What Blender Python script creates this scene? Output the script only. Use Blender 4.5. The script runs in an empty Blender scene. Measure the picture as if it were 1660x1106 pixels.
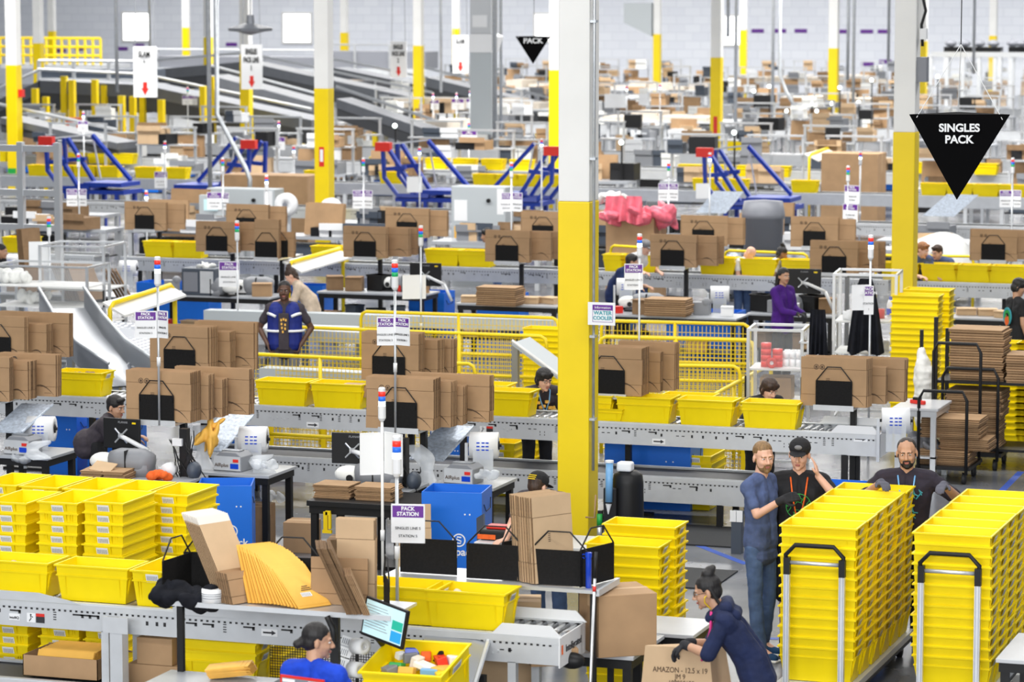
import bpy, math, random
from mathutils import Vector, Matrix, Euler
random.seed(7)
SC = bpy.context.scene
COL = SC.collection
V = Vector
PI = math.pi

# ---------------------------------------------------------------- camera, light, exposure
FPX, PIT, YAW = 5010.74, 0.1133, 0.3318
CAM = V((9.025, -28.15, 5.5))
cd = bpy.data.cameras.new('camera'); cam = bpy.data.objects.new('camera', cd); COL.objects.link(cam)
cam.location = CAM; cam.rotation_euler = (PI/2 - PIT, 0, YAW)
cd.sensor_width = 36; cd.lens = FPX*36/1660; cd.clip_end = 600
cd.dof.use_dof = True; cd.dof.focus_distance = 27; cd.dof.aperture_fstop = 3.4
SC.camera = cam
SC.view_settings.view_transform = 'Standard'; SC.view_settings.look = 'None'
SC.view_settings.gamma = 1; SC.view_settings.use_curve_mapping = False
SC.view_settings.exposure = 0.5
w = bpy.data.worlds.new('world'); SC.world = w; w.use_nodes = True
w.node_tree.nodes['Background'].inputs[0].default_value = (0.86, 0.92, 1.0, 1)
w.node_tree.nodes['Background'].inputs[1].default_value = 0.19
def lamp(x, y, z, sx, sy, power, col=(1, .98, .95), rx=0, rz=0):
    l = bpy.data.lights.new('bay_or_fill_light', 'AREA'); l.shape = 'RECTANGLE'; l.size = sx; l.size_y = sy
    l.energy = power; l.color = col
    o = bpy.data.objects.new('bay_or_fill_light', l); COL.objects.link(o); o.location = (x, y, z); o.rotation_euler = (rx, 0, rz)
# rows of warehouse lamps under the roof
for (y, x, p) in ((-20, 4, 2600), (-8, 0, 2000), (4, -3, 2600), (20, -9, 5200), (40, -14, 8000), (64, -20, 11000), (92, -28, 13000), (118, -34, 11500)):
    lamp(x, y, 10.5, 26 + max(0, y)*.4, 2.2, p*(.50 + max(0, y)*.0022))

lamp(8, -42, 9, 44, 6, 6500, (.96, .98, 1), rx=math.radians(62))   # added fill light behind the camera, no known source, brightens surfaces facing it
def gz(px, py, z=0.0):
    """the place on the level z (metres above the floor) where a thing stands"""
    r = _ray(px, py); t = (z - CAM.z)/r.z; return CAM + r*t
def gy(px, py, Y):
    """the place on the upright plane at depth Y of the hall"""
    r = _ray(px, py); t = (Y - CAM.y)/r.y; return CAM + r*t
def _ray(px, py):
    a = (px - 830)/FPX; b = -(py - 553)/FPX
    cy = math.cos(PIT) + b*math.sin(PIT); cz = -math.sin(PIT) + b*math.cos(PIT)
    c, s = math.cos(YAW), math.sin(YAW)
    return V((a*c - cy*s, a*s + cy*c, cz))

# ---------------------------------------------------------------- materials
M = {}
def mat(name, rgb, rough=.5, metal=0, vary=0, scale=8, bump=0, emit=None, es=1, alpha=None, trans=0, spec=None, stretch=None):
    m = bpy.data.materials.new(name); m.use_nodes = True; nt = m.node_tree; b = nt.nodes['Principled BSDF']
    b.inputs['Base Color'].default_value = (*rgb, 1); b.inputs['Roughness'].default_value = rough
    b.inputs['Metallic'].default_value = metal
    if spec is not None: b.inputs['Specular IOR Level'].default_value = spec
    if trans: b.inputs['Transmission Weight'].default_value = trans
    if alpha is not None: b.inputs['Alpha'].default_value = alpha
    if emit: b.inputs['Emission Color'].default_value = (*emit, 1); b.inputs['Emission Strength'].default_value = es
    if vary or bump:
        tc = nt.nodes.new('ShaderNodeTexCoord'); n = nt.nodes.new('ShaderNodeTexNoise')
        n.inputs['Scale'].default_value = scale; n.inputs['Detail'].default_value = 4
        if stretch:
            mp = nt.nodes.new('ShaderNodeMapping'); mp.inputs['Scale'].default_value = stretch
            nt.links.new(tc.outputs['Object'], mp.inputs[0]); nt.links.new(mp.outputs[0], n.inputs['Vector'])
        else: nt.links.new(tc.outputs['Object'], n.inputs['Vector'])
        if vary:
            r = nt.nodes.new('ShaderNodeValToRGB'); e = r.color_ramp.elements
            e[0].position = .3; e[1].position = .7
            e[0].color = (*[c*(1 - vary) for c in rgb], 1); e[1].color = (*[min(1, c*(1 + vary*.5)) for c in rgb], 1)
            nt.links.new(n.outputs['Fac'], r.inputs[0]); nt.links.new(r.outputs[0], b.inputs['Base Color'])
        if bump:
            bp = nt.nodes.new('ShaderNodeBump'); bp.inputs['Strength'].default_value = bump; bp.inputs['Distance'].default_value = .01
            nt.links.new(n.outputs['Fac'], bp.inputs['Height']); nt.links.new(bp.outputs[0], b.inputs['Normal'])
    M[name] = m; return m
mat('yellow_plastic', (.93, .715, .0), .45, vary=.07, scale=3, spec=.3)
mat('yellow_paint', (.90, .66, .0), .42, vary=.05, scale=2)
mat('white_paint', (.82, .82, .80), .55, vary=.05, scale=1.5, bump=.05)
mat('wall_paint', (.78, .82, .92), .8, vary=.08, scale=.35, bump=.2)
mat('window_glow', (1, 1, 1), .5, emit=(1, 1, 1), es=2.2)
mat('grey_metal', (.62, .64, .66), .4, .2, vary=.07, scale=6)
mat('zinc', (.60, .63, .66), .35, .6, vary=.12, scale=14)
mat('bench_white', (.56, .57, .59), .35, vary=.06, scale=4)
mat('mid_grey', (.15, .16, .18), .4, .3, vary=.1, scale=3)
mat('alu', (.66, .68, .70), .32, .6)
mat('steel', (.42, .44, .47), .3, .8)
mat('roller', (.62, .63, .64), .25, .75)
mat('dark_slot', (.02, .02, .022), .6)
mat('black_metal', (.012, .012, .013), .45, spec=.3)
mat('black_plate', (.010, .0095, .0095), .75, vary=.3, scale=60, spec=.2)
mat('black_cloth', (.010, .011, .016), .85, vary=.4, scale=9, bump=.5, spec=.2)
mat('card', (.44, .275, .145), .85, vary=.10, scale=5)
mat('card_pale', (.60, .42, .25), .85, vary=.08, scale=5)
mat('card_dark', (.27, .165, .085), .9, vary=.15, scale=9)
mat('card_edge', (.17, .098, .047), .95, vary=.35, scale=60)
mat('card_white', (.80, .74, .66), .85)
mat('print_brown', (.10, .06, .035), .8)
mat('ink', (.03, .03, .035), .7)
mat('envelope', (.90, .50, .08), .6, vary=.08, scale=9)
mat('envelope_edge', (.55, .27, .03), .8)
mat('paper', (.86, .87, .88), .6)
mat('barcode', (.30, .31, .33), .6)
mat('purple', (.13, .02, .28), .5)
mat('teal_ink', (.05, .35, .42), .5)
mat('sign_black', (.004, .004, .0045), .9, spec=.05)
mat('red', (.72, .03, .02), .4)
mat('red_glow', (.8, .03, .02), .3, emit=(.9, .05, .03), es=.25)
mat('blue_glow', (.02, .12, .65), .3, emit=(.02, .2, .8), es=.25)
mat('green_glow', (.02, .35, .12), .3, emit=(.0, .4, .12), es=.2)
mat('lit_lamp', (1, 1, 1), .3, emit=(.85, 1, .97), es=2.5)
mat('blue_box', (.004, .16, .72), .42, vary=.06, scale=3)
mat('tipper_blue', (.005, .035, .32), .38)
mat('vest_blue', (.004, .016, .19), .7, vary=.15, scale=20)
mat('film', (.80, .84, .88), .22, alpha=.42)
mat('clear_plastic', (.85, .88, .90), .12, alpha=.09)
mat('white_plastic', (.80, .81, .82), .4)
mat('grey_plastic', (.22, .23, .26), .45)
mat('machine_grey', (.24, .25, .27), .45)
mat('machine_dark', (.06, .075, .10), .45)
mat('cabinet', (.48, .52, .54), .5)
mat('belt', (.055, .058, .065), .55)
mat('rubber', (.02, .02, .022), .6)
mat('table_top', (.40, .42, .45), .3)
mat('mesh_wire', (.85, .60, .0), .45)
mat('pink_film', (.85, .16, .22), .3, vary=.25, scale=6, bump=.6)
mat('white_foam', (.88, .88, .84), .5, vary=.05, scale=9, bump=.3)
mat('bubble', (.55, .62, .72), .3, .2, vary=.3, scale=30, bump=.6)
mat('orange', (.85, .13, .01), .7, vary=.2, scale=20, bump=.4)
mat('blue_plastic', (.01, .06, .55), .2)
mat('cyan_plastic', (.18, .42, .72), .3)
mat('tape_blue', (.04, .10, .45), .5)
mat('mat_rubber', (.03, .032, .036), .7, vary=.3, scale=120, bump=.3)
mat('green_plastic', (.02, .35, .06), .4)
mat('screen_pale', (.45, .62, .66), .3, emit=(.50, .72, .76), es=.35)
mat('screen_green', (.02, .32, .22), .3, emit=(.02, .40, .28), es=.4)
mat('screen_blue', (.02, .25, .55), .3, emit=(.03, .33, .62), es=.4)
mat('board_wood', (.62, .55, .46), .8, vary=.12, scale=6)

# polished concrete
def floor_mat():
    m = bpy.data.materials.new('concrete'); m.use_nodes = True; nt = m.node_tree; b = nt.nodes['Principled BSDF']
    tc = nt.nodes.new('ShaderNodeTexCoord'); n = nt.nodes.new('ShaderNodeTexNoise'); n.inputs['Scale'].default_value = .9; n.inputs['Detail'].default_value = 8
    r = nt.nodes.new('ShaderNodeValToRGB'); r.color_ramp.elements[0].color = (.10, .108, .128, 1); r.color_ramp.elements[1].color = (.19, .20, .225, 1)
    r.color_ramp.elements[0].position = .3; r.color_ramp.elements[1].position = .72
    nt.links.new(tc.outputs['Object'], n.inputs['Vector']); nt.links.new(n.outputs['Fac'], r.inputs[0]); nt.links.new(r.outputs[0], b.inputs['Base Color'])
    r2 = nt.nodes.new('ShaderNodeMapRange'); r2.inputs[3].default_value = .16; r2.inputs[4].default_value = .34
    nt.links.new(n.outputs['Fac'], r2.inputs[0]); nt.links.new(r2.outputs[0], b.inputs['Roughness'])
    M['concrete'] = m
floor_mat()
# painted block wall
def wall_mat():
    m = M['wall_paint']; nt = m.node_tree; b = nt.nodes['Principled BSDF']
    tc = nt.nodes.new('ShaderNodeTexCoord'); mp = nt.nodes.new('ShaderNodeMapping'); mp.inputs['Rotation'].default_value = (PI/2, 0, 0)
    br = nt.nodes.new('ShaderNodeTexBrick'); br.inputs['Scale'].default_value = .55; br.inputs['Color1'].default_value = (.77, .80, .87, 1); br.inputs['Color2'].default_value = (.82, .85, .91, 1)
    br.inputs['Mortar'].default_value = (.71, .74, .81, 1); br.inputs['Mortar Size'].default_value = .012
    nt.links.new(tc.outputs['Object'], mp.inputs[0]); nt.links.new(mp.outputs[0], br.inputs[0]); nt.links.new(br.outputs[0], b.inputs['Base Color'])
wall_mat()

# ---------------------------------------------------------------- mesh collector
class MB:
    def __init__(s): s.v = []; s.f = []; s.mi = []; s.T = None
    def add(s, vs, fs, m=0):
        o = len(s.v)
        if s.T is not None: vs = [s.T @ V(p) for p in vs]
        s.v += [tuple(p) for p in vs]; s.f += [tuple(i + o for i in f) for f in fs]; s.mi += [m]*len(fs); return s
    def bb(s, x0, x1, y0, y1, z0, z1, m=0, R=None):
        vs = [V((x, y, z)) for z in (z0, z1) for y in (y0, y1) for x in (x0, x1)]
        if R is not None:
            c = V(((x0+x1)/2, (y0+y1)/2, (z0+z1)/2)); vs = [R @ (p - c) + c for p in vs]
        return s.add(vs, [(0, 2, 3, 1), (4, 5, 7, 6), (0, 1, 5, 4), (2, 6, 7, 3), (0, 4, 6, 2), (1, 3, 7, 5)], m)
    def box(s, c, d, m=0, R=None):
        return s.bb(c[0]-d[0]/2, c[0]+d[0]/2, c[1]-d[1]/2, c[1]+d[1]/2, c[2]-d[2]/2, c[2]+d[2]/2, m, R)
    def cyl(s, a, b, r, r2=None, n=12, m=0):
        a, b = V(a), V(b); r2 = r if r2 is None else r2; d = (b - a).normalized()
        u = d.orthogonal().normalized(); w_ = d.cross(u); vs = []
        for c, q in ((a, r), (b, r2)):
            vs += [c + (u*math.cos(2*PI*i/n) + w_*math.sin(2*PI*i/n))*q for i in range(n)]
        fs = [(i, (i+1) % n, n + (i+1) % n, n + i) for i in range(n)] + [tuple(range(n))[::-1], tuple(range(n, 2*n))]
        return s.add(vs, fs, m)
    def ring(s, a, b, r, ri, n=20, m=0):
        """hollow drum"""
        a, b = V(a), V(b); d = (b - a).normalized(); u = d.orthogonal().normalized(); w_ = d.cross(u); vs = []
        for c, q in ((a, r), (b, r), (b, ri), (a, ri)):
            vs += [c + (u*math.cos(2*PI*i/n) + w_*math.sin(2*PI*i/n))*q for i in range(n)]
        fs = [(k*n + i, k*n + (i+1) % n, ((k+1) % 4)*n + (i+1) % n, ((k+1) % 4)*n + i) for k in range(4) for i in range(n)]
        return s.add(vs, fs, m)
    def tube(s, pts, r, n=8, m=0):
        pts = [V(p) for p in pts]; vs = []; k = len(pts); u = None
        for i, p in enumerate(pts):
            d = (pts[min(i+1, k-1)] - pts[max(i-1, 0)])
            d = d.normalized() if d.length > 1e-9 else V((0, 0, 1))
            u = d.orthogonal().normalized() if u is None else (u - d*u.dot(d)).normalized()
            w_ = d.cross(u); q = r[i] if isinstance(r, (list, tuple)) else r
            vs += [p + (u*math.cos(2*PI*j/n) + w_*math.sin(2*PI*j/n))*q for j in range(n)]
        fs = [(i*n + j, i*n + (j+1) % n, (i+1)*n + (j+1) % n, (i+1)*n + j) for i in range(k-1) for j in range(n)]
        fs += [tuple(range(n))[::-1], tuple(range((k-1)*n, k*n))]
        return s.add(vs, fs, m)
    def cap(s, a, b, r, r2=None, n=12, m=0, sq=None):
        """capsule; sq = (axis vector, factor) flattens it"""
        a, b = V(a), V(b); r2 = r if r2 is None else r2; d = (b - a); d = d.normalized() if d.length > 1e-6 else V((0, 0, 1))
        pts = []; rs = []
        for t in (-.97, -.8, -.45, 0): pts.append(a + d*r*t); rs.append(r*math.sqrt(1 - t*t))
        for t in (0, .45, .8, .97): pts.append(b + d*r2*t); rs.append(r2*math.sqrt(1 - t*t))
        return s.tube(pts, rs, n, m)
    def ell(s, c, r, R=None, n=14, k=9, m=0):
        c = V(c); vs = []; fs = []
        for i in range(k + 1):
            th = PI*i/k
            for j in range(n):
                p = V((r[0]*math.sin(th)*math.cos(2*PI*j/n), r[1]*math.sin(th)*math.sin(2*PI*j/n), r[2]*math.cos(th)))
                vs.append(c + (R @ p if R is not None else p))
        fs = [(i*n + j, (i+1)*n + j, (i+1)*n + (j+1) % n, i*n + (j+1) % n) for i in range(k) for j in range(n)]
        return s.add(vs, fs, m)
    def lathe(s, prof, c=(0, 0, 0), n=20, m=0):
        vs = [(c[0] + r*math.cos(2*PI*j/n), c[1] + r*math.sin(2*PI*j/n), c[2] + z) for r, z in prof for j in range(n)]
        fs = [(i*n + j, i*n + (j+1) % n, (i+1)*n + (j+1) % n, (i+1)*n + j) for i in range(len(prof)-1) for j in range(n)]
        return s.add(vs, fs, m)
    def prism(s, poly, y0, y1, m=0):
        """outline in x,z swept from y0 to y1"""
        n = len(poly); vs = [(x, y0, z) for x, z in poly] + [(x, y1, z) for x, z in poly]
        fs = [tuple(range(n)), tuple(range(n, 2*n))[::-1]] + [(i, n + i, n + (i+1) % n, (i+1) % n) for i in range(n)]
        return s.add(vs, fs, m)
    def mesh(s, name, mats, smooth=False):
        me = bpy.data.meshes.new(name); me.from_pydata(s.v, [], s.f)
        mats = mats if isinstance(mats, (list, tuple)) else [mats]
        for q in mats: me.materials.append(M[q] if isinstance(q, str) else q)
        for p, i in zip(me.polygons, s.mi): p.material_index = i; p.use_smooth = smooth
        me.validate(); me.update(); return me
    def build(s, name, mats, parent=None, smooth=False, loc=None, rz=0, bevel=0):
        o = bpy.data.objects.new(name, s.mesh(name, mats, smooth)); COL.objects.link(o)
        if parent: o.parent = parent
        if loc is not None: o.location = loc
        if rz: o.rotation_euler = (0, 0, rz)
        if bevel:
            b = o.modifiers.new('bevel', 'BEVEL'); b.width = bevel; b.segments = 2; b.limit_method = 'ANGLE'
        return o
def tag(o, label=None, cat=None, group=None, kind=None):
    if label: o['label'] = label
    if cat: o['category'] = cat
    if group: o['group'] = group
    if kind: o['kind'] = kind
    return o
def thing(name, label, cat, loc=(0, 0, 0), rz=0, group=None):
    o = bpy.data.objects.new(name, None); COL.objects.link(o); o.location = loc; o.rotation_euler = (0, 0, rz)
    o.empty_display_size = .1
    return tag(o, label, cat, group)
def inst(src, loc, rz=0, label=None, cat=None, group=None, parent=None, rot=None, scale=None):
    """copy of a thing with copies of its parts and sub-parts"""
    def cp(o, par):
        c = o.copy(); COL.objects.link(c); c.parent = par
        for ch in o.children: cp(ch, c)
        return c
    c = cp(src, parent); c.location = loc; c.rotation_euler = rot if rot else (0, 0, rz)
    if scale: c.scale = scale
    return tag(c, label, cat, group)
def stash(o):
    """take a finished pattern out of the hall again once copies are made"""
    for ch in list(o.children): stash(ch)
    bpy.data.objects.remove(o)
def text(s, parent, loc, size, m='ink', rot=(PI/2, 0, 0), name='lettering', sx=1, align='CENTER', bold=0):
    c = bpy.data.curves.new(name, 'FONT'); c.body = s; c.size = size; c.align_x = align; c.align_y = 'CENTER'
    c.extrude = .0012; c.offset = bold; c.space_line = 1.0
    c.materials.append(M[m]); t = bpy.data.objects.new(name, c); me = bpy.data.meshes.new_from_object(t); bpy.data.objects.remove(t)
    o = bpy.data.objects.new(name, me); COL.objects.link(o)
    o.parent = parent; o.location = loc; o.rotation_euler = rot; o.scale = (sx, 1, 1); return o
ORD = ['lowest', 'second', 'third', 'fourth', 'fifth', 'sixth', 'seventh', 'eighth', 'ninth', 'tenth', 'eleventh', 'twelfth', 'thirteenth', 'fourteenth', 'fifteenth', 'sixteenth', 'seventeenth', 'eighteenth', 'nineteenth', 'twentieth', 'twenty-first', 'twenty-second', 'twenty-third', 'twenty-fourth']
ORF = ['first'] + ORD[1:] + ['twenty-' + t for t in ('fifth', 'sixth', 'seventh', 'eighth', 'ninth')] + ['thirtieth'] + ['thirty-' + t for t in ('first', 'second', 'third', 'fourth', 'fifth', 'sixth', 'seventh', 'eighth', 'ninth')] + ['fortieth'] + ['forty-' + t for t in ('first', 'second', 'third', 'fourth', 'fifth')]
def RZ(a): return Matrix.Rotation(a, 3, 'Z')
def RX(a): return Matrix.Rotation(a, 3, 'X')
def RY(a): return Matrix.Rotation(a, 3, 'Y')
# ---------------------------------------------------------------- the hall
MB().bb(-120, 40, -40, 135, -.2, 0).build('floor', 'concrete')['kind'] = 'structure'
wb = MB().bb(-120, 40, 133.5, 134, 0, 16).build('wall_back', 'wall_paint'); wb['kind'] = 'structure'
for i, (a, b, c, d) in enumerate(((200, 22, 241, 65), (460, 23, 503, 68), (868, 24, 893, 66), (1173, 27, 1200, 72))):
    p, q = gy(a, b, 133.4), gy(c, d, 133.4)
    o = thing('window_%d' % (i+1), None, None, (p.x, 133.4, q.z)); o['kind'] = 'structure'
    wd, h = q.x - p.x, p.z - q.z
    MB().bb(0, wd, .0, .06, 0, h).build('window_pane', 'window_glow', o)
    f = MB()
    for (x0, x1, z0, z1) in ((-.12, 0, -.12, h+.12), (wd, wd+.12, -.12, h+.12), (0, wd, -.12, 0), (0, wd, h, h+.12)): f.bb(x0, x1, -.04, .08, z0, z1)
    f.build('window_frame', 'white_paint', o)
# purple dock plates on the far wall
for i, (a, b) in enumerate(((1228, 50), (1264, 50), (1298, 50), (1367, 51), (1405, 51), (1433, 51), (1406, 104), (1435, 100), (98, 82), (130, 79), (198, 79), (225, 74), (375, 72))):
    p = gy(a, b, 133.46)
    o = MB().bb(-.17*2, .17*2, 0, .05, -.1, .1).build('dock_plate', 'purple', None, loc=p)
    tag(o, 'small purple dock plate on the far wall, %s from the left' % ORF[sorted((98, 130, 198, 225, 375, 1228, 1264, 1298, 1367, 1405, 1406, 1433, 1435)).index(a)], 'sign', 'purple plates on the far wall')
# blue floor tape
t = 0
for (a, b, c, d) in ((1090, 868, 1210, 915), (1620, 800, 1655, 765), (1102, 1032, 1262, 1036)):
    t += 1; p, q = gz(a, b), gz(c, d); dv = (q - p); n = dv.normalized().cross(V((0, 0, 1)))*.04
    o = MB().add([p-n, p+n, q+n, q-n, p-n+V((0, 0, .002)), p+n+V((0, 0, .002)), q+n+V((0, 0, .002)), q-n+V((0, 0, .002))], [(4, 7, 6, 5), (0, 1, 2, 3), (0, 4, 5, 1), (1, 5, 6, 2), (2, 6, 7, 3), (3, 7, 4, 0)]).build('trim_%d' % t, 'tape_blue'); o['kind'] = 'structure'

# columns on a 15.24 m grid, painted yellow to 3.49 m
G = 15.24
COLS = [(0, 0, 'large yellow and white steel column carrying the water cooler sign'), (0, 1, 'yellow and white column behind the black triangle sign, beside the tote stacks'),
        (-1, 2, 'yellow and white column with a red extinguisher mark, behind the blue tippers'), (-1, 3, 'yellow and white column half hidden behind the large near column'),
        (-1, 4, 'yellow and white column with an outlined red label, beside a bright wall window'), (-1, 5, 'yellow and white column among the far benches, before the sign triangle'),
        (-2, 3, 'yellow and white column at the left edge with a red box on its side'), (-2, 4, 'yellow column behind the hanging SINGLES PACK LINE sign'), (-2, 5, 'yellow column beside the inclined conveyors and a hanging white sign'),
        (-1, 6, 'far yellow column just behind the column of the triangle sign'), (-1, 7, 'far yellow column in front of the fenced machines'), (-2, 7, 'far yellow column with a grey duct box on it'),
        (-2, 8, 'far slim yellow column right of a bright wall window'), (-3, 5, 'far yellow column in front of the yellow guard rails, nearer of two'), (-4, 7, 'far yellow column in front of the yellow guard rails, farther of two'),
        (-4, 8, 'far slim yellow column above the dark conveyor bridge'), (-3, 6, 'far slim yellow column between the two bright square windows'), (-3, 7, 'far slim yellow column behind the inclined conveyors'), (-3, 8, 'far slim yellow column behind a hanging white sign')]
def near_col(x0, x1, y, m=.9): return any(x0 - .3 < G*i < x1 + .3 and abs(G*j - y) < m for i, j, _ in COLS)
for (i, j, lb) in COLS:
    r = thing('column', lb, 'column', (G*i, G*j, 0)); hw = .155
    top = 12
    MB().bb(-hw, hw, -hw, hw, 3.49, top).build('upper_shaft', 'white_paint', r, bevel=.012)
    MB().bb(-hw-.003, hw+.003, -hw-.003, hw+.003, 0, 3.49).build('yellow_wrap', 'yellow_paint', r, bevel=.012)
    MB().bb(-.24, .24, -.24, .24, 0, .025).build('base_plate', 'grey_metal', r)
    if (i, j) == (0, 0):
        c = MB(); c.cyl((hw+.03, -.1, .9), (hw+.03, -.1, 9), .014); c.build('conduit', 'zinc', r, True)
        c = MB()
        for z in (1.4, 2.2, 3.9, 5.2, 6.3): c.bb(hw, hw+.055, -.14, -.06, z-.012, z+.012)
        c.build('conduit_clamp', 'zinc', r)
    if (i, j) == (-1, 2):
        s = MB().bb(-.05, .06, -hw-.01, -hw-.003, 1.9, 2.3).build('extinguisher_mark', 'red', r)
        MB().bb(-.03, .04, -hw-.012, -hw-.0101, 2.0, 2.25).build('arrow_panel', 'paper', s)
    if (i, j) == (-2, 3):
        MB().bb(hw, hw+.12, -.08, .08, 2.65, 2.85).build('alarm_box', 'red', r)
        MB().bb(-.14, .1, -hw-.012, -hw-.003, .3, .75).build('exit_panel', 'green_plastic', r)
    if (i, j) == (-1, 4): MB().bb(-.05, .07, -hw-.012, -hw-.003, 1.2, 1.75).build('marked_label', 'red', r)
    if (i, j) == (0, 1):
        c = MB(); c.tube([(hw+.05, 0, 8), (hw+.05, 0, 5.4), (hw+.1, 0, 5.2), (hw+.04, 0, 5.0), (hw+.06, 0, 4.7)], .022); c.build('cable', 'black_metal', r, True)
        MB().bb(hw, hw+.14, -.1, .08, 4.2, 4.55).build('junction_box', 'grey_plastic', r)
        MB().bb(hw+.03, hw+.12, -.06, .06, 4.8, 4.95).build('sensor_box', 'white_plastic', r)
    if (i, j) == (-2, 7):
        MB().bb(-1.5, -.2, -.3, .3, 4.0, 4.9).prism([(-1.5, 4.0), (-.2, 4.0), (-.2, 3.4)], -.3, .3).build('duct_box', 'cabinet', r)

# water-cooler sign strapped to the near column
p = gy(975, 509, -.35)
r = thing('information_sign', 'white Information WATER COOLER sign standing out from the large yellow column', 'sign', p)
MB().bb(-.135, .135, 0, .01, -.108, .108).build('board', 'paper', r)
MB().bb(-.085, .11, -.003, 0, .035, .085).build('header_band', 'purple', r)
text('Information', r, (.013, -.005, .06), .034, 'paper')
text('WATER', r, (.013, -.005, .008), .052, 'teal_ink', bold=.001); text('COOLER', r, (.013, -.005, -.04), .048, 'teal_ink', bold=.001)
f = MB()
for (x0, x1, z0, z1) in ((-.088, -.085, -.075, .085), (.11, .113, -.075, .085), (-.088, .113, -.078, -.075)): f.bb(x0, x1, -.003, 0, z0, z1)
f.build('border_line', 'purple', r)
MB().bb(-.135, -.05, .01, .2, -.02, .02).build('bracket', 'zinc', r)

# hanging triangle signs: inverted three-sided pyramids on cords
def triangle(a, b, c, Y, label, txt, size):
    A, B, C = gy(*a, Y), gy(*b, Y), gy(*c, Y); w2 = (B - A).length/2; h = (A.z+B.z)/2 - C.z
    O = (A + B)/2
    r = thing('triangle_sign', label, 'hanging sign', O, rz=YAW*.9)
    D = V((0, w2*1.2, 0)); P = [V((-w2, 0, 0)), V((w2, 0, 0)), V((.05, w2*1.3, 0)), V((0, w2*.25, -h))]
    m = MB(); m.add(P, [(0, 1, 3)[::-1], (1, 2, 3)[::-1], (2, 0, 3)[::-1], (0, 1, 2)])
    m.build('panel', 'sign_black', r)
    tl = math.atan2(w2*.25, h)
    for k, s in enumerate(txt):
        z = -h*.16 - k*size*1.05
        text(s, r, (0, -.012 + (-z)*math.tan(tl)-.004, z), size, 'paper', rot=(PI/2 - tl, 0, 0), bold=.004*size/.12)
    top = V((w2*.05, w2*.4, h*.8))
    for q in (P[0]*.85 + V((0, 0, -.03)), P[1]*.85 + V((0, 0, -.05)), P[2]*.9):
        MB().tube([q, top], .004, 6).build('cord', 'paper', r)
    MB().tube([top, top + V((0, 0, 6))], .005, 6).build('hanging_wire', 'black_metal', r)
triangle((1475, 184), (1637, 187), (1562, 326), 1.0, 'large black triangular SINGLES PACK sign hanging on white cords', ('SINGLES', 'PACK'), .105)
triangle((837, 58), (891, 60), (864, 104), 34, 'small distant black triangle sign hanging in front of a bright window', ('PACK',), .16)

# white hanging line signs
def hang_sign(a, b, Y, label, lines, rz=.3):
    A, B = gy(*a, Y), gy(*b, Y); wd = (B.x - A.x)/math.cos(.05); h = A.z - B.z
    r = thing('hanging_sign', label, 'hanging sign', ((A.x+B.x)/2, Y, B.z), rz=.05)
    MB().bb(-wd/2, wd/2, 0, .03, 0, h).build('board', 'paper', r)
    for k, s in enumerate(lines): text(s, r, (0, -.04, h*.84 - k*h*.185), h*.165, 'sign_black', sx=.62 if len(s) < 7 else .46, bold=.006)
    ar = h*.14
    MB().prism([(-ar*.3, h*.3), (ar*.3, h*.3), (ar*.3, h*.18), (ar*.55, h*.18), (0, h*.04), (-ar*.55, h*.18), (-ar*.3, h*.18)], -.012, 0).build('arrow', 'red', r)
    for x in (-wd*.42, wd*.42): MB().tube([(x, .015, h), (x*.6, .015, h + 5)], .012, 5).build('hanging_wire', 'steel', r)
hang_sign((216, 75), (254, 158), 44, 'white hanging SLAM sign with a red down arrow', ('SLAM', '9'))
hang_sign((391, 72), (425, 145), 50, 'white hanging SINGLES PACK LINE sign beside the grey lamp', ('SINGLES', 'PACK LINE', '1'))
hang_sign((633, 67), (659, 126), 62, 'white hanging line sign left of the yellow column, red arrow', ('SINGLES', 'PACK LINE', '2'))
hang_sign((734, 57), (759, 119), 68, 'white hanging line sign next to the grey duct, red arrow', ('SLAM', '7'))

# things that come down from the roof
def strut(x, y1, Y, label, rad=.03, cat='conduit', pts=None, m='zinc', name='conduit'):
    p = gy(x, y1, Y); b = MB()
    if pts: b.tube([(p.x, Y, 11.5)] + [tuple(gy(u, v, Y)) for u, v in pts], rad, 8)
    else: b.tube([(p.x, Y, 11.5), (p.x, Y, p.z)], rad, 8)
    tag(b.build(name, m, None, True), label, cat)
strut(341, 330, 31, 'perforated grey steel strut dropping from the roof to a work bench', .05, name='steel_strut', cat='strut')
strut(352, 0, 31, 'bent grey conduit that drops, slants right and drops again', .05, pts=[(352, 185), (378, 235), (398, 272), (405, 290), (405, 330)])
strut(190, 150, 48, 'thin perforated strut left of the SLAM sign', .05, name='steel_strut', cat='strut')
strut(243, 75, 60, 'thin grey conduit above the SLAM sign', .04)
strut(715, 150, 66, 'thin dark cable drop beside a hanging sign', .05)
strut(812, 250, 60, 'thin conduit right of the grey duct', .05)
strut(802, 245, 56, 'thicker conduit dropping along the grey duct', .07)
for i, (x, y) in enumerate(((1180, 60), (1192, 200), (1252, 190), (1374, 130), (1382, 240), (1440, 100), (1578, 120))):
    strut(x, y, 60 + i*4, ['thin conduit touching the far column by the bright window', 'thin conduit just right of a bright wall window', 'thin grey conduit above a slanting brace', 'thin conduit right of a far yellow column',
        'long grey conduit reaching down to the far benches', 'short thin conduit in front of the white far wall', 'grey hanging rod behind the cords of the triangle sign'][i], .055)
strut(1264, 0, 66, 'grey conduit with a long slanting brace below it', .055, pts=[(1264, 120), (1275, 150), (1296, 185)])
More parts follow.
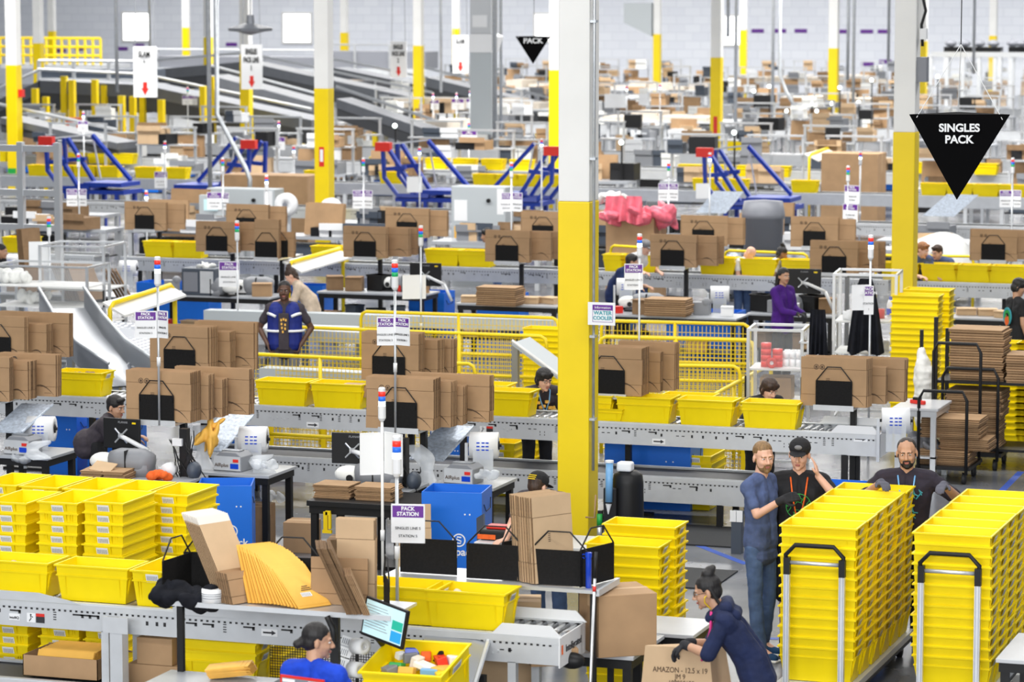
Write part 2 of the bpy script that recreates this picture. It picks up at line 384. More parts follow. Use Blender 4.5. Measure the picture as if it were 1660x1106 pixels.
# big duct
p = gy(785, 0, 58); r = thing('air_duct', 'large galvanised air duct dropping beside a conduit', 'duct', (p.x, 58, 0))
z1, z2, z3 = gy(785, 55, 58).z, gy(785, 85, 58).z, gy(785, 235, 58).z
MB().bb(-.34, .34, -.3, .3, z1, 11.5).build('duct_upper', 'alu', r, bevel=.02)
MB().prism([(-.34, z1), (.34, z1), (.50, z1-.08), (.32, z2), (-.36, z2), (-.38, z1-.15)], -.3, .3).build('duct_flare', 'paper', r)
MB().bb(-.36, .32, -.25, .25, z3, z2).build('duct_lower', 'cabinet', r)
MB().bb(-.26, .2, -.32, -.3, z1+.2, z1+.55).build('grille', 'paper', r)
# grey disc lamp
p = gy(406, 50, 48); r = thing('ceiling_lamp', 'wide flat grey lamp hanging over the SINGLES PACK LINE sign', 'lamp', p)
MB().lathe([(0, -.12), (.4, -.02), (.62, 0), (.64, .07), (.3, .16), (.12, .2), (.1, .42), (0, .42)], n=8).build('shade', 'mid_grey', r)
MB().cyl((0, 0, .4), (0, 0, 6), .02).build('stem', 'steel', r)
# ---------------------------------------------------------------- totes
TL, TW, TH = .61, .36, .275
def tote_shape(b, ox=0, oy=0, oz=0, rz=0, m=0):
    """nesting crate: tapering walls, open top, two rims, ribs and hand holds on the short ends"""
    v = []; R = RZ(rz); lx, ly = TL/2, TW/2
    def q(x, y, z): p = R @ V((x, y, 0)); return (p.x + ox, p.y + oy, oz + z)
    def loop(x, y, z): return [q(-x, -y, z), q(x, -y, z), q(x, y, z), q(-x, y, z)]
    bx, by = lx - .045, ly - .04
    prof = [(bx, by, .004), (lx - .022, ly - .022, TH - .085), (lx - .012, ly - .012, TH - .085), (lx - .012, ly - .012, TH - .075), (lx - .019, ly - .019, TH - .073), (lx - .015, ly - .015, TH - .012), (lx, ly, TH - .012), (lx, ly, TH), (lx - .016, ly - .016, TH), (bx - .006, by - .006, .012)]
    for a in prof: v += loop(*a)
    n = len(prof); fs = [(3, 2, 1, 0)]
    fs += [(k*4 + i, k*4 + (i+1) % 4, (k+1)*4 + (i+1) % 4, (k+1)*4 + i) for k in range(n-1) for i in range(4)]
    fs.append(tuple((n-1)*4 + i for i in range(4)))
    b.add(v, fs, m)
    for sx in (-1, 1):          # end ribs and the label ledge
        for yy in (-.12, -.1, .1, .12):
            b.add([q(sx*(lx - .045), yy - .004, .02), q(sx*(lx - .045), yy + .004, .02), q(sx*(lx - .006), yy + .004, TH - .08), q(sx*(lx - .006), yy - .004, TH - .08), q(sx*(lx-.05), yy, .02), q(sx*(lx-.03), yy, TH - .08)], [(0, 1, 2, 3), (0, 3, 5, 4), (1, 4, 5, 2)], m)
        zz = TH - .1
        b.add([q(sx*(lx - .022), -.075, zz), q(sx*(lx - .022), .075, zz), q(sx*(lx + .002), .075, TH - .012), q(sx*(lx + .002), -.075, TH - .012), q(sx*(lx - .05), -.075, zz), q(sx*(lx - .05), .075, zz)], [(0, 1, 2, 3), (0, 4, 5, 1)], m)
    for sy in (-1, 1):
        for xx in (-.22, .22):
            b.add([q(xx - .004, sy*(ly - .04), .02), q(xx + .004, sy*(ly - .04), .02), q(xx + .004, sy*(ly - .01), TH - .08), q(xx - .004, sy*(ly - .01), TH - .08)], [(0, 1, 2, 3)], m)
b = MB(); tote_shape(b); TOTE = b.mesh('tote', 'yellow_plastic')
b = MB()
LABELS = []
for k in range(2):
    b = MB(); s = (-1, 1)[k]; x0 = TL/2 - .018; x1 = TL/2 + .0045
    b.add([(s*x0, -.05, TH-.088), (s*x0, .05, TH-.088), (s*x1, .05, TH-.022), (s*x1, -.05, TH-.022)], [(0, 1, 2, 3)], 0)
    for j in range(7):
        y = -.04 + j*.0125; e = .0015
        b.add([(s*(x0+.006+e), y, TH-.072), (s*(x0+.006+e), y+.006, TH-.072), (s*(x1-.005+e), y+.006, TH-.036), (s*(x1-.005+e), y, TH-.036)], [(0, 1, 2, 3)], 1)
    LABELS.append(b.mesh('barcode_label', ['paper', 'barcode']))
NT = [0]
def tote(x, y, z, rz, label, group=None, lab=True, parent=None, rot=None):
    o = bpy.data.objects.new('tote', TOTE); COL.objects.link(o); o.location = (x, y, z); o.rotation_euler = rot or (0, 0, rz)
    tag(o, label, 'tote', group)
    if lab: c = bpy.data.objects.new('barcode_label', LABELS[0 if rz > 1 else 1]); COL.objects.link(c); c.parent = o
    NT[0] += 1
    return o
def tote_stack(x, y, n, rz, where, group, z0=0.0, pitch=.0795, first=0, lab=True):
    for k in range(first, n):
        j = random.uniform(-.006, .006)
        pos = 'topmost' if k == n-1 else (ORD[k] + ' from bottom' if k else 'lowest')
        tote(x + j, y + random.uniform(-.005, .005), z0 + k*pitch, rz + random.uniform(-.012, .012), 'yellow tote, %s, %s' % (pos, where), group, lab)
FAR_TOTES = MB()

# ---------------------------------------------------------------- conveyors
def conveyor(Y, x0, x1, label, ztop=1.0, depth=.62, near=True, end=False, h=.2, legs=True, roll=True, gap=None, leg_m='black_metal'):
    """roller conveyor running along the hall; near side rail at depth Y"""
    r = thing('conveyor', label, 'conveyor', (x0, Y, 0)); L = x1 - x0
    for s, nm in ((0, 'side_rail'), (1, 'side_rail')):
        b = MB(); y = 0 if s == 0 else depth; e = -1 if s == 0 else 1
        b.bb(0, L, min(y, y - e*.004), max(y, y - e*.004), ztop - h, ztop, 0)
        b.bb(0, L, min(y, y - e*.045), max(y, y - e*.045), ztop, ztop + .006, 0)
        b.bb(0, L, min(y, y - e*.04), max(y, y - e*.04), ztop - h - .004, ztop - h, 0)
        if s == 0:
            b.bb(0, L, -.007, 0, ztop - .05, ztop - .004, 0)
            if near:
                n = int(L/.046)
                for i in range(n): b.bb(i*.046 + .01, i*.046 + .028, -.0025, 0, ztop - .066, ztop - .052, 1)
                x = .25; rr = random.Random(int(Y*10) + 3)
                while x < L - .35:
                    t = rr.choice((0, 1, 2, 3, 4, 5, 0, 1))
                    if t == 0: b.bb(x, x+.09, -.0025, 0, ztop-.09, ztop-.078, 1); b.bb(x+.07, x+.09, -.0025, 0, ztop-.105, ztop-.078, 1)
                    elif t == 1: b.bb(x, x+.02, -.0025, 0, ztop-.125, ztop-.095, 1)
                    elif t == 2:
                        for q in range(4): b.bb(x, x+.025, -.0025, 0, ztop-.08-q*.018, ztop-.073-q*.018, 1)
                    elif t == 3:
                        for q in range(2): b.bb(x+q*.06, x+q*.06+.03, -.0025, 0, ztop-.115, ztop-.107, 1)
                    elif t == 4:
                        for q in range(3): b.cyl((x+q*.04, 0, ztop-.12-.02*(q % 2)), (x+q*.04, -.01, ztop-.12-.02*(q % 2)), .008, n=8)
                    else:
                        for q in range(2): b.bb(x+q*.05, x+q*.05+.007, -.0025, 0, ztop-.145, ztop-.13, 1); b.bb(x+q*.05, x+q*.05+.007, -.0025, 0, ztop-.175, ztop-.16, 1)
                    x += rr.uniform(.06, .19)
        b.build(nm, ['grey_metal', 'dark_slot'], r)
    if roll:
        n = min(95, int(L/.085)); st = L/n
        src = MB().cyl((0, .01, ztop - .03), (0, depth - .01, ztop - .03), .027, n=10).mesh('roller', 'roller', True)
        for i in range(n):
            o = bpy.data.objects.new('roller', src); COL.objects.link(o); o.parent = r; o.location = (st*(i+.5), 0, 0)
    else: MB().bb(0, L, .01, depth-.01, ztop-.05, ztop-.02).build('belt', 'belt', r)
    if legs:
        k = max(2, int(L/1.9))
        for i in range(k):
            x = .35 + i*(L - .7)/(k-1)
            for y in (.03, depth-.03): MB().bb(x-.03, x+.03, y-.03, y+.03, 0, ztop-h).build('leg', leg_m, r)
            MB().bb(x-.02, x+.02, .03, depth-.03, .25, .3).build('cross_bar', leg_m, r)
    if end:
        MB().prism([(L-.5, ztop), (L-.42, ztop+.08), (L-.06, ztop+.08), (L+.02, ztop)], -.004, .006).build('end_guard', 'white_plastic', r)
        MB().prism([(L-.75, ztop), (L-.7, ztop+.08), (L-.06, ztop+.08), (L+.02, ztop)], depth-.006, depth+.004).build('end_guard', 'white_plastic', r)
        MB().bb(L-.002, L+.008, -.006, depth+.006, ztop-h-.02, ztop+.0).build('end_plate', 'white_plastic', r)
    return r
def arrow_mark(r, x, z, y=-.004, s=1):
    b = MB(); b.bb(x-.07*s, x+.07*s, y, y+.002, z-.028*s, z+.028*s, 0)
    b.prism([(x-.055*s, z+.007*s), (x+.02*s, z+.007*s), (x+.02*s, z+.02*s), (x+.058*s, z), (x+.02*s, z-.02*s), (x+.02*s, z-.007*s), (x-.055*s, z-.007*s)], y-.002, y, 1)
    b.build('arrow_label', ['paper', 'ink'], r)
def warn_label(r, x, z, y=-.004):
    b = MB(); b.bb(x, x+.07, y, y+.002, z-.035, z+.035, 0); b.bb(x+.075, x+.145, y, y+.002, z+.012, z+.035, 2); b.bb(x+.075, x+.145, y, y+.002, z-.035, z+.012, 1)
    b.tube([(x+.02, y-.001, z-.025), (x+.035, y-.001, z-.005), (x+.03, y-.001, z+.012), (x+.05, y-.001, z+.005)], .004, 5, 1)
    b.ell((x+.033, y-.002, z+.022), (.007, .002, .007), m=1)
    b.build('warning_label', ['paper', 'ink', 'red'], r)

# ---------------------------------------------------------------- flattened cartons
def smile(b, w_, h, y, m=1, k=1):
    """the curved arrow, two round marks and code strip printed on a carton"""
    if k & 1:
        pts = [(w_*(.1 + .36*t), y, h*(.22 - .17*t*t*1.0 + .09*math.sin(PI*t))) for t in [i/8 for i in range(9)]]
        for i in range(8):
            a, c = pts[i], pts[i+1]; t = .012*math.sin(PI*(i+.5)/8) + .003
            b.add([(a[0], y, a[2]-t), (c[0], y, c[2]-t), (c[0], y, c[2]), (a[0], y, a[2])], [(0, 1, 2, 3)], m)
    if k & 2:
        for x in (-w_*.27, -w_*.18):
            R = [(.028*math.cos(2*PI*i/12), .028*math.sin(2*PI*i/12)) for i in range(12)]
            vs = [(x + p*s, y, h*.80 + q*s) for s in (1, .74) for p, q in R]
            b.add(vs, [(i, (i+1) % 12, 12 + (i+1) % 12, 12 + i) for i in range(12)], m)
            b.add([(x-.012, y, h*.8-.012), (x+.012, y, h*.8-.012), (x+.012, y, h*.8+.012), (x-.012, y, h*.8+.012)], [(0, 1, 2, 3)], m)
    if k & 4:
        for q in range(5):
            z = h*.56 - q*.014; b.add([(-w_*.12, y, z), (-w_*.06, y, z), (-w_*.06, y, z+.006), (-w_*.12, y, z+.006)], [(0, 1, 2, 3)], m)
def carton_mesh(w_, h, t=.008, crease=True, marks=0, col='card', seed=1):
    """one folded carton: two liners with flaps scored at thirds, open corrugated edges"""
    rr = random.Random(seed); b = MB()
    for s in (-1, 1):
        y0, y1 = (s*t*.5 - .0012, s*t*.5 + .0012)
        zs = [0, h*.235, h*.765, h] if crease else [0, h]
        for i in range(len(zs)-1):
            g = .002 if crease else 0; dx = rr.uniform(-.004, .004)
            b.bb(-w_/2 + dx, w_/2 + dx, y0, y1, zs[i] + (g if i else 0), zs[i+1] - (g if i < len(zs)-2 else 0), 0)
    b.bb(-w_/2 - .0005, w_/2 + .0005, -t*.38, t*.38, .003, h - .003, 2)
    if marks: smile(b, w_, h, -t*.5 - .0018, 1, marks)
    if marks & 8: b.bb(w_*.3, w_*.42, -t*.5-.0018, -t*.5-.0012, h*.08, h*.09, 1)
    return b.mesh('carton', [col, 'print_brown', 'card_edge'])
CART = {}
def carton_of(w_, h, marks, col='card', t=.008):
    k = (round(w_, 2), round(h, 2), marks, col, t)
    if k not in CART: CART[k] = carton_mesh(w_, h, t, True, marks, col, len(CART))
    return CART[k]
NC = [0]; FAR_CART = MB()
def bundle(base, n, w_, h, where, group, lean=.08, yaw=0, pitch=.011, marks=7, col='card', rows=None, t=.008, jit=.006, fan=0.0):
    """a row of flattened cartons standing on edge, one behind the other; each carton its own thing"""
    R = Matrix.Rotation(yaw, 3, 'Z')
    for k in range(n):
        off = R @ V((random.uniform(-jit, jit), k*pitch, 0)); a = lean + fan*k + random.uniform(-.006, .006)
        o = bpy.data.objects.new('flattened_carton', carton_of(w_, h, marks if k == 0 else 0, col, t)); COL.objects.link(o)
        o.location = (base[0] + off.x, base[1] + off.y, base[2] + random.uniform(0, .004)); o.rotation_euler = (-a, 0, yaw)
        tag(o, 'flattened carton, %s of %s' % (ORF[k], where), 'carton', group); NC[0] += 1
def far_bundle(base, n, w_, h, yaw=0, pitch=.02, lean=.1, t=.014):
    for k in range(n):
        R = RZ(yaw) @ RX(-lean); b = MB(); b.bb(-w_/2 + random.uniform(-.01, .01), w_/2, -t/2, t/2, 0, h + random.uniform(-.01, .01))
        o = RZ(yaw) @ V((0, k*pitch, 0)); FAR_CART.add([R @ V(p) + V(base) + o for p in b.v], b.f, 0)

# divider plates with wire hoops
b = MB(); b.bb(-.19, .19, -.0025, .0025, 0, .27)
b2 = MB(); b2.tube([(-.178, 0, .2), (-.178, 0, .275), (-.07, 0, .41), (.07, 0, .41), (.178, 0, .275), (.178, 0, .2)], .0065, 6)
PLATE, HOOP = b.mesh('plate', 'black_plate'), b2.mesh('wire_hoop', 'black_metal', True)
def divider(x, y, z, yaw, label, group=None, sx=1, sz=1):
    r = thing('divider', label, 'divider', (x, y, z), yaw, group)
    for nm, me in (('plate', PLATE), ('wire_hoop', HOOP)):
        o = bpy.data.objects.new(nm, me); COL.objects.link(o); o.parent = r
    r.scale = (sx, 1, sz)
    return r

def rack(base, where, spec, yaw=0, post=True, length=1.0, tray=.42, lite=False):
    """carton rack: ledge on a black post, dividers, and the cartons between them.
    spec: list of (offset along, shift across, count, width, height, marks)"""
    x, y, z = base
    r = thing('carton_rack', 'grey ledge on black post, rack of %s' % where, 'rack', base, yaw)
    MB().bb(-tray/2, tray/2, -.03, length, -.03, -.004).build('ledge', 'alu', r)
    MB().bb(-tray/2, tray/2, -.035, -.03, -.035, .02).build('ledge_lip', 'grey_metal', r)
    if post:
        MB().bb(.1, .16, .3, .36, -z, -.03).build('post', 'black_metal', r)
        MB().bb(-.1, .4, .28, .38, -z, -z+.03).build('foot', 'black_metal', r)
    R = RZ(yaw)
    for i, (oy, ox, n, w_, h, mk) in enumerate(spec):
        p = R @ V((ox, oy, 0)) + V(base)
        d = R @ V((min(ox, .06) if i else 0, oy - .014, 0)) + V(base)
        divider(d.x, d.y, z, yaw, 'black wire-hooped divider, %s at %s' % (ORF[i], where), 'dividers on carton racks')
        ord_ = ['front', 'middle', 'rear', 'rearmost'][i] if len(spec) > 1 else 'only'
        bundle((p.x, p.y + .012, z), n, w_, h, 'the %s bunch, %s' % (ord_, where), 'cartons standing on the racks', yaw=yaw, marks=mk, lean=.02, pitch=.027, t=.016, jit=.014)

# light towers with station signs
def station_sign(parent, x, z, w_, h, yaw, l1, l2, blank=False, y=0):
    r = bpy.data.objects.new('station_panel', None); COL.objects.link(r); r.parent = parent; r.location = (x, y, z); r.rotation_euler = (0, 0, yaw)
    b = MB(); b.bb(-w_/2, w_/2, 0, .008, 0, h, 0); e = .006
    for (x0, x1, z0, z1) in ((-w_/2, -w_/2+e, 0, h), (w_/2-e, w_/2, 0, h), (-w_/2, w_/2, 0, e), (-w_/2, w_/2, h-e, h)): b.bb(x0, x1, -.002, .0, z0, z1, 0)
    if not blank: b.bb(-w_/2+.01, w_/2-.01, -.003, 0, h*.66, h-.012, 1)
    b.build('board', ['paper', 'purple'], r)
    if not blank:
        text('PACK\nSTATION', r, (0, -.005, h*.815), h*.135, 'paper', bold=.0012)
        text(l1, r, (0, -.004, h*.38), h*.098, 'ink'); text(l2, r, (0, -.004, h*.18), h*.098, 'ink')
    return r
def tower(px, pt, pb, Y, label, signs=(), lit=1, zb=None, rad=.013, scale=1, cols=('red_glow', 'blue_glow'), pm='alu', lamp_on=True):
    """signal tower: pole, base joint, coloured light stack; signs = (side px, top, bottom, kind, line, yaw)"""
    a, c = gy(px, pt, Y), gy(px, pb, Y); zb = c.z if zb is None else zb; H = a.z - zb
    r = thing('signal_tower', label, 'signal light', (a.x, Y, zb)); s = scale
    MB().cyl((0, 0, 0), (0, 0, H - .3*s), rad, n=10).build('pole', pm, r, True)
    if H > .9: MB().cyl((0, 0, H*.35), (0, 0, H*.35 + .09), rad*1.5, n=10).build('pole_joint', 'white_plastic', r, True)
    MB().lathe([(0, H-.3*s), (.02*s, H-.3*s), (.034*s, H-.275*s), (.034*s, H-.17*s), (0, H-.17*s)], n=14).build('lamp_base', 'white_plastic', r)
    z = H - .17*s; st = ['lit_lamp'] if lamp_on else ['green_glow']
    for q in st + list(cols[::-1]):
        MB().cyl((0, 0, z), (0, 0, z + .042*s), .031*s, n=14).build('lamp_lens', q, r, True); z += .043*s
    MB().lathe([(.031*s, z), (.031*s, z+.025*s), (.024*s, z+.035*s), (0, z+.036*s)], n=14).build('lamp_cap', 'white_plastic', r)
    for (x0, x1, y0, y1, kind, l1, l2) in signs:
        p, q = gy(x0, y0, Y), gy(x1, y1, Y); h = p.z - q.z; cx = (x0 + x1)/2
        wd = abs(q.x - p.x); side = 1 if cx > px else -1
        # panels spread like an open book from the pole
        ang = {1: -.35, -1: .35}[side]
        if kind == 'flat': ang = YAW*.6
        cxw = (p.x + q.x)/2 - a.x
        o = station_sign(r, cxw, q.z - zb, wd/math.cos(ang) if kind != 'flat' else wd, h, ang if kind != 'back' else ang*1.5, l1, l2, kind == 'back', y=-abs(cxw)*math.tan(abs(ang))*.6 - .02)
    return r
# ---------------------------------------------------------------- people
for nm, c in (('skin_fair', (.72, .42, .30)), ('skin_tan', (.52, .29, .18)), ('skin_brown', (.26, .13, .075)), ('skin_dark', (.10, .045, .025)), ('lip', (.45, .16, .13))):
    mat(nm, c, .5, vary=.05, scale=12)
for nm, c in (('hair_black', (.012, .010, .010)), ('hair_brown', (.045, .022, .012)), ('hair_sandy', (.26, .15, .06)), ('hair_ginger', (.32, .13, .04)), ('hair_stub', (.035, .025, .02))):
    mat(nm, c, .55, vary=.45, scale=60, bump=.5, stretch=(1, 1, .25))
for nm, c in (('eye_white', (.8, .8, .78)), ('iris', (.03, .02, .015))): mat(nm, c, .2)
for nm, c in (('cloth_blue', (.004, .055, .56)), ('cloth_navy', (.006, .014, .06)), ('cloth_slate', (.075, .11, .24)), ('cloth_black', (.010, .010, .012)), ('cloth_plum', (.022, .016, .028)),
              ('cloth_purple', (.06, .005, .20)), ('cloth_denim', (.075, .13, .27)), ('cloth_charcoal', (.045, .036, .045)), ('cloth_dkblue', (.006, .02, .09)), ('cloth_white', (.75, .76, .78)), ('cloth_pink', (.85, .06, .30)),
              ('cloth_peach', (.62, .50, .38)), ('cloth_grey', (.2, .2, .21)), ('glove', (.018, .018, .022)), ('glove_grey', (.10, .10, .13)), ('shoe_blue', (.01, .06, .16))):
    mat(nm, c, .85, vary=.22, scale=14, bump=.35)
WR = bpy.data.textures.new('wrinkles', 'CLOUDS'); WR.noise_scale = .09; WR.noise_depth = 3
def blob(name, b, m, parent, vox, wrinkle=0, smooth=2):
    o = b.build(name, m, parent)
    r = o.modifiers.new('remesh', 'REMESH'); r.mode = 'VOXEL'; r.voxel_size = vox; r.use_smooth_shade = True
    if wrinkle:
        d = o.modifiers.new('wrinkle', 'DISPLACE'); d.texture = WR; d.strength = wrinkle; d.mid_level = .5; d.texture_coords = 'LOCAL'
    s = o.modifiers.new('smooth', 'SMOOTH'); s.factor = .6; s.iterations = smooth
    return o
def hand_caps(b, wr, d, pn, curl=.5, s=1, infl=0, thumb=1, point=False):
    """palm, four bent fingers of unequal length and a thumb leaving the side of the palm"""
    d = V(d).normalized(); pn = V(pn); pn = (pn - d*pn.dot(d)).normalized(); sd = d.cross(pn).normalized()*thumb
    wr = V(wr); k0 = wr + d*.085*s
    for t in (-.028, -.009, .010, .029):
        b.cap(wr + d*.012*s + sd*t*.75*s, k0 + sd*t*s, .0135*s + infl, .0125*s + infl, 8)
    for i, (t, L) in enumerate(((.031, .072), (.010, .08), (-.011, .075), (-.031, .058))):
        p = k0 + sd*t*s; dd = d.copy(); cu = curl*(1 + .12*i); cu = 0.05 if (point and i == 0) else cu
        for q, f in enumerate((.45, .32, .23)):
            a = cu*(.7 if q == 0 else 1); ax = sd*thumb
            dd = (dd*math.cos(a) + pn*math.sin(a)).normalized() if True else dd
            pn2 = (pn*math.cos(a) - d*math.sin(a))
            e = p + dd*L*f*s; b.cap(p, e, (.0088 - .0008*q)*s + infl, (.0082 - .0008*q)*s + infl, 8); p = e
    p = wr + d*.022*s + sd*.026*s; e = p + (d*.55 + sd*.75 + pn*.25).normalized()*.042*s; b.cap(p, e, .0125*s + infl, .0105*s + infl, 8)
    e2 = e + (d*.9 + sd*.25 + pn*.35).normalized()*.032*s; b.cap(e, e2, .0105*s + infl, .009*s + infl, 8)
DEF = dict(pelvis=(0, 0, .96), waist=(0, .0, 1.10), chest=(0, 0, 1.33), neck=(0, .012, 1.49), head=(0, -.02, 1.655),
           shL=(.185, .01, 1.435), shR=(-.185, .01, 1.435), elL=(.25, .03, 1.16), elR=(-.25, .03, 1.16), wrL=(.27, -.04, .93), wrR=(-.27, -.04, .93),
           hipL=(.095, 0, .93), hipR=(-.095, 0, .93), knL=(.105, -.02, .51), knR=(-.105, -.02, .51), anL=(.11, .02, .09), anR=(-.11, .02, .09), hdL=(0, -.2, -1), hdR=(0, -.2, -1), pnL=(-1, 0, 0), pnR=(1, 0, 0))
def person(label, loc, rz, H=1.78, J={}, head=(0, 0, 0), skin='skin_fair', hair='hair_brown', style='short', shirt='cloth_black', sleeve=.6, pants='cloth_denim', shoes='cloth_black',
           girth=1.0, beard=None, glasses=False, gloves=None, cap=None, vox=.007, curl=(.5, .5), legs=True, extra=None, long_sleeve=False, shorts=False, hem=-.06, trim=None):
    j = {k: V(v) for k, v in DEF.items()}; j.update({k: V(v) for k, v in J.items()}); s = H/1.78
    for k in j:
        if k[:2] not in ('hd', 'pn'): j[k] = j[k]*s
    r = thing('person', label, 'person', loc, rz)
    Rh = Euler((head[1], head[2], head[0])).to_matrix(); C = j['head']; hs = s*1.0
    hp = lambda x, y, z: C + Rh @ V((x, y, z))*hs
    def he(b, c, q): b.ell(hp(*c), [t*hs for t in q], Rh, 12, 8)
    def hc(b, a, c, r1, r2=None, n=8): b.cap(hp(*a), hp(*c), r1*hs, (r2 or r1)*hs, n)
    sx = (j['shL'] - j['shR']).normalized(); px = (j['hipL'] - j['hipR']).normalized(); g = girth*s
    def torso(b, e=0, low=True, shoulders=True):
        ch, wa, pe, nk = j['chest'], j['waist'], j['pelvis'], j['neck']
        for sg in (-1, 1):
            b.cap(ch + sx*.085*g*sg, wa + (sx + px)*.5*.06*g*sg, .104*g + e, .104*g + e)
            b.cap(ch + sx*.07*g*sg, nk + sx*.03*s*sg - (nk - ch)*.12, .1*g + e, .055*s + e)
            if low: b.cap(wa + px*.06*g*sg, pe + px*.07*g*sg, .112*g + e, .118*g + e)
            if shoulders: b.cap(nk + sx*.04*sg - (nk - ch)*.15, j['shL' if sg > 0 else 'shR'], .055*s + e, .058*g + e)
            b.cap(ch + sx*.08*g*sg, j['shL' if sg > 0 else 'shR'] - (nk-ch)*.1, .09*g + e, .06*g + e)
    b = MB()
    torso(b)
    for sd in 'LR':
        b.cap(j['sh'+sd], j['el'+sd], .052*g, .041*g); b.cap(j['el'+sd], j['wr'+sd], .041*g, .028*s)
        hand_caps(b, j['wr'+sd], j['hd'+sd], j['pn'+sd], curl[0 if sd == 'L' else 1], s, thumb=1 if sd == 'L' else -1)
        if legs: b.cap(j['hip'+sd], j['kn'+sd], .08*g, .052*g); b.cap(j['kn'+sd], j['an'+sd], .052*g, .036*s); b.cap(j['an'+sd], j['an'+sd] + V((0, -.12, -.05))*s, .036*s, .03*s)
    b.cap(j['neck'] - (j['neck'] - j['chest'])*.2, hp(0, .022, -.06), .058*s, .054*s)
    for c, q in (((0, .014, .035), (.079, .093, .086)), ((0, -.02, -.028), (.068, .067, .083)), ((0, -.028, -.068), (.056, .053, .043)), ((0, -.068, -.097), (.022, .019, .018)),
                 ((.034, -.058, -.03), (.023, .024, .024)), ((-.034, -.058, -.03), (.023, .024, .024)), ((.082, .012, -.008), (.009, .019, .031)), ((-.082, .012, -.008), (.009, .019, .031)),
                 ((.012, -.096, -.034), (.0085, .01, .008)), ((-.012, -.096, -.034), (.0085, .01, .008))): he(b, c, q)
    hc(b, (-.036, -.074, .024), (.036, -.074, .024), .012); hc(b, (0, -.082, .012), (0, -.107, -.028), .0085, .0125)
    blob('body', b, skin, r, vox if vox < .008 else vox)
    near = vox < .01
    for sg in (-1, 1):
        b = MB(); he(b, (sg*.030, -.0725, .004), (.0115, .0115, .0058)); o = b.build('eye', 'eye_white', r, True)
        if near: b = MB(); he(b, (sg*.030, -.0835, .004), (.0052, .003, .0054)); b.build('iris', 'iris', o, True)
        b = MB(); hc(b, (sg*.013, -.087, .021), (sg*.047, -.076, .024), .0042, n=6); b.build('eyebrow', hair if style != 'bald' else 'hair_stub', r, True)
    b = MB(); he(b, (0, -.086, -.060), (.023, .0085, .005)); he(b, (0, -.084, -.069), (.019, .009, .005)); b.build('lips', 'lip', r, True)
    if beard:
        b = MB(); he(b, (0, -.026, -.080), (.056, .059, .044)); he(b, (0, -.066, -.1), (.028, .022, .022)); hc(b, (-.026, -.083, -.050), (.026, -.083, -.050), .007)
        hc(b, (-.066, -.0, -.01), (-.052, -.02, -.07), .012); hc(b, (.066, -.0, -.01), (.052, -.02, -.07), .012)
        hc(b, (-.028, -.08, -.05), (-.027, -.076, -.085), .007); hc(b, (.028, -.08, -.05), (.027, -.076, -.085), .007)
        blob('beard', b, beard, r, .006)
    # hair
    b = MB()
    if style in ('short', 'buzz', 'receding'):
        e = {'short': .008, 'buzz': .003, 'receding': .003}[style]; z = {'short': .05, 'buzz': .052, 'receding': .044}[style]; y = {'short': .02, 'buzz': .024, 'receding': .030}[style]
        he(b, (0, y, z), (.079 + e, .092 + e, .082 + e)); he(b, (0, .045, .0), (.072, .066, .07))
        if style == 'short': hc(b, (-.04, -.055, .09), (.045, -.05, .092), .025 if not cap else .004)
    elif style == 'mop':
        he(b, (0, .014, .05), (.092, .106, .09)); he(b, (0, .045, -.01), (.088, .075, .085)); he(b, (.03, -.055, .07), (.05, .035, .035)); he(b, (-.03, -.05, .07), (.05, .035, .03)); hc(b, (.082, .0, .02), (.078, .01, -.05), .016); hc(b, (-.082, .0, .02), (-.078, .01, -.05), .016)
    elif style in ('bun', 'topbun', 'long'):
        he(b, (0, .022, .048), (.084, .097, .086)); he(b, (0, .05, .0), (.074, .066, .075))
        if style == 'bun': he(b, (0, .135, -.03), (.036, .034, .032)); he(b, (0, .10, -.01), (.04, .04, .04))
        if style == 'topbun': he(b, (0, .06, .15), (.042, .04, .034)); he(b, (.01, .04, .13), (.05, .05, .04)); he(b, (-.02, .08, .16), (.03, .026, .024)); hc(b, (.07, .03, .03), (.06, .07, -.09), .014); hc(b, (-.07, .03, .03), (-.06, .07, -.09), .014)
        if style == 'long':
            for x in (-.05, 0, .05): hc(b, (x, .07, .02), (x*.8, .13, -.3), .045, .035); hc(b, (x*.8, .13, -.3), (x*.5, .14, -.46), .035, .02)
            hc(b, (.068, .0, .04), (.07, .06, -.12), .02); hc(b, (-.068, .0, .04), (-.07, .06, -.12), .02)
    if b.v: blob('hair', b, hair, r, .007, .004)
    if cap:
        b = MB(); he(b, (0, .012, .064), (.093, .107, .082)); o = blob('cap_crown', b, cap, r, .007)
        b = MB(); R2 = Rh @ RX(.12); b.ell(hp(0, -.11, .042), (.07*hs, .075*hs, .007*hs), R2, 16, 6); b.build('cap_brim', cap, r, True)
        b = MB(); he(b, (0, -.092, .088), (.032, .012, .02)); b.build('cap_badge', 'cloth_grey', r, True)
    if glasses:
        b = MB()
        for sg in (-1, 1):
            pts = [hp(sg*.031 + .021*math.cos(t*PI/6), -.094, .004 + .016*math.sin(t*PI/6)) for t in range(13)]; b.tube(pts, .0018*s, 6)
            b.tube([hp(sg*.052, -.09, .008), hp(sg*.08, .01, .008)], .0018*s, 6)
        b.tube([hp(-.01, -.096, .006), hp(.01, -.096, .006)], .0018*s, 6); b.build('glasses', 'black_metal', r)
    # clothes
    b = MB(); torso(b, .013*s)
    up = px.cross(sx)
    if hem < 0: b.cap(j['pelvis'] - px*.07*g, j['pelvis'] + px*.07*g, .132*g, .132*g); b.cap(j['pelvis'] + px*.07*g + V((0, 0, hem))*s, j['pelvis'] - px*.07*g + V((0, 0, hem))*s, .127*g, .127*g)
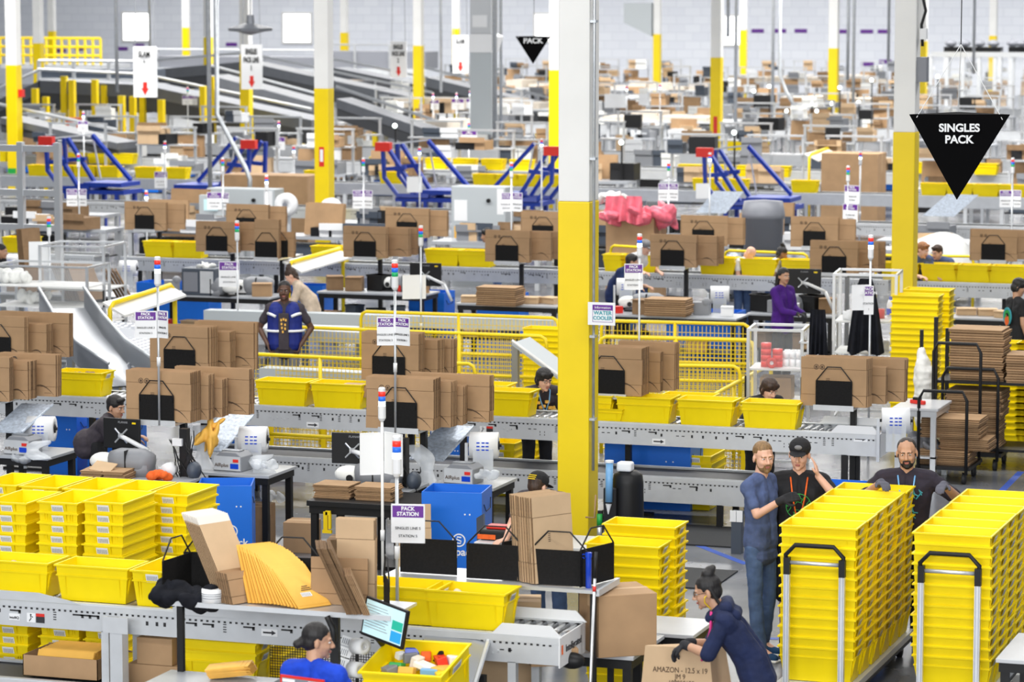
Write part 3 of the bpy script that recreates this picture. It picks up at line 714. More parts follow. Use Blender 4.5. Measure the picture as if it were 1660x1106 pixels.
    for sd in 'LR':
        a, e, wv = j['sh'+sd], j['el'+sd], j['wr'+sd]
        if long_sleeve: b.cap(a, e, .07*g, .055*g); b.cap(e, e + (wv-e)*.86, .055*g, .042*s)
        else: b.cap(a, a + (e-a)*sleeve*.9, .061*g, .059*g)
    blob('shirt', b, shirt, r, max(.008, vox), .018 if near else .012, 1)
    if legs:
        b = MB(); b.cap(j['pelvis'] - px*.07*g, j['pelvis'] + px*.07*g, .127*g, .127*g)
        for sd in 'LR':
            k, a = j['kn'+sd], j['an'+sd]; b.cap(j['hip'+sd], k, .094*g, .07*g)
            if shorts: b.cap(j['hip'+sd], k - (k-j['hip'+sd])*.02, .1*g, .09*g)
            else: b.cap(k, a + (k-a)*.02, .07*g, .06*s)
        blob('trousers' if not shorts else 'shorts', b, pants, r, max(.009, vox), .02, 1)
        for sd in 'LR':
            a = j['an'+sd]; b = MB(); b.cap(a + V((0, .035, -.045))*s, a + V((0, -.05, -.04))*s, .042*s, .045*s); b.cap(a + V((0, -.05, -.045))*s, a + V((0, -.15, -.057))*s, .045*s, .032*s); b.cap(a, a + V((0, 0, .05))*s, .045*s, .042*s)
            o = blob('shoe', b, shoes, r, .008)
            b = MB(); b.bb(a.x-.045*s, a.x+.045*s, a.y-.185*s, a.y+.075*s, 0, .02*s); b.build('sole', 'paper' if shoes != 'cloth_black' else 'rubber', r, bevel=.008)
    if gloves:
        for i, sd in enumerate('LR'):
            b = MB(); hand_caps(b, j['wr'+sd], j['hd'+sd], j['pn'+sd], curl[i], s, .003, 1 if sd == 'L' else -1); w0 = j['wr'+sd]; e0 = j['el'+sd]
            b.cap(w0 + (e0-w0).normalized()*.04, w0, .036*s, .034*s); blob('glove', b, gloves, r, .006)
    r['j'] = ''; del r['j']
    return r, j, hp
def lanyard(r, j, m='orange', L=.42, card='cyan_plastic'):
    n, c = j['neck'], j['chest']; b = MB(); f = -.158
    for sg in (-1, 1): b.tube([n + V((sg*.07, .03, .03)), n + V((sg*.07, -.07, -.02)), c + V((sg*.05, f - .005, .0)), c + V((0, f - .012, -L + .17))], .007, 6)
    o = b.build('lanyard', m, r, True)
    MB().box(c + V((0, f - .016, -L + .12)), (.06, .006, .09)).build('badge_card', card, o)
# ---------------------------------------------------------------- small builders
def carton_box(loc, w_, d, h, yaw, label, group=None, m='card', open_=False, tape=True, name='cardboard_box', tex=None):
    r = thing(name, label, 'box', loc, yaw, group); b = MB(); t = .006
    if open_:
        b.bb(-w_/2, w_/2, -d/2, -d/2+t, 0, h); b.bb(-w_/2, w_/2, d/2-t, d/2, 0, h); b.bb(-w_/2, -w_/2+t, -d/2, d/2, 0, h); b.bb(w_/2-t, w_/2, -d/2, d/2, 0, h); b.bb(-w_/2, w_/2, -d/2, d/2, 0, t)
        b.build('carton_body', m, r)
        for s in (1,):
            f = MB(); f.box((0, 0, 0), (w_, d*.45, t)); o = f.build('flap', m, r, loc=(0, s*(d/2 + d*.2), h - d*.06)); o.rotation_euler = (-s*.35, 0, 0)
    else:
        b.bb(-w_/2, w_/2, -d/2, d/2, 0, h); b.build('carton_body', m, r, bevel=.004)
        if tape: MB().bb(-w_/2-.001, w_/2+.001, -.025, .025, h*.75, h+.0015).build('packing_tape', 'card_pale' if m == 'card' else 'card', r)
    return r
def flat_stack(loc, n, w_, d, yaw, where, group, t=.022, dark=False):
    """strapped flat cartons lying one on another"""
    b = MB()
    b.bb(-w_/2, w_/2, -d/2, d/2, 0, t*.2, 0); b.bb(-w_/2+.001, w_/2-.001, -d/2+.001, d/2-.001, t*.2, t*.7, 1); b.bb(-w_/2, w_/2, -d/2, d/2, t*.7, t, 0)
    k = ('flat', round(w_, 2), round(d, 2), round(t, 3))
    if k not in CART: CART[k] = b.mesh('flat_carton', ['card', 'card_edge'])
    for i in range(n):
        o = bpy.data.objects.new('flat_carton', CART[k]); COL.objects.link(o)
        o.location = (loc[0] + random.uniform(-.014, .014), loc[1] + random.uniform(-.012, .012), loc[2] + i*(t+.001)); o.rotation_euler = (0, 0, yaw + random.uniform(-.03, .03))
        tag(o, 'flat carton, %s of %s' % ('topmost' if i == n-1 else (ORD[i] + ' from bottom' if i else 'lowest'), where), 'carton', group)
def table(x0, x1, y0, y1, z, label, top='table_top', leg='black_metal', name='work_table', th=.03, shelf=None, cat='table'):
    r = thing(name, label, cat, (x0, y0, 0)); w_, d = x1-x0, y1-y0
    MB().bb(0, w_, 0, d, z-th, z).build('table_top', top, r, bevel=.004)
    MB().bb(.02, w_-.02, .02, d-.02, z-th-.07, z-th).build('apron', leg, r)
    for a in (.03, w_-.09):
        for c in (.03, d-.09): MB().bb(a, a+.06, c, c+.06, 0, z-th).build('leg', leg, r)
    if shelf: MB().bb(.03, w_-.03, .03, d-.03, shelf-.02, shelf).build('lower_shelf', leg, r)
    return r
def roll(loc, R_, L, axis, label, m='white_plastic', core='card', group=None, stripe=None, cat='roll', name='label_roll'):
    r = thing(name, label, cat, loc, 0, group); a = V(axis).normalized()*L/2
    MB().ring(-a, a, R_, R_*.35, 24).build('winding', m, r, True); MB().ring(-a*1.01, a*1.01, R_*.36, R_*.26, 16).build('core', core, r, True)
    if stripe:
        b = MB()
        for t in (-.35, 0, .3):
            for q in range(10):
                th = q*2*PI/10; 
                b.ring(a*t + a*.0, a*(t+.14), R_*1.006, R_*.99, 24); break
        b.build('printed_band', stripe, r, True)
    return r
def jumble_bag(name, loc, size, m, label, cat, seed=1, vox=.012, group=None, n=9):
    rr = random.Random(seed); r = MB()
    for i in range(n): r.ell((rr.uniform(-.5, .5)*size[0], rr.uniform(-.5, .5)*size[1], size[2]*rr.uniform(.15, .5)), (size[0]*rr.uniform(.18, .34), size[1]*rr.uniform(.2, .36), size[2]*rr.uniform(.15, .4)), Euler((rr.random(), rr.random(), rr.random()*3)).to_matrix(), 10, 7)
    o = blob(name, r, m, None, vox, .03, 1); o.location = loc; tag(o, label, cat, group); return o

# ---------------------------------------------------------------- line A, the near pack line
YA = -8.0
ca = conveyor(YA, -4.6, 2.43, 'near grey roller conveyor with arrow and warning labels, ending by the big box', 1.0, .58, end=True, h=.195, leg_m='grey_metal')
for (px, py) in ((437, 1026), (890, 1040)): p = gy(px, py, YA); arrow_mark(ca, p.x + 4.6, p.z, s=.9)
p = gy(44, 1001, YA); warn_label(ca, p.x + 4.6, p.z)
p = gy(24, 1000, YA); b = MB().bb(-.045, .045, 0, .003, -.025, .025).build('maker_label', 'paper', ca, loc=(p.x+4.6, -.006, p.z)); text('IntelliQ', b, (0, -.004, -.005), .026, 'ink')
t_ = text('Intelligrated', ca, (7.03+.012, .30, .9), .075, 'ink', rot=(PI/2, 0, PI/2)); MB().bb(7.04, 7.043, .03, .055, .875, .94).build('maker_mark', 'orange', ca)
g = MB(); g.prism([(0, 1.0), (2.1, 1.0), (2.02, 1.02), (1.75, 1.065), (0, 1.065)], -.02, -.014); p = gy(133, 985, YA); g.build('side_guard', 'grey_metal', ca, loc=(p.x + 4.6 - 2.1, 0, 0))
p = gy(282, 990, YA); MB().bb(0, 1.55, -.022, -.014, .98, 1.05).build('side_guard', 'grey_metal', ca, loc=(p.x+4.6, 0, 0))
p = gy(201, 1050, YA); b = MB(); b.bb(-.05, .05, -.13, -.03, 0, .9).build('leg', 'grey_metal', ca, loc=(p.x+4.6, 0, 0)); MB().bb(-.1, .1, -.14, -.13, .83, .95).build('mounting_plate', 'grey_metal', ca, loc=(p.x+4.6, 0, 0))
cl = conveyor(YA-.02, -4.6, 1.2, 'lower return conveyor with dark belt under the near pack line', .40, .6, near=False, roll=False, h=.10, legs=False)
for x in (.4, 2.4, 4.6): 
    for y in (.05, .52): MB().bb(x, x+.06, y, y+.06, 0, .3).build('leg', 'grey_metal', cl)

# totes riding on line A
ytA = YA + .04 + TW/2
def on_line(pxl, pxr, Y, z, label, rz=0, group=None, zpy=1000):
    a, c = gy(pxl, zpy, Y), gy(pxr, zpy, Y); x = (a.x + c.x)/2
    return tote(x, Y + (TW/2 if rz == 0 else TL/2), z, rz, label, group)
on_line(-46, 86, YA+.04, 1.0, 'yellow tote on the near conveyor, cut by the left edge of the photo')
on_line(80, 217, YA+.04, 1.0, 'yellow tote holding a dark parcel, on the near conveyor')
on_line(204, 290, YA+.02, 1.0, 'yellow tote turned end-on beside the black divider on the near conveyor', PI/2)
on_line(596, 692, YA+.05, 1.0, 'yellow tote half hidden behind the filled tote at the right end of the near conveyor')
on_line(678, 829, YA+.03, 1.0, 'yellow tote with packing inside, at the right end of the near conveyor')
for i, (a, bq, q, lb) in enumerate(((130, 917, 'card_dark', 'dark striped parcel in a tote on the near conveyor'), (735, 946, 'film', 'crumpled clear packing film in the tote at the conveyor end'), (20, 900, 'card_pale', 'pale carton bits showing above the leftmost tote'))):
    p = gy(a, bq, YA + .2); jumble_bag('parcel', (p.x, YA + .22, 1.14), (.14, .1, .14), q, lb, 'parcel', i+4)

# stacks of totes behind line A
for i, (px, w_) in enumerate(((166, 'rightmost of the front stacks behind the near conveyor'), (92, 'middle one of the front stacks behind the near conveyor'), (10, 'leftmost of the front stacks behind the near conveyor'))):
    p = gy(px, 826, -6.75); tote_stack(p.x, -6.75 + TL/2, 16, PI/2, w_, 'totes stacked behind the near line', pitch=(p.z - .22)/15)
for i, px in enumerate((270, 200, 132, 62, -6)):
    p = gy(px, 813 - (270-px)*.06, -6.0); z0 = p.z + .055 - .275 - 5*.0795
    tote_stack(p.x, -6.0 + TL/2, 6, PI/2, '%s rear stack from the right, behind the near conveyor' % ORF[i], 'totes stacked behind the near line', z0=z0)
    if i == 0: zst = z0; xst = p.x
table(xst - 2.0, xst + .25, -6.05, -5.3, zst - .002, 'low steel platform carrying the rear row of tote stacks', 'steel', name='platform', cat='platform')
# below line A
def on_lower(px0, px1, h, d, label, m='card', zz=.402, **k):
    a, c = gy(px0, 1080, -7.9), gy(px1, 1080, -7.9); return carton_box(((a.x+c.x)/2, -7.9 + d/2, zz), c.x - a.x, d, h, 0, label, m=m, **k)
bx = on_lower(37, 158, .16, .42, 'open carton full of padded envelopes under the near conveyor', open_=True)
p = gy(97, 1060, -7.9)
b = MB(); b.bb(-.12, .12, -.003, .003, 0, .24, 0); PEN = b.mesh('padded_envelope', ['envelope'])
for k in range(16):
    o = bpy.data.objects.new('padded_envelope', PEN); COL.objects.link(o); o.location = (p.x + .0, -7.87 + k*.022, .415); o.rotation_euler = (-.45, 0, random.uniform(-.04, .04)); o.scale = (1.9, 1, .8)
    tag(o, 'orange padded envelope, %s in the open carton under the near conveyor' % (ORF[k] if k < 15 else 'last'), 'envelope', 'envelopes in the open carton')
on_lower(222, 279, .2, .4, 'upper brown box under the near conveyor left of the dark post', zz=.56, tape=False)
on_lower(207, 292, .155, .45, 'lower brown box under the near conveyor left of the dark post', tape=False)
for k, zz in enumerate((.40, .48, .56)):
    a = gy(346, 1060, -7.9); tote(a.x, -7.65, zz, .02, 'yellow tote %s in the shaded stack under the near conveyor' % ('lowest', 'second', 'topmost')[k], 'totes under the near line')
a = gy(433, 1060, -7.0); tote_stack(a.x, -6.8, 7, PI/2, 'slim stack behind the mesh under the near conveyor', 'totes under the near line')
a = gy(500, 1060, -7.6); r = thing('mesh_guard', 'dark mesh guard panel below the near conveyor behind the woman in blue', 'guard', (a.x - .3, -7.62, .35))
b = MB()
for k in range(46): b.bb(k*.02, k*.02+.004, 0, .003, 0, .42)
for k in range(22): b.bb(0, .92, 0, .003, k*.02, k*.02+.004)
b.build('mesh_panel', 'black_metal', r); MB().bb(-.02, .94, -.01, .0, -.35, 0).bb(-.02, .94, -.01, .012, .42, .45).build('mesh_frame', 'black_metal', r)

# station A left: raised ledge with cartons and padded envelopes
ZS = 1.3
a, c = gz(283, 972, ZS), gz(560, 991, ZS); Ys = (a.y + c.y)/2 - .05; Yb = Ys + .5
r = thing('packing_shelf', 'grey raised shelf with black post, holding envelopes and cartons over the near conveyor', 'shelf', (0, 0, 0))
MB().bb(a.x - .02, c.x + .35, Ys, Yb, ZS - .022, ZS - .002).build('shelf_plate', 'alu', r)
MB().bb(a.x - .02, c.x + .35, Ys - .006, Ys, ZS - .035, ZS - .0).build('front_edge', 'grey_metal', r)
px = gy(290, 1000, Ys).x; MB().bb(px - .022, px + .022, Ys + .01, Ys + .05, .0, ZS - .022).build('post', 'black_metal', r)
px = gy(537, 1010, Ys).x; MB().bb(px - .03, px + .03, Ys + .05, Ys + .09, .0, ZS - .022).build('post', 'black_metal', r)
b = MB()
for x, yy in ((px - .2, .02), (px + .4, .02)): b.bb(x, x+.05, Ys + yy - .012, Ys + yy - .008, ZS-.034, ZS-.004)
b.build('price_tag_strip', 'paper', r)
p = gy(537, 1030, Ys - .02); b = MB(); b.tube([(p.x - .02, Ys - .04, p.z + .13), (p.x + .03, Ys - .06, p.z + .05), (p.x + .04, Ys - .06, p.z - .02), (p.x - .02, Ys - .05, p.z - .06), (p.x-.06, Ys-.03, p.z-.02)], .022, 10)
tag(b.build('cable_loop', 'black_metal', None, True), 'thick black cable loop hanging below the packing shelf by the woman in blue', 'cable')
def sh(px, py=975): return gz(px, py, ZS)
d1 = gz(262, 945+25, ZS); divider(d1.x + .05, Ys + .2, ZS, 1.46, 'black divider turned sideways at the left end of the packing shelf')
q = gy(340, 960, Ys+.42); divider(q.x, Ys + .42, ZS, .12, 'black divider facing forward behind the crumpled dark jacket', sx=1.0)
q = gy(475, 960, Ys+.44); divider(q.x, Ys + .44, ZS, .1, 'black divider mostly hidden behind the fan of padded envelopes', sx=1.1)
# white topped cartons leaning left, short cartons before them
q = gy(402, 985, Ys + .12)
bundle((q.x - .0, Ys + .1, ZS), 7, .26, .22, 'the short row left of the envelope fan', 'short cartons on the packing shelf', lean=.30, yaw=1.1, pitch=.019, marks=0, t=.013)
q2 = gy(398, 930, Ys + .28)
for k in range(9):
    R_ = RZ(1.1); off = R_ @ V((0, k*.020, 0)); b = None
    if ('wt', 1) not in CART:
        m_ = MB(); m_.bb(-.14, .14, -.004, .004, 0, .5, 0); m_.bb(-.139, .139, -.0045, .0045, .5, .56, 1); m_.bb(-.1405, .1405, -.003, .003, .005, .49, 2); CART[('wt', 1)] = m_.mesh('carton', ['card_pale', 'card_white', 'card_edge'])
    o = bpy.data.objects.new('white_topped_carton', CART[('wt', 1)]); COL.objects.link(o); o.location = (q2.x + off.x - .02, Ys + .24 + off.y, ZS + .12); o.rotation_euler = (-.60, 0, 1.1)
    o.location.z = ZS + .01 + k*.002 + .07
    tag(o, 'tall white-topped carton, %s of the row leaning left on the packing shelf' % ORF[k], 'carton', 'white-topped cartons on the packing shelf')
# padded envelopes
b = MB(); b.bb(-.13, .13, -.0035, .0035, 0, .38, 0); b.bb(-.122, .122, -.0055, .0055, .02, .34, 0); b.bb(-.131, .131, -.002, .002, .375, .42, 0)
b.bb(-.1325, -.129, -.0032, .0032, 0, .38, 2); ENV = b.mesh('padded_envelope', ['envelope', 'paper', 'envelope_edge'])
p0 = gy(505, 1000, Ys + .03)
NE = 15
for k in range(NE):
    t = k/(NE - 1); o = bpy.data.objects.new('padded_envelope', ENV); COL.objects.link(o)
    o.location = (p0.x - .0 - t*.40 + random.uniform(-.004, .004), Ys + .10 + t*.07, ZS + .004 + .012*math.sin(PI*t)); a_ = .98 - .52*t
    o.rotation_euler = (-a_, 0, .95 - .1*t)
    tag(o, 'orange padded envelope, %s of the fan leaning on the packing shelf' % (ORF[k] + ' from the front' if k else 'front one'), 'envelope', 'padded envelopes on the packing shelf')
    if k == 0:
        m_ = MB(); m_.bb(-.05, .03, -.0085, -.0075, .10, .14, 0)
        for q in range(6): m_.bb(-.045+q*.012, -.04+q*.012, -.0092, -.0085, .105, .135, 1)
        for q in range(3): m_.bb(-.03+.01*q, .06-.012*q, -.0085, -.0075, .16+.018*q, .167+.018*q, 2)
        c_ = m_.build('shipping_label', ['paper', 'barcode', 'print_brown'], o)
# tall scored carton bundle and dark edges right of the envelopes
q = gy(568, 985, Ys + .3)
bundle((q.x + .02, Ys + .33, ZS), 7, .27, .58, 'the tall upright bunch right of the envelope fan', 'upright cartons right of the envelopes', lean=.02, yaw=.12, pitch=.013, marks=0, col='card_pale')
bundle((q.x - .06, Ys + .24, ZS), 3, .40, .32, 'the low wide bunch right of the envelope fan', 'upright cartons right of the envelopes', lean=.06, yaw=.12, pitch=.012, marks=0, col='card')
q = gy(598, 985, Ys + .16)
bundle((q.x - .05, Ys + .12, ZS), 8, .34, .50, 'the dark-edged bunch leaning right behind the screen', 'dark-edged cartons by the screen', lean=-.42, yaw=-1.15, pitch=-.013, marks=0, col='card_dark')
bundle((q.x + .02, Ys + .1, ZS), 4, .3, .30, 'the short dark-edged bunch leaning right behind the screen', 'dark-edged cartons by the screen', lean=-.42, yaw=-1.15, pitch=-.012, marks=0, col='card')
q = gy(625, 960, Ys + .2); divider(q.x, Ys + .22, ZS - .05, -1.1, 'dark divider turned sideways behind the touch screen')
# jacket, label roll
q = gy(300, 960, Ys + .1)
o = jumble_bag('jacket', (q.x + .01, Ys + .1, ZS - .05), (.40, .2, .22), 'black_cloth', 'crumpled dark jacket lying over the left end of the packing shelf', 'jacket', 12, .01, n=26)
q = gy(342, 965, Ys + .08); roll((q.x + .02, Ys + .06, ZS + .045), .075, .09, (0, 0, 1), 'white label roll standing on the packing shelf beside the jacket', 'paper', 'card', stripe='barcode')

# touch screen on an arm
def monitor(loc, w_, h, yaw, tilt, label, roll_=0, screen=True, arm=None, back=False):
    r = thing('monitor', label, 'monitor', loc); r.rotation_euler = (tilt, roll_, yaw)
    b = MB().bb(-w_/2, w_/2, 0, .03, -h/2, h/2); b.build('casing', 'black_metal', r, bevel=.005)
    MB().bb(-w_/2+.015, w_/2-.015, -.0015, .0005, -h/2+.022, h/2-.015).build('screen', 'screen_pale' if screen else 'sign_black', r)
    if screen:
        b = MB(); b.bb(w_*.2, w_*.45, -.003, -.0015, -.02, h*.16, 0); b.bb(w_*.2, w_*.45, -.003, -.0015, -h*.38, -.03, 1)
        for k in range(9): b.bb(-w_*.44, w_*(.05 + .1*((k*7) % 3)/3), -.0025, -.0015, h*.32 - k*h*.07, h*.335 - k*h*.07, 2)
        b.build('screen_buttons', ['screen_green', 'screen_blue', 'grey_plastic'], r)
    return r
q = gy(622, 1010, -9.0)
monitor((q.x, -9.0, q.z), .40, .27, -.42, -.10, 'black touch screen with green and blue buttons above the filled tote', .13)
q = gy(612, 1035, -8.95); tag(MB().tube([(q.x, -8.95, q.z), (q.x - .03, -8.75, q.z - .1), (q.x-.05, -8.6, .95)], .02).build('screen_bracket', 'black_metal'), 'black bracket arm behind the touch screen', 'bracket')
# slanted chute between conveyor and the filled tote
P = [gz(700, 1016, .995), gz(797, 1022, .995), gz(770, 1112, .72), gz(640, 1112, .72)]
r = thing('chute', 'slanted grey metal slide leading down from the near conveyor beside the filled tote', 'chute', (0, 0, 0))
b = MB(); b.add([P[0], P[1], P[2], P[3]] + [p - V((0, 0, .012)) for p in P], [(0, 1, 2, 3)[::-1], (4, 5, 6, 7), (0, 1, 5, 4), (1, 2, 6, 5), (2, 3, 7, 6), (3, 0, 4, 7)]); b.build('slide_plate', 'steel', r)
b = MB(); u = (P[2] - P[1]); b.tube([P[1] + V((0, 0, .01)), P[2] + V((0, 0, .01))], .018, 6); b.build('slide_rim', 'alu', r)
b = MB(); b.bb(P[2].x - .1, P[2].x - .04, P[2].y + .3, P[2].y + .36, 0, .72); b.bb(P[3].x + .1, P[3].x + .16, P[3].y + .3, P[3].y + .36, 0, .7); b.build('slide_leg', 'black_metal', r)
# filled tote
q = gz(684, 1078, .95); zq = .74
tt = tote(q.x, q.y + .0, zq, 0, 'yellow tote full of small goods, tipped towards the woman in blue'); tt.rotation_euler = (.30, -.04, -.12); tt.scale = (1.04, 1.35, 1.05)
table(q.x - 1.6, q.x + .35, q.y - .95, q.y + .27, .66, 'grey pack bench in front of the woman in blue', 'table_top')
for i, (dx, dy, w3, m_, nm, lb) in enumerate(((-.17, -.02, (.09, .10, .05), 'green_plastic', 'packet', 'green packet inside the filled tote'), (-.12, .08, (.10, .04, .07), 'grey_plastic', 'packet', 'grey bagged item inside the filled tote'),
        (.03, .0, (.10, .16, .04), 'white_foam', 'packet', 'white plastic bag inside the filled tote'), (.1, .08, (.15, .07, .06), 'red', 'small_box', 'red and black small box inside the filled tote'),
        (.16, -.01, (.12, .14, .03), 'envelope', 'padded_envelope', 'orange envelope inside the filled tote'), (-.02, .11, (.07, .06, .07), 'orange', 'small_box', 'orange small box inside the filled tote'), (-.2, .1, (.07, .05, .05), 'paper', 'small_box', 'white small box inside the filled tote'), (.08, -.06, (.05, .12, .05), 'cyan_plastic', 'packet', 'pale blue packet inside the filled tote'), (-.2, -.07, (.09, .09, .06), 'machine_grey', 'packet', 'grey packet at the near left of the filled tote'), (-.08, -.06, (.11, .08, .05), 'envelope', 'padded_envelope', 'orange padded envelope at the near side of the filled tote'), (.2, .09, (.10, .08, .07), 'paper', 'small_box', 'white box in the far right corner of the filled tote'), (-.05, .03, (.10, .06, .09), 'card_white', 'small_box', 'cream box in the middle of the filled tote'), (.19, -.08, (.08, .10, .06), 'yellow_paint', 'packet', 'yellow packet at the near right of the filled tote'), (.07, .13, (.1, .05, .09), 'black_metal', 'small_box', 'black box standing at the back of the filled tote'), (-.13, .13, (.1, .06, .08), 'blue_plastic', 'small_box', 'blue box standing at the back of the filled tote'))):
    b = MB(); b.box((0, 0, 0), w3, 0, RZ(i*.7) @ RX(.25*((i % 3)-1))); 
    if i == 3: b.box((0, -.01, .031), (.07, .03, .004), 0, RZ(i*.7))
    tag(b.build(nm, m_, None, loc=(q.x + dx, q.y + dy*1.2, zq + .20 + dy*.35), bevel=.008), lb, nm.replace('_', ' '))
# table with envelope pile in front, label rolls
q = gz(372, 1100, .80)
table(q.x - .5, q.x + .33, q.y - .4, q.y + .12, .80, 'corner of a grey bench with an envelope pile at the lower edge of the photo', 'table_top')
for k in range(9):
    o = bpy.data.objects.new('padded_envelope', ENV); COL.objects.link(o); o.location = (q.x - .13, q.y - .0 - .01*k, .81 + k*.009); o.rotation_euler = (-PI/2 + .12, 0, -PI/2 + .25 + random.uniform(-.05, .05)); o.scale = (.75, 1, .72)
    tag(o, 'orange padded envelope lying in the low pile, %s' % ('topmost' if k == 8 else ORD[k] + ' from the bottom' if k else 'at the bottom'), 'envelope', 'envelopes in the low pile')
q = gy(583, 1048, -8.75); roll((q.x, -8.75, q.z), .055, .11, (1, -.5, .1), 'upper label roll on a spindle below the touch screen', 'paper', 'white_plastic')
q = gy(577, 1086, -8.8); roll((q.x, -8.8, q.z), .055, .10, (1, -.5, .1), 'lower label roll on a spindle below the touch screen', 'paper', 'white_plastic')
q = gy(578, 1066, -8.7); tag(MB().bb(q.x - .01, q.x + .01, -8.7, -8.68, .66, q.z + .1).bb(q.x - .06, q.x + .08, -8.7, -8.69, q.z - .12, q.z - .1).build('roll_stand', 'black_metal'), 'thin dark stand carrying the two label rolls', 'stand')
q = gy(558, 1060, -8.72); b = MB()
for k in range(4): b.bb(-.05, .05, 0, .003, -.17 + k*.075, -.105 + k*.075, 0); [b.bb(-.04 + j*.014, -.034 + j*.014, -.002, 0, -.16 + k*.075, -.12 + k*.075, 1) for j in range(5)]
o = b.build('label_strip', ['paper', 'barcode'], None, loc=q); o.rotation_euler = (-.2, .25, 0); tag(o, 'strip of printed barcode labels hanging from the upper roll', 'label strip')

# station A right: rack with three dividers above the conveyor end
ZR = 1.265; YR = -7.55
p0, p1 = gy(640, 950, YR + .3), gy(967, 957, YR)
r = thing('packing_shelf', 'grey raised shelf with three wide black dividers near the blue bottle', 'shelf', (0, 0, 0))
MB().bb(p0.x, p1.x, YR, YR + .5, ZR - .03, ZR - .005).build('shelf_plate', 'alu', r)
MB().bb(p1.x - .005, p1.x + .02, YR - .0, YR + .5, ZR - .045, ZR).build('side_edge', 'grey_metal', r)
MB().bb(p1.x - .055, p1.x - .015, YR + .02, YR + .06, 0, ZR - .03).build('post', 'black_metal', r)
MB().bb(p1.x - .055, p1.x - .015, YR + .44, YR + .48, 0, ZR - .03).build('post', 'black_metal', r)
MB().bb(p0.x + .02, p0.x + .06, YR + .44, YR + .48, 0, ZR - .03).build('post', 'black_metal', r)
for i, (a, c, py) in enumerate(((648, 742, 933), (755, 851, 943), (860, 953, 950))):
    l, rr_ = gy(a, py, YR + .2 - i*.06), gy(c, py, YR + .2 - i*.06); yy = YR + .2 - i*.06
    divider((l.x + rr_.x)/2, yy, ZR, .03, 'wide black divider %s on the shelf with the blue bottle' % ('below the PACK STATION sign', 'in the middle', 'at the right')[i], sx=1.15, sz=.95)
q = gy(972, 930, YR + .25); divider(q.x - .02, YR + .25, ZR, 1.25, 'dark divider turned sideways at the right end of the shelf with the blue bottle', sx=1.1)
q = gy(848, 920, YR + .42); divider(q.x + .0, YR + .35, ZR, 1.15, 'thin wire-topped divider turned sideways between the middle and right black plates')
q = gy(890, 930, YR + .4)
bundle((q.x + .10, YR + .20, ZR), 12, .36, .62, 'the thick bunch on the shelf by the blue bottle', 'upright cartons by the blue bottle', lean=.08, yaw=1.0, pitch=.021, marks=4, col='card_pale', t=.015, jit=.008)
q = gy(952, 955, YR + .05)
r = thing('bottle', 'tall slim blue water bottle on the corner of the raised shelf', 'bottle', (q.x, YR + .08, ZR - .003))
MB().lathe([(0, 0), (.021, 0), (.021, .2), (.018, .22), (.018, .235)], n=16).build('bottle_body', 'blue_plastic', r, True); MB().lathe([(.024, .22), (.024, .255), (0, .258)], n=16).build('bottle_cap', 'blue_plastic', r)
b = MB(); b.tube([(-.02, 0, .24), (-.045, 0, .24), (-.05, 0, .22), (-.03, 0, .21)], .004, 6); b.build('carry_loop', 'blue_plastic', r)
# pole with scanner leaning at the shelf corner
a, c = gy(966, 895, YR - .1), gy(957, 1110, YR - .3)
r = thing('pole', 'slim light grey pole with black grip in front of the shelf corner post', 'pole', c); d = a - c
MB().tube([(0, 0, -c.z), (0, 0, 0), d*.8], .011, 10).build('shaft', 'alu', r, True); MB().tube([d*.8, d], .013, 10).build('grip', 'black_metal', r, True); MB().tube([d*.7, d*.74], .0125, 10).build('red_band', 'red', r, True)
# tower by the near pack-station sign
tower(643, 705, 985, -7.975, 'near white signal tower with the SINGLES LINE 5 STATION 5 sign', ((638, 690, 815, 881, 'flat', 'SINGLES LINE 5', 'STATION 5'),), scale=1.0, zb=1.006)

# tables, boxes, carton handler's bench
zt = .75
p = gz(1030, 1063, zt); table(p.x - 1.35, p.x, p.y - .05, p.y + .75, zt, 'white topped bench carrying the large taped box', 'bench_white')
q = gz(1112, 1036, zt); table(p.x - .3, q.x + .02, p.y + .80, q.y + .75, zt, 'white topped bench with scuff marks before the tall tote stacks', 'bench_white')
b = MB()
for (x, y, w_, h) in ((-.25, .0, .1, .03), (-.1, .02, .08, .03), (.02, .0, .06, .04), (-.42, -.12, .09, .02), (-.4, -.03, .04, .02)): b.bb(x, x+w_, y, y+h, 0, .0015)
o = b.build('scuff_mark', 'barcode', None, loc=(q.x - .3, q.y + .05, zt)); tag(o, 'torn grey sticker remains on the scuffed white bench', 'stickers')
b0 = gz(937, 1078, zt)
carton_box((b0.x + .12, b0.y + .56, zt + .001), .44, .46, .45, .62, 'large closed brown box with crossed tape standing on the white bench')
q = gz(868, 1082, zt); carton_box((q.x + .05, q.y + .2, zt + .001), .34, .3, .12, .5, 'low brown box under the conveyor end on the white bench')
q = gy(835, 985, -7.25); carton_box((q.x - .1, -7.15, .0), .5, .3, 1.08, .3, 'tall pale carton edge seen behind the conveyor end', m='card_pale')
p = gz(1614, 1068, zt); table(p.x, p.x + 1.2, p.y, p.y + .95, zt, 'white bench cut by the right edge of the photo, in front of the totes cart', 'bench_white')
q = gy(940, 1072, -7.5); tag(MB().ell((0, 0, 0), (.1, .07, .06)).build('motor', 'black_metal', None, True, loc=(q.x + .02, -7.75, .79)), 'round black drive motor below the end of the near conveyor', 'motor')
# tall tote stacks
p = gy(1070, 880, -5.6); nn = 13; z0 = 0
tote_stack(p.x - TL/2, -5.6 + TW/2, nn, 0, 'nearer tall stack behind the scuffed white bench', 'totes in the tall stacks by the bench')
p = gy(1098, 860, -5.15); tote_stack(p.x - TL/2 - .01, -5.15 + TW/2, 14, 0, 'farther tall stack behind the scuffed white bench', 'totes in the tall stacks by the bench')

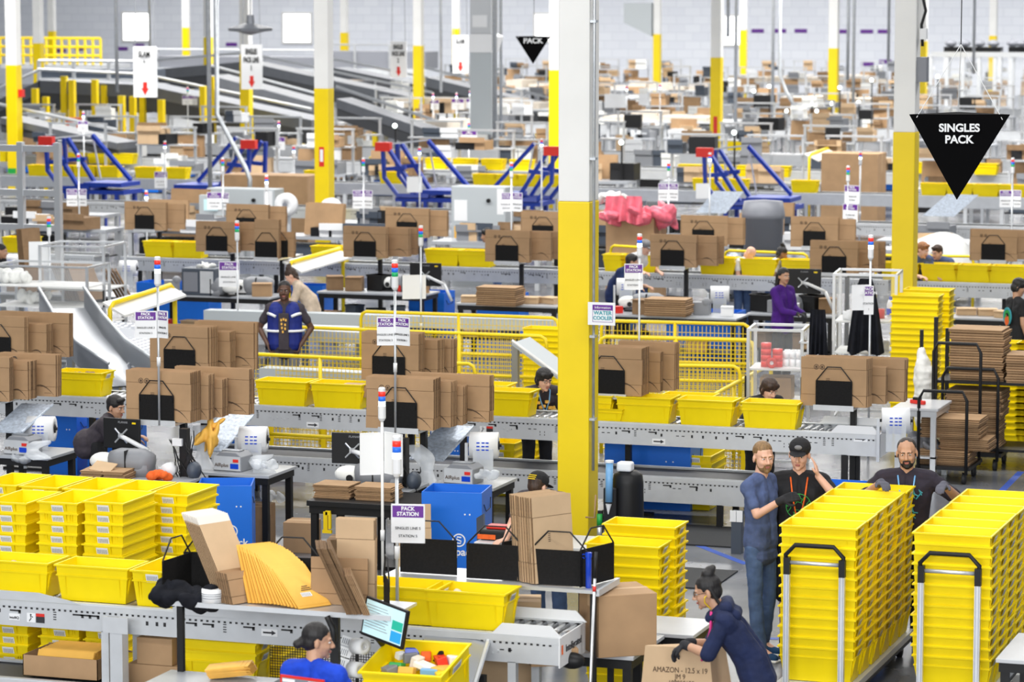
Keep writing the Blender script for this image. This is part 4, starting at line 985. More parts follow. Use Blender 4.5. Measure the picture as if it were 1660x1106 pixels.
# two tote carts
def cart(px0, px1, py, nm, other, dirx=0.0):
    a, c = gy(px0, py, -5.38), gy(px1, py, -5.38); x0, x1 = a.x, c.x; xc = (x0+x1)/2 ; zd = .205
    r = thing('platform_cart', 'long platform cart with looped push handle carrying the %s tote stacks' % nm, 'cart', (xc, -5.42, 0))
    MB().bb(-.3, .3, .0, 2.3, zd-.05, zd).build('deck', 'grey_metal', r); MB().bb(-.31, .31, -.01, 2.31, zd-.07, zd-.05).build('deck_frame', 'black_metal', r)
    for x in (-.215, .215):
        MB().bb(x-.022, x+.022, -.065, -.02, .07, 1.12).build('handle_upright', 'alu', r)
        MB().bb(x-.024, x+.024, -.067, -.018, 1.06, 1.19).build('handle_socket', 'black_metal', r)
        for k in (-.012, .012): MB().bb(x+k-.003, x+k+.003, -.068, -.062, .07, 1.06).build('groove', 'steel', r)
    MB().tube([(-.215, -.045, 1.12), (-.225, -.05, 1.21), (-.15, -.055, 1.29), (.15, -.055, 1.29), (.225, -.05, 1.21), (.215, -.045, 1.12)], .018, 10).build('push_handle', 'black_metal', r, True)
    MB().tube([(-.21, -.04, 1.15), (.21, -.04, 1.15)], .016, 10).build('cross_bar', 'alu', r, True)
    MB().bb(-.24, .24, -.06, -.02, .07, .11).build('foot_bar', 'alu', r)
    for x in (-.22, .22):
        for y in (.15, 2.1):
            w_ = MB().cyl((x-.02, y, .065), (x+.02, y, .065), .065, n=18).build('wheel', 'rubber', r, True); MB().bb(x-.028, x+.028, y-.02, y+.02, .06, zd-.07).build('wheel_fork', 'zinc', w_)
    for s in range(6):
        y = -5.38 + TW/2 + s*.365
        tote_stack(xc, y, 13, 0, '%s stack from the handle on the %s cart' % (ORF[s], nm), 'totes on the carts', z0=zd + .001, pitch=.0785)
    return xc
cx1 = cart(1258, 1390, 1000, 'middle', 'beside the man in the slate blue shirt')
cx2 = cart(1478, 1606, 1000, 'rightmost', 'at the right edge')
# ---------------------------------------------------------------- line B
YB = 2.2; XB0 = gy(45, 650, YB).x
xm1 = gy(597, 668, YB).x; xm2 = gy(735, 676, YB).x; xe = gy(1424, 700, YB).x
cb = conveyor(YB, XB0 - 3, xm1 + .5, 'long grey roller conveyor mid-hall, left of the big carton racks', 1.04, .62, h=.22)
cb2 = conveyor(YB, xm2 - .25, xe, 'long grey roller conveyor passing behind the large yellow column and ending by the capped man', 1.04, .62, end=True, h=.22)
for c_, x0, pts in ((cb, XB0-3, ((507, 689),)), (cb2, xm2-.25, ((1068, 716), (1395, 712)))):
    for (a, b_) in pts: p = gy(a, b_, YB); arrow_mark(c_, p.x - x0, p.z)
p = gy(778, 696, YB); warn_label(cb2, p.x - xm2 + .25, p.z); p = gy(755, 694, YB); MB().bb(-.08, .04, -.005, 0, -.03, .03).build('maker_label', 'paper', cb2, loc=(p.x-xm2+.25, 0, p.z))
p = gy(1000, 783, YB)
conveyor(YB - .05, gy(330, 770, YB).x, gy(1222, 780, YB).x, 'lower return conveyor under the middle pack line', .5, .7, near=True, roll=False, h=.26, legs=True)
# totes on B: (left px, right px)
for i, (a, c, lb) in enumerate(((76, 174, 'yellow tote on the middle line beside the yellow post, dark goods on top'), (415, 494, 'yellow tote on the middle line, first right of the left carton racks'), (497, 592, 'yellow tote on the middle line with pale cartons on top, left of the big racks'),
        (768, 862, 'yellow tote on the middle line in front of the long-haired packer'), (905, 990, 'yellow tote on the middle line right behind the large column'), (994, 1091, 'yellow tote on the middle line, first clear of the column on its right'),
        (1093, 1192, 'yellow tote on the middle line with a round shadow, third from its right end'), (1194, 1300, 'yellow tote at the right end of the middle line'))):
    tote(*(lambda u, v: ((u.x + v.x)/2, YB + .05 + TW/2, 1.03))(gy(a, 660, YB+.05), gy(c, 660, YB+.05)), 0, lb, None, True)
p = gy(125, 625, YB + .3); jumble_bag('parcel', (p.x + .1, YB + .25, 1.2), (.2, .12, .13), 'card_dark', 'dark goods inside the tote beside the yellow post', 'parcel', 21)
p = gy(570, 625, YB + .3); carton_box((p.x + .1, YB + .23, 1.16), .3, .2, .13, .1, 'pale flat carton sticking out of a tote on the middle line')
p = gz(912, 690, 1.1); tote(p.x + .1, YB + .2, 1.035, 0, 'low yellow tote on the rollers before the long-haired packer').scale = (.95, .9, .5)

# racks of cartons at line B
S4 = [(0, 0, 9, .70, .50, 7), (.26, .17, 6, .52, .45, 1), (.46, .28, 7, .40, .38, 1), (.72, .25, 5, .82, .46, 9)]
S3 = [(0, 0, 7, .68, .46, 7), (.28, .2, 6, .45, .36, 1), (.52, .25, 5, .66, .46, 1)]
p = gz(680, 698, 1.25); XR2 = p.x
YT2 = p.y - .03
rack((gz(643, 698, 1.25).x, p.y, 1.25), 'the near station left of the column', S4)
p = gz(628, 618, 1.3); rack((p.x + .02, p.y, 1.3), 'the rear station left of the column', [(0, 0, 8, .66, .52, 7), (.34, .14, 6, .6, .42, 1), (.6, .3, 5, .4, .40, 1)])
p = gz(255, 684, 1.25); YT1 = p.y - .03; rack((p.x, p.y, 1.25), 'the near station by the hunched packer', S4)
p = gz(292, 606, 1.3); rack((p.x, p.y, 1.3), 'the rear station behind the hunched packer', [(0, 0, 8, .70, .52, 7), (.32, .2, 6, .5, .44, 1), (.58, .28, 5, .72, .52, 9)])
p = gz(-28, 650, 1.25); rack((p.x, p.y, 1.25), 'the near station at the left edge', [(0, 0, 5, .6, .46, 7), (.22, .18, 7, .48, .40, 1), (.5, .25, 5, .68, .44, 9)])
p = gz(-5, 584, 1.3); rack((p.x, p.y, 1.3), 'the rear station at the left edge', [(0, .05, 4, .62, .5, 7), (.22, .28, 7, .46, .4, 1), (.5, .2, 4, .9, .50, 9)])
p = gz(985, 641, 1.3); rack((p.x, p.y, 1.3), 'the station right of the big column', [(0, 0, 10, .72, .5, 7), (.36, .2, 5, .5, .42, 1), (.56, .25, 6, .62, .5, 1)])
p = gz(1352, 660, 1.27); rack((p.x, p.y, 1.27), 'the station before the glass-sided racks', [(0, 0, 8, .68, .5, 7), (.34, .2, 5, .5, .38, 1), (.58, .2, 7, .80, .44, 1)])

# signal towers at line B
tower(255, 415, 690, YT1, 'signal tower with SINGLES LINE 3 STATION 3 signs over the left carton racks', ((224, 255, 503, 548, 'book', 'SINGLES LINE 3', 'STATION 3'), (256, 276, 503, 548, 'book', 'SINGLES', 'STATION 3')), zb=1.22, cols=('red_glow', 'blue_glow'))
tower(640, 420, 700, YT2, 'tall signal tower with purple signs above the carton racks left of the big column', ((615, 640, 513, 560, 'book', 'SINGLES LINE 5', 'STATION 3'), (641, 668, 513, 560, 'book', 'SINGLES LINE 5', 'STATION 1')), zb=1.22, lamp_on=False)
tower(619, 627, 900, -3.4, 'signal tower with two blank white sign backs in front of the carton racks', ((588, 618, 700, 770, 'back', '', ''), (620, 661, 700, 770, 'back', '', '')), zb=0, pm='white_paint')

# pack benches between the lines: tables, machines, film
def film_machine(loc, yaw, label):
    r = thing('air_pillow_machine', label, 'machine', loc, yaw)
    MB().prism([(-.16, 0), (.16, 0), (.16, .15), (.1, .19), (-.08, .19), (-.14, .14)], -.12, .12).build('housing', 'machine_grey', r, bevel=.008)
    MB().bb(-.1, .1, -.05, .05, .185, .2).build('top_grille', 'steel', r)
    p_ = MB().bb(-.15, .15, -.124, -.12, .01, .15).build('front_plate', 'grey_metal', r); text('AIRplus', p_, (-.06, -.128, .06), .05, 'print_brown')
    MB().bb(.04, .13, -.13, -.124, .03, .08).build('blue_print', 'blue_plastic', r); MB().bb(.07, .13, -.13, -.124, .095, .125).build('red_print', 'red', r)
    return r
def film_roll(loc, label, m='film'):
    r = thing('film_roll', label, 'roll', loc); r.rotation_euler = (0, 0, .25)
    MB().ring((-.14, 0, 0), (.14, 0, 0), .13, .045, 26).build('winding', 'white_plastic', r, True)
    MB().ring((.141, 0, 0), (.15, 0, 0), .045, .02, 14).build('core', 'black_metal', r, True)
    b = MB(); 
    for k in range(9):
        th = PI*(.9 + k*.085); 
        for t in (-.05, .0, .04): b.box((t, math.cos(th)*.131, -math.sin(th)*.131*-1 if False else math.sin(th)*-.131*-1), (.03, .012, .012))
    b.build('printed_dots', 'blue_plastic', r)
    MB().bb(-.1, .1, -.132, -.128, -.3, -.02).build('film_web', m, r)
    MB().bb(-.19, -.16, -.02, .02, -.42, .02).build('roll_arm', 'grey_metal', r); MB().cyl((-.18, 0, 0), (.17, 0, 0), .016).build('axle', 'black_metal', r)
    return r
def blue_bin(x, y, h, label, w_=.55, d=.5, rz=0, logo=False):
    r = thing('packing_box', label, 'box', (x, y, 0), rz); b = MB(); t = .012
    b.bb(-w_/2, w_/2, -d/2, -d/2+t, .02, h); b.bb(-w_/2, w_/2, d/2-t, d/2, .02, h); b.bb(-w_/2, -w_/2+t, -d/2+t, d/2-t, .02, h); b.bb(w_/2-t, w_/2, -d/2+t, d/2-t, .02, h); b.bb(-w_/2, w_/2, -d/2, d/2, 0, .02)
    b.build('box_walls', 'blue_box', r)
    b = MB(); b.tube([(w_/2+.004, -d*.32, h-.12), (w_/2+.012, -d*.2, h-.19), (w_/2+.012, d*.2, h-.19), (w_/2+.004, d*.32, h-.1)], .004, 6); b.build('carry_cord', 'black_metal', r)
    b = MB(); b.cyl((w_*.22, -d/2, h-.2), (w_*.22, -d/2-.003, h-.2), .008); b.cyl((w_*.3, -d/2, h-.2), (w_*.3, -d/2-.003, h-.2), .008); b.build('rivet', 'paper', r)
    if logo:
        b = MB(); c = (w_*.12, -d/2-.002, h-.44)
        b.ring((c[0], c[1]+.002, c[2]), (c[0], c[1], c[2]), .062, .05, 24)
        b.tube([(c[0]+.022, c[1], c[2]+.025), (c[0]-.015, c[1], c[2]+.03), (c[0]-.02, c[1], c[2]+.008), (c[0]+.02, c[1], c[2]-.008), (c[0]+.015, c[1], c[2]-.03), (c[0]-.022, c[1], c[2]-.025)], .007, 5)
        b.build('round_mark', 'paper', r); text('COROpack', r, (-.02, -d/2-.003, h-.55), .1, 'paper', bold=.002)
    return r
def dispenser(loc, yaw, label, s=1):
    r = thing('tape_dispenser', label, 'machine', loc, yaw); r.scale = (s, s, s)
    MB().tube([(-.08, 0, .1), (.0, 0, .115), (.2, 0, .115), (.28, 0, .1)], [.1, .115, .115, .09], 14).bb(-.05, .27, -.1, .1, 0, .1).build('drum_housing', 'machine_grey', r, True)
    b = MB(); b.ell((-.16, 0, .11), (.13, .09, .075)).build('white_snout', 'white_foam', r, True)
    MB().cyl((-.13, -.085, .09), (-.13, -.095, .09), .03).build('knob', 'black_metal', r); MB().bb(.075, .085, -.118, .118, .0, .22).build('seam_band', 'black_metal', r)
    MB().bb(-.2, .26, -.09, .09, 0, .02).build('foot_plate', 'black_metal', r); return r
def screen_back(px, py, Y, w_, h, yaw, label, poleY=None):
    c = gy(px, py, Y); r = thing('monitor', label, 'monitor', c, yaw)
    MB().bb(-w_/2, w_/2, -.015, .015, -h/2, h/2).build('casing', 'machine_dark' if False else 'black_metal', r, bevel=.006)
    text('PLANAR', r, (.02, -.017, h*.38), .03, 'barcode'); MB().bb(w_*.3, w_*.4, -.018, -.0155, h*.34, h*.4).build('energy_sticker', 'mesh_wire', r)
    b = MB(); b.box((0, -.025, -.02), (.05, .02, .05)); [b.tube([(0, -.02, -.02), (a, -.02, c2)], .009, 6) for a, c2 in ((.07, .05), (-.07, .05), (.07, -.09), (-.07, -.09))]; b.build('mount_star', 'alu', r)
    b = MB(); b.tube([(0, -.04, -.02), (.08, -.08, -.03), (.33, -.06, -.14)], .024, 8); b.tube([(.33, -.06, -.14), (.44, -.02, -.4)], .024, 8); b.build('support_arm', 'white_plastic', r, True)
    return r
# bench row 1 (around Y -0.5 .. 0.4), z 0.75
def bench(px0, px1, py, Y, label, zt_=.75, d=.7, shelf=None):
    a, c = gy(px0, py, Y), gy(px1, py, Y); return table(a.x, c.x, Y, Y + d, a.z if zt_ is None else zt_, label, 'table_top', shelf=shelf)
bench(318, 436, 778, -.55, 'black legged pack bench with the air pillow machine, left of the long middle conveyor gap')
bench(695, 800, 780, -.55, 'black legged pack bench with the air pillow machine, left of the big yellow column')
bench(-20, 78, 760, -.2, 'black legged pack bench with a grey machine at the left edge of the photo')
q = gy(368, 764, -.45); film_machine((q.x, -.3, .751), -.1, 'grey AIRplus air pillow machine between the two left film rolls'); 
q = gy(743, 778, -.45); film_machine((q.x, -.3, .751), -.1, 'grey AIRplus air pillow machine behind the right blue box')
q = gy(30, 744, -.1); film_machine((q.x, .0, .751), -.1, 'grey air pillow machine at the left edge of the photo')
for (px, py, Y, lb) in ((67, 695, .4, 'large printed film roll at the left edge above a blue box'), (411, 712, .2, 'large printed film roll beside the left AIRplus machine'), (785, 722, .1, 'printed film roll on a bracket beside the big yellow column'), (1452, 682, 2.2, 'printed film roll by the right station near the bearded man')):
    q = gy(px, py, Y); film_roll((q.x, Y, q.z), lb)
for (px, py, Y, w_, h, lb) in ((435, 757, -.45, .16, .09, 'loose air pillows beside the left AIRplus machine'), (800, 772, -.45, .16, .09, 'loose air pillows beside the right AIRplus machine'), (55, 745, -.1, .18, .09, 'loose air pillows beside the machine at the left edge'), (455, 810, .1, .12, .1, 'small bag of air pillows on the lower bench shelf')):
    q = gy(px, py, Y); jumble_bag('air_pillows', (q.x - .1, Y, q.z - .03), (w_*1.6, .2, h*1.3), 'film', lb, 'packing film', int(px), .012)
# hanging strips of film
for i, (px0, py0, px1, py1, lb) in enumerate(((668, 722, 706, 800, 'long twisted strip of air pillows curling into the right blue box'), (318, 690, 345, 775, 'wide strip of clear film hanging by the yellow bag'), (60, 715, 62, 745, 'short strip of film under the left film roll'), (428, 738, 420, 770, 'short strip of film under the middle film roll'))):
    a, c = gy(px0, py0, -.2), gy(px1, py1, -.4); b = MB(); N = 12
    for k in range(N):
        t = k/(N-1); p = a.lerp(c, t); p.x += .06*math.sin(t*5 + i); wv = .08 + .03*math.sin(t*9)
        b.v += [(p.x - wv, p.y - .03, p.z), (p.x + wv, p.y + .03, p.z + .01), (p.x + wv, p.y + .045, p.z), (p.x - wv, p.y - .015, p.z - .01)]
    for k in range(N-1):
        o_ = k*4
        for j_ in range(4): b.f.append((o_+j_, o_+(j_+1) % 4, o_+4+(j_+1) % 4, o_+4+j_)); b.mi.append(0)
    tag(b.build('film_strip', 'film', None, True), lb, 'packing film')
q = gy(338, 712, -.3); o = jumble_bag('mailer_bag', (q.x, -.3, q.z - .12), (.15, .1, .5), 'envelope', 'bright yellow plastic mailer bag hanging by the left carton rack', 'bag', 31)
# inclined panels beside racks
for i, (px, py, py2, dx, lb) in enumerate(((700, 690, 745, 55, 'slanted clear-topped metal slide right of the nearer carton rack'), (345, 672, 730, 40, 'slanted metal slide behind the yellow mailer bag'), (20, 655, 700, 30, 'slanted metal slide at the left edge under the cartons'))):
    a, c = gy(px + 40, py, .6), gy(px - 10, py2, .1); b = MB(); wv = .18
    b.add([(a.x - wv, a.y, a.z), (a.x + wv, a.y, a.z), (c.x + wv, c.y, c.z), (c.x - wv, c.y, c.z), (a.x - wv, a.y, a.z-.012), (a.x + wv, a.y, a.z-.012), (c.x + wv, c.y, c.z-.012), (c.x - wv, c.y, c.z-.012)], [(3, 2, 1, 0), (4, 5, 6, 7), (0, 1, 5, 4), (1, 2, 6, 5), (2, 3, 7, 6), (3, 0, 4, 7)])
    b.tube([(a.x + wv, a.y, a.z), (c.x + wv, c.y, c.z)], .014, 6); tag(b.build('metal_slide', 'bubble'), lb, 'slide')
# blue boxes
q = gy(360, 812, -1.4); blue_bin(q.x, -1.3, .80, 'tall blue corrugated plastic box below the left AIRplus machine, behind the tote stacks', .52, .5, .35, True)
q = gy(738, 830, -1.8); blue_bin(q.x, -1.75, .94, 'blue corrugated plastic box with white logo behind the PACK STATION sign', .56, .5, .15, True)
for (px, py, Y, w_, lb) in ((112, 700, 3.4, .45, 'blue box under the middle line behind the left film roll'), (190, 712, 3.3, .5, 'blue box under the middle line beside the dark-haired packer'), (387, 722, 3.3, .5, 'blue box under the middle line behind the left AIRplus film roll'), (738, 720, 3.3, .4, 'narrow blue box under the middle line left of the big column'), (1060, 750, 3.3, .95, 'wide blue box under the middle line right of the big column'), (1400, 745, 1.0, .8, 'blue box below the right station behind the men')):
    q = gy(px, py, Y); blue_bin(q.x, Y, .72, lb, w_)
q = gy(45, 768, -.9); blue_bin(q.x, -.8, .62, 'blue box at the left edge below the grey machine', .5)
# monitors seen from the back, dispensers
screen_back(198, 703, -.75, .42, .30, -.1, 'black monitor back in front of the dark-haired packer, on a white arm')
screen_back(572, 727, -.75, .42, .30, .1, 'black monitor back left of the blank white sign panels')
q = gy(190, 780, -1.2); dispenser((q.x, -1.1, .78), .05, 'grey and white tape dispenser on the bench before the dark-haired packer', 1.15)
q = gy(590, 783, -1.2); dispenser((q.x, -1.1, .78), .05, 'grey and white tape dispenser behind the rows of strapped cartons', 1.15)
p = gy(130, 790, -1.5); table(p.x - .1, gy(292, 790, -1.5).x, -1.55, -.85, .78, 'pack bench of the dark-haired packer, mostly behind the tote stacks', 'table_top')
p = gy(500, 812, -1.9); table(p.x, p.x + 1.25, -1.95, -1.2, .78, 'black rimmed bench carrying the strapped flat cartons', 'black_metal', th=.05)
table(p.x + .35, gy(672, 790, -1.0).x, -1.15, -.6, .78, 'second bench with the tape dispenser and small boxes behind the strapped cartons', 'table_top')
for k, (a, lb) in enumerate(((532, 'left strapped pack on the black rimmed bench'), (600, 'right strapped pack on the black rimmed bench'))):
    q = gy(a, 806, -1.8); flat_stack((q.x + .02, -1.62, .781), 9, .36, .3, 0, 'the ' + lb, 'flat cartons on the black rimmed bench', t=.013)
q = gy(140, 783, -1.6)
for k, dx in enumerate((0, .24)): flat_stack((q.x + dx, -1.38, .781), 6, .22, .3, .1, 'the %s small pack beside the grey dispenser' % ('left', 'right')[k], 'flat cartons by the dispenser', t=.014)
q = gy(160, 765, -1.5); o = MB().bb(-.11, .11, -.09, .09, 0, .012).build('carton_flap', 'card_pale', None, loc=(q.x, -1.4, .89)); o.rotation_euler = (.35, .1, 0); tag(o, 'tilted pale carton lid on the small packs beside the grey dispenser', 'carton')
q = gy(255, 785, -1.3); jumble_bag('cloth', (q.x + .02, -1.3, .78), (.2, .14, .15), 'orange', 'crumpled bright orange cloth on the bench of the dark-haired packer', 'cloth', 8)
# yellow hand tape gun on bench side, dark posts
q = gy(530, 848, -1.97); r = thing('tape_gun', 'yellow hand tape gun hooked under the black rimmed bench', 'tape gun', (q.x, -2.0, q.z)); b = MB(); b.bb(-.02, .02, -.01, .01, -.07, .11); b.bb(.03, .055, -.012, .012, -.05, .09); b.bb(-.03, .06, -.012, .012, -.09, -.06); b.build('gun_body', 'mesh_wire', r); MB().bb(-.0, .05, -.01, .01, .08, .12).build('gun_grip', 'mesh_wire', r)
for i, (px, py, Y, w_, d, h, m_, lb) in enumerate(((400, 880, -.3, .5, .3, .42, 'card_dark', 'dim brown box on the floor below the left bench'), (490, 880, -.4, .3, .3, .3, 'card', 'small brown box below the black rimmed bench'), (575, 885, -.6, .5, .3, .2, 'card_dark', 'low brown box below the black rimmed bench'), (940, 855, .4, .3, .3, .4, 'card_dark', 'brown box partly behind the big column'),
        (1110, 800, 3.3, .3, .3, .15, 'card', 'small box under the middle line near the floor mat'))):
    q = gy(px, py, Y); carton_box((q.x, Y, 0), w_, d, h, .1*i, lb, m=m_)
for i, (px, py, Y) in enumerate(((300, 760, -1.0), (655, 790, -.9))):
    r = thing('equipment_post', ('black equipment post with tangled cables left of the mailer bag', 'black equipment post with tangled cables right of the blank signs')[i], 'post', (gy(px, py, Y).x, Y, 0))
    MB().bb(-.04, .04, -.04, .04, 0, 1.25).build('post_tube', 'black_metal', r); MB().bb(-.25, .25, -.2, .2, 0, .03).build('foot', 'black_metal', r)
    rr = random.Random(i); b = MB()
    for k in range(9):
        a = V((rr.uniform(-.15, .15), -.06, rr.uniform(1.0, 1.25))); pts = [a]
        for q_ in range(6): pts.append(pts[-1] + V((rr.uniform(-.08, .08), rr.uniform(-.02, .02), -.1)))
        b.tube(pts, .006, 5)
    b.build('cable', 'black_metal', r, True)
    MB().ell((0, 0, 0), (.07, .09, .09)).build('reel', 'machine_dark', r, True, loc=(.12, -.05, .85)); MB().cyl((-.05, -.14, .85), (-.05, -.02, .85), .07).build('label_roll', 'paper', r, True, loc=(-.08, 0, 0)); MB().box((-.05, -.05, 1.12), (.1, .05, .07)).build('power_adapter', 'white_plastic', r)
# packer's red/black printer and laptop in front of the capped packer
q = gy(806, 868, -3.9); r = thing('label_printer', 'black and red portable printer beside the capped packer hand', 'printer', (q.x, -3.9, q.z - .03)); MB().bb(-.13, .13, -.1, .1, 0, .09).build('printer_body', 'black_metal', r, bevel=.02); MB().bb(-.08, .1, -.06, .06, .09, .12).build('red_cover', 'red', r, bevel=.01); MB().bb(-.14, .02, -.105, -.1, .01, .05).build('front_strip', 'orange', r)
a = gy(778, 890, -3.95); table(a.x, a.x + 1.0, -4.1, -3.5, q.z - .032, 'white topped bench under the black and red printer, behind the black dividers', 'bench_white')
q2 = gy(783, 850, -3.7); o = MB().bb(-.1, .1, -.006, .006, -.12, .1).build('tablet', 'machine_dark', None, loc=(q2.x - .02, -3.7, q2.z - .03)); o.rotation_euler = (-.1, -.35, -.9); tag(o, 'dark tablet screen standing on edge before the capped packer', 'tablet')
bundle((gy(672, 850, -2.6).x, -2.6, .0), 5, .3, .9, 'the pale bunch peeking over the PACK STATION sign', 'pale cartons behind the station sign', lean=.15, yaw=.4, marks=0, col='card_pale')
# water cooler with cups beside the column
q = gy(1008, 850, -.2); r = thing('water_cooler', 'black water cooler with clear blue cup tube beside the big yellow column', 'water cooler', (q.x + .03, -.1, 0)); zt2 = gy(1010, 768, -.3).z
MB().tube([(0, 0, .02), (0, 0, .5), (0, 0, zt2 - .12), (0, 0, zt2 - .04), (0, 0, zt2)], [.15, .155, .15, .14, .09], 20).build('cooler_body', 'black_metal', r, True)
MB().bb(-.19, -.06, -.19, -.1, .35, zt2-.15).build('front_panel', 'black_metal', r, bevel=.01)
MB().tube([(-.13, -.2, zt2 - .28), (-.125, -.2, zt2 + .1)], .036, 16).build('cup_tube', 'cyan_plastic', r, True); MB().cyl((-.125, -.2, zt2 + .1), (-.125, -.2, zt2 + .12), .042).build('tube_lid', 'paper', r)
MB().cyl((-.132, -.2, zt2 - .3), (-.135, -.2, zt2 - .4), .03, .004).build('paper_cup', 'paper', r)
MB().bb(-.09, .06, -.1, .02, zt2, zt2 + .09).build('white_bracket', 'paper', r, bevel=.02)
q = gy(972, 840, -.3); r = thing('gas_regulator', 'small green valve and copper fitting strapped low on the big column', 'valve', (q.x, -.3, q.z - .08)); MB().cyl((0, 0, 0), (0, 0, .12), .028).build('valve_body', 'green_plastic', r, True); MB().cyl((0, 0, -.12), (0, 0, 0), .025).build('lower_cup', 'alu', r, True); MB().tube([(-.14, 0, .08), (-.05, 0, .08), (-.04, .0, .3)], .009).build('copper_pipe', 'card', r, True); MB().box((0, .03, 0), (.04, .05, .3)).build('wall_strap', 'black_metal', r)
# floor mats
a = gz(1110, 955); r = MB().bb(-2.2, 0, 0, .95, 0, .014).build('floor_mat', 'mat_rubber', None, loc=(a.x + .25, a.y + .02, .001)); tag(r, 'dark ribbed floor mat, nearer one beside the tall tote stacks', 'mat')
a = gz(1205, 893); r = MB().bb(-1.3, 0, 0, 1.1, 0, .014).build('floor_mat', 'mat_rubber', None, loc=(a.x - .1, a.y + .1, .001)); tag(r, 'dark ribbed floor mat, farther one under the middle pack line', 'mat')
q = gz(1195, 897); r = thing('floor_post', 'short dark post with outlets at the end of the floor mats', 'post', (q.x, q.y, 0)); MB().bb(-.05, .05, -.05, .05, 0, .42).build('post_tube', 'machine_dark', r)
for dx in (-.03, .035): MB().bb(dx-.03, dx+.03, -.06, -.05, .32, .43).build('outlet_plate', 'paper', r)
# totes and crates under line B
for (px, py, Y, n, lb) in ((395, 730, 4.2, 6, 'shaded stack under the middle line by the left bench'), (1140, 770, 3.4, 5, 'short stack right of the wide blue box'), (825, 745, 3.6, 5, 'short stack under the middle line left of the big column')):
    q = gy(px, py, Y); tote_stack(q.x, Y, n, PI/2, lb, 'totes under the middle line')

# ---------------------------------------------------------------- the people near the camera
def placed(px, py, headz, rz, head_local=(0, -.02)):
    p = gz(px, py, headz); R = RZ(rz) @ V((head_local[0], head_local[1], 0)); return (p.x - R.x, p.y - R.y, 0)
def who(label, px, py, rz, H=1.78, J={}, lift=0, **k):
    s = H/1.78; h = V(J.get('head', DEF['head'])); loc = placed(px, py, h.z*s + .0, rz, (h.x*s, h.y*s))
    r, j, hp = person(label, loc, rz, H, J, **k); return r, j, hp
# man in slate blue T-shirt pointing
r, j, hp = who('standing man in slate blue T-shirt and jeans, pointing with a gloved hand', 1238, 742, 1.25, 1.80,
    dict(elR=(-.22, -.10, 1.22), wrR=(-.16, -.31, 1.36), hdR=(.1, -1, .35), pnR=(1, 0, -.2), elL=(.22, .06, 1.18), wrL=(.2, -.04, .94), anL=(.13, .06, .09), anR=(-.10, -.06, .09)), head=(-.62, .06, -.05), skin='skin_fair', hair='hair_sandy', style='buzz', shirt='cloth_slate', sleeve=.75, beard='hair_sandy', gloves='glove', curl=(.3, 1.1), shoes='shoe_blue', hem=-.1, girth=.86, vox=.006)
# man in cap
r, j, hp = who('man in black cap and T-shirt with a soccer-ball print, hand at his ear', 1296, 738, .22, 1.80,
    dict(elL=(.36, -.16, 1.26), wrL=(.155, -.13, 1.50), hdL=(-.25, .1, 1), pnL=(-1, .1, 0), elR=(-.26, .0, 1.17), wrR=(-.25, -.12, .95)), head=(-.12, .12, .05), skin='skin_fair', hair='hair_ginger', style='short', cap='cloth_black', shirt='cloth_black', sleeve=.65, pants='cloth_black', shorts=True, curl=(.15, .5), girth=1.08, vox=.006, hem=-.12)
lanyard(r, j)
b = MB(); c = V((0, -.168, 1.27)); b.ring(c, c + V((0, .004, 0)), .105, .100, 28); b.ring(c, c + V((0, .004, 0)), .04, .036, 6)
for k in range(6):
    a = k*PI/3; b.tube([c + V((math.cos(a)*.04, 0, math.sin(a)*.04)), c + V((math.cos(a)*.10, .002, math.sin(a)*.10))], .003, 5); b.tube([c + V((math.cos(a+.5)*.1, 0, math.sin(a+.5)*.1)), c + V((math.cos(a+.25)*.066, 0, math.sin(a+.25)*.066)), c + V((math.cos(a-.2)*.066, 0, math.sin(a-.2)*.066))], .003, 5)
b.build('ball_print', 'green_plastic', r)
# bearded man between the carts
r, j, hp = who('bearded man in dark plum T-shirt resting his arms on the tote stacks', 1470, 735, .20, 1.80,
    dict(elL=(.41, -.05, 1.30), wrL=(.30, -.36, 1.455), hdL=(-.25, -1, -.1), pnL=(0, -.1, -1), elR=(-.37, -.06, 1.28), wrR=(-.20, -.40, 1.47), hdR=(.35, -1, -.05), pnR=(0, -.1, -1), shL=(.195, 0, 1.44), shR=(-.195, 0, 1.44)), head=(-.05, .08, -.06), skin='skin_tan', hair='hair_stub', style='receding', beard='hair_black', shirt='cloth_plum', sleeve=.95, pants='cloth_black', gloves='glove_grey', curl=(.35, .35), girth=1.06, vox=.006, hem=-.12)
lanyard(r, j, 'cyan_plastic')
b = MB(); rr = random.Random(5)
for k in range(12): 
    p = V((rr.uniform(-.0, .13), -.165, rr.uniform(1.12, 1.38))); b.tube([p, p + V((rr.uniform(-.06, .06), 0.004, rr.uniform(-.05, .05))), p + V((rr.uniform(-.06, .06), .004, rr.uniform(-.05, .05)))], .005, 5)
b.build('shirt_print', 'teal_ink', r)
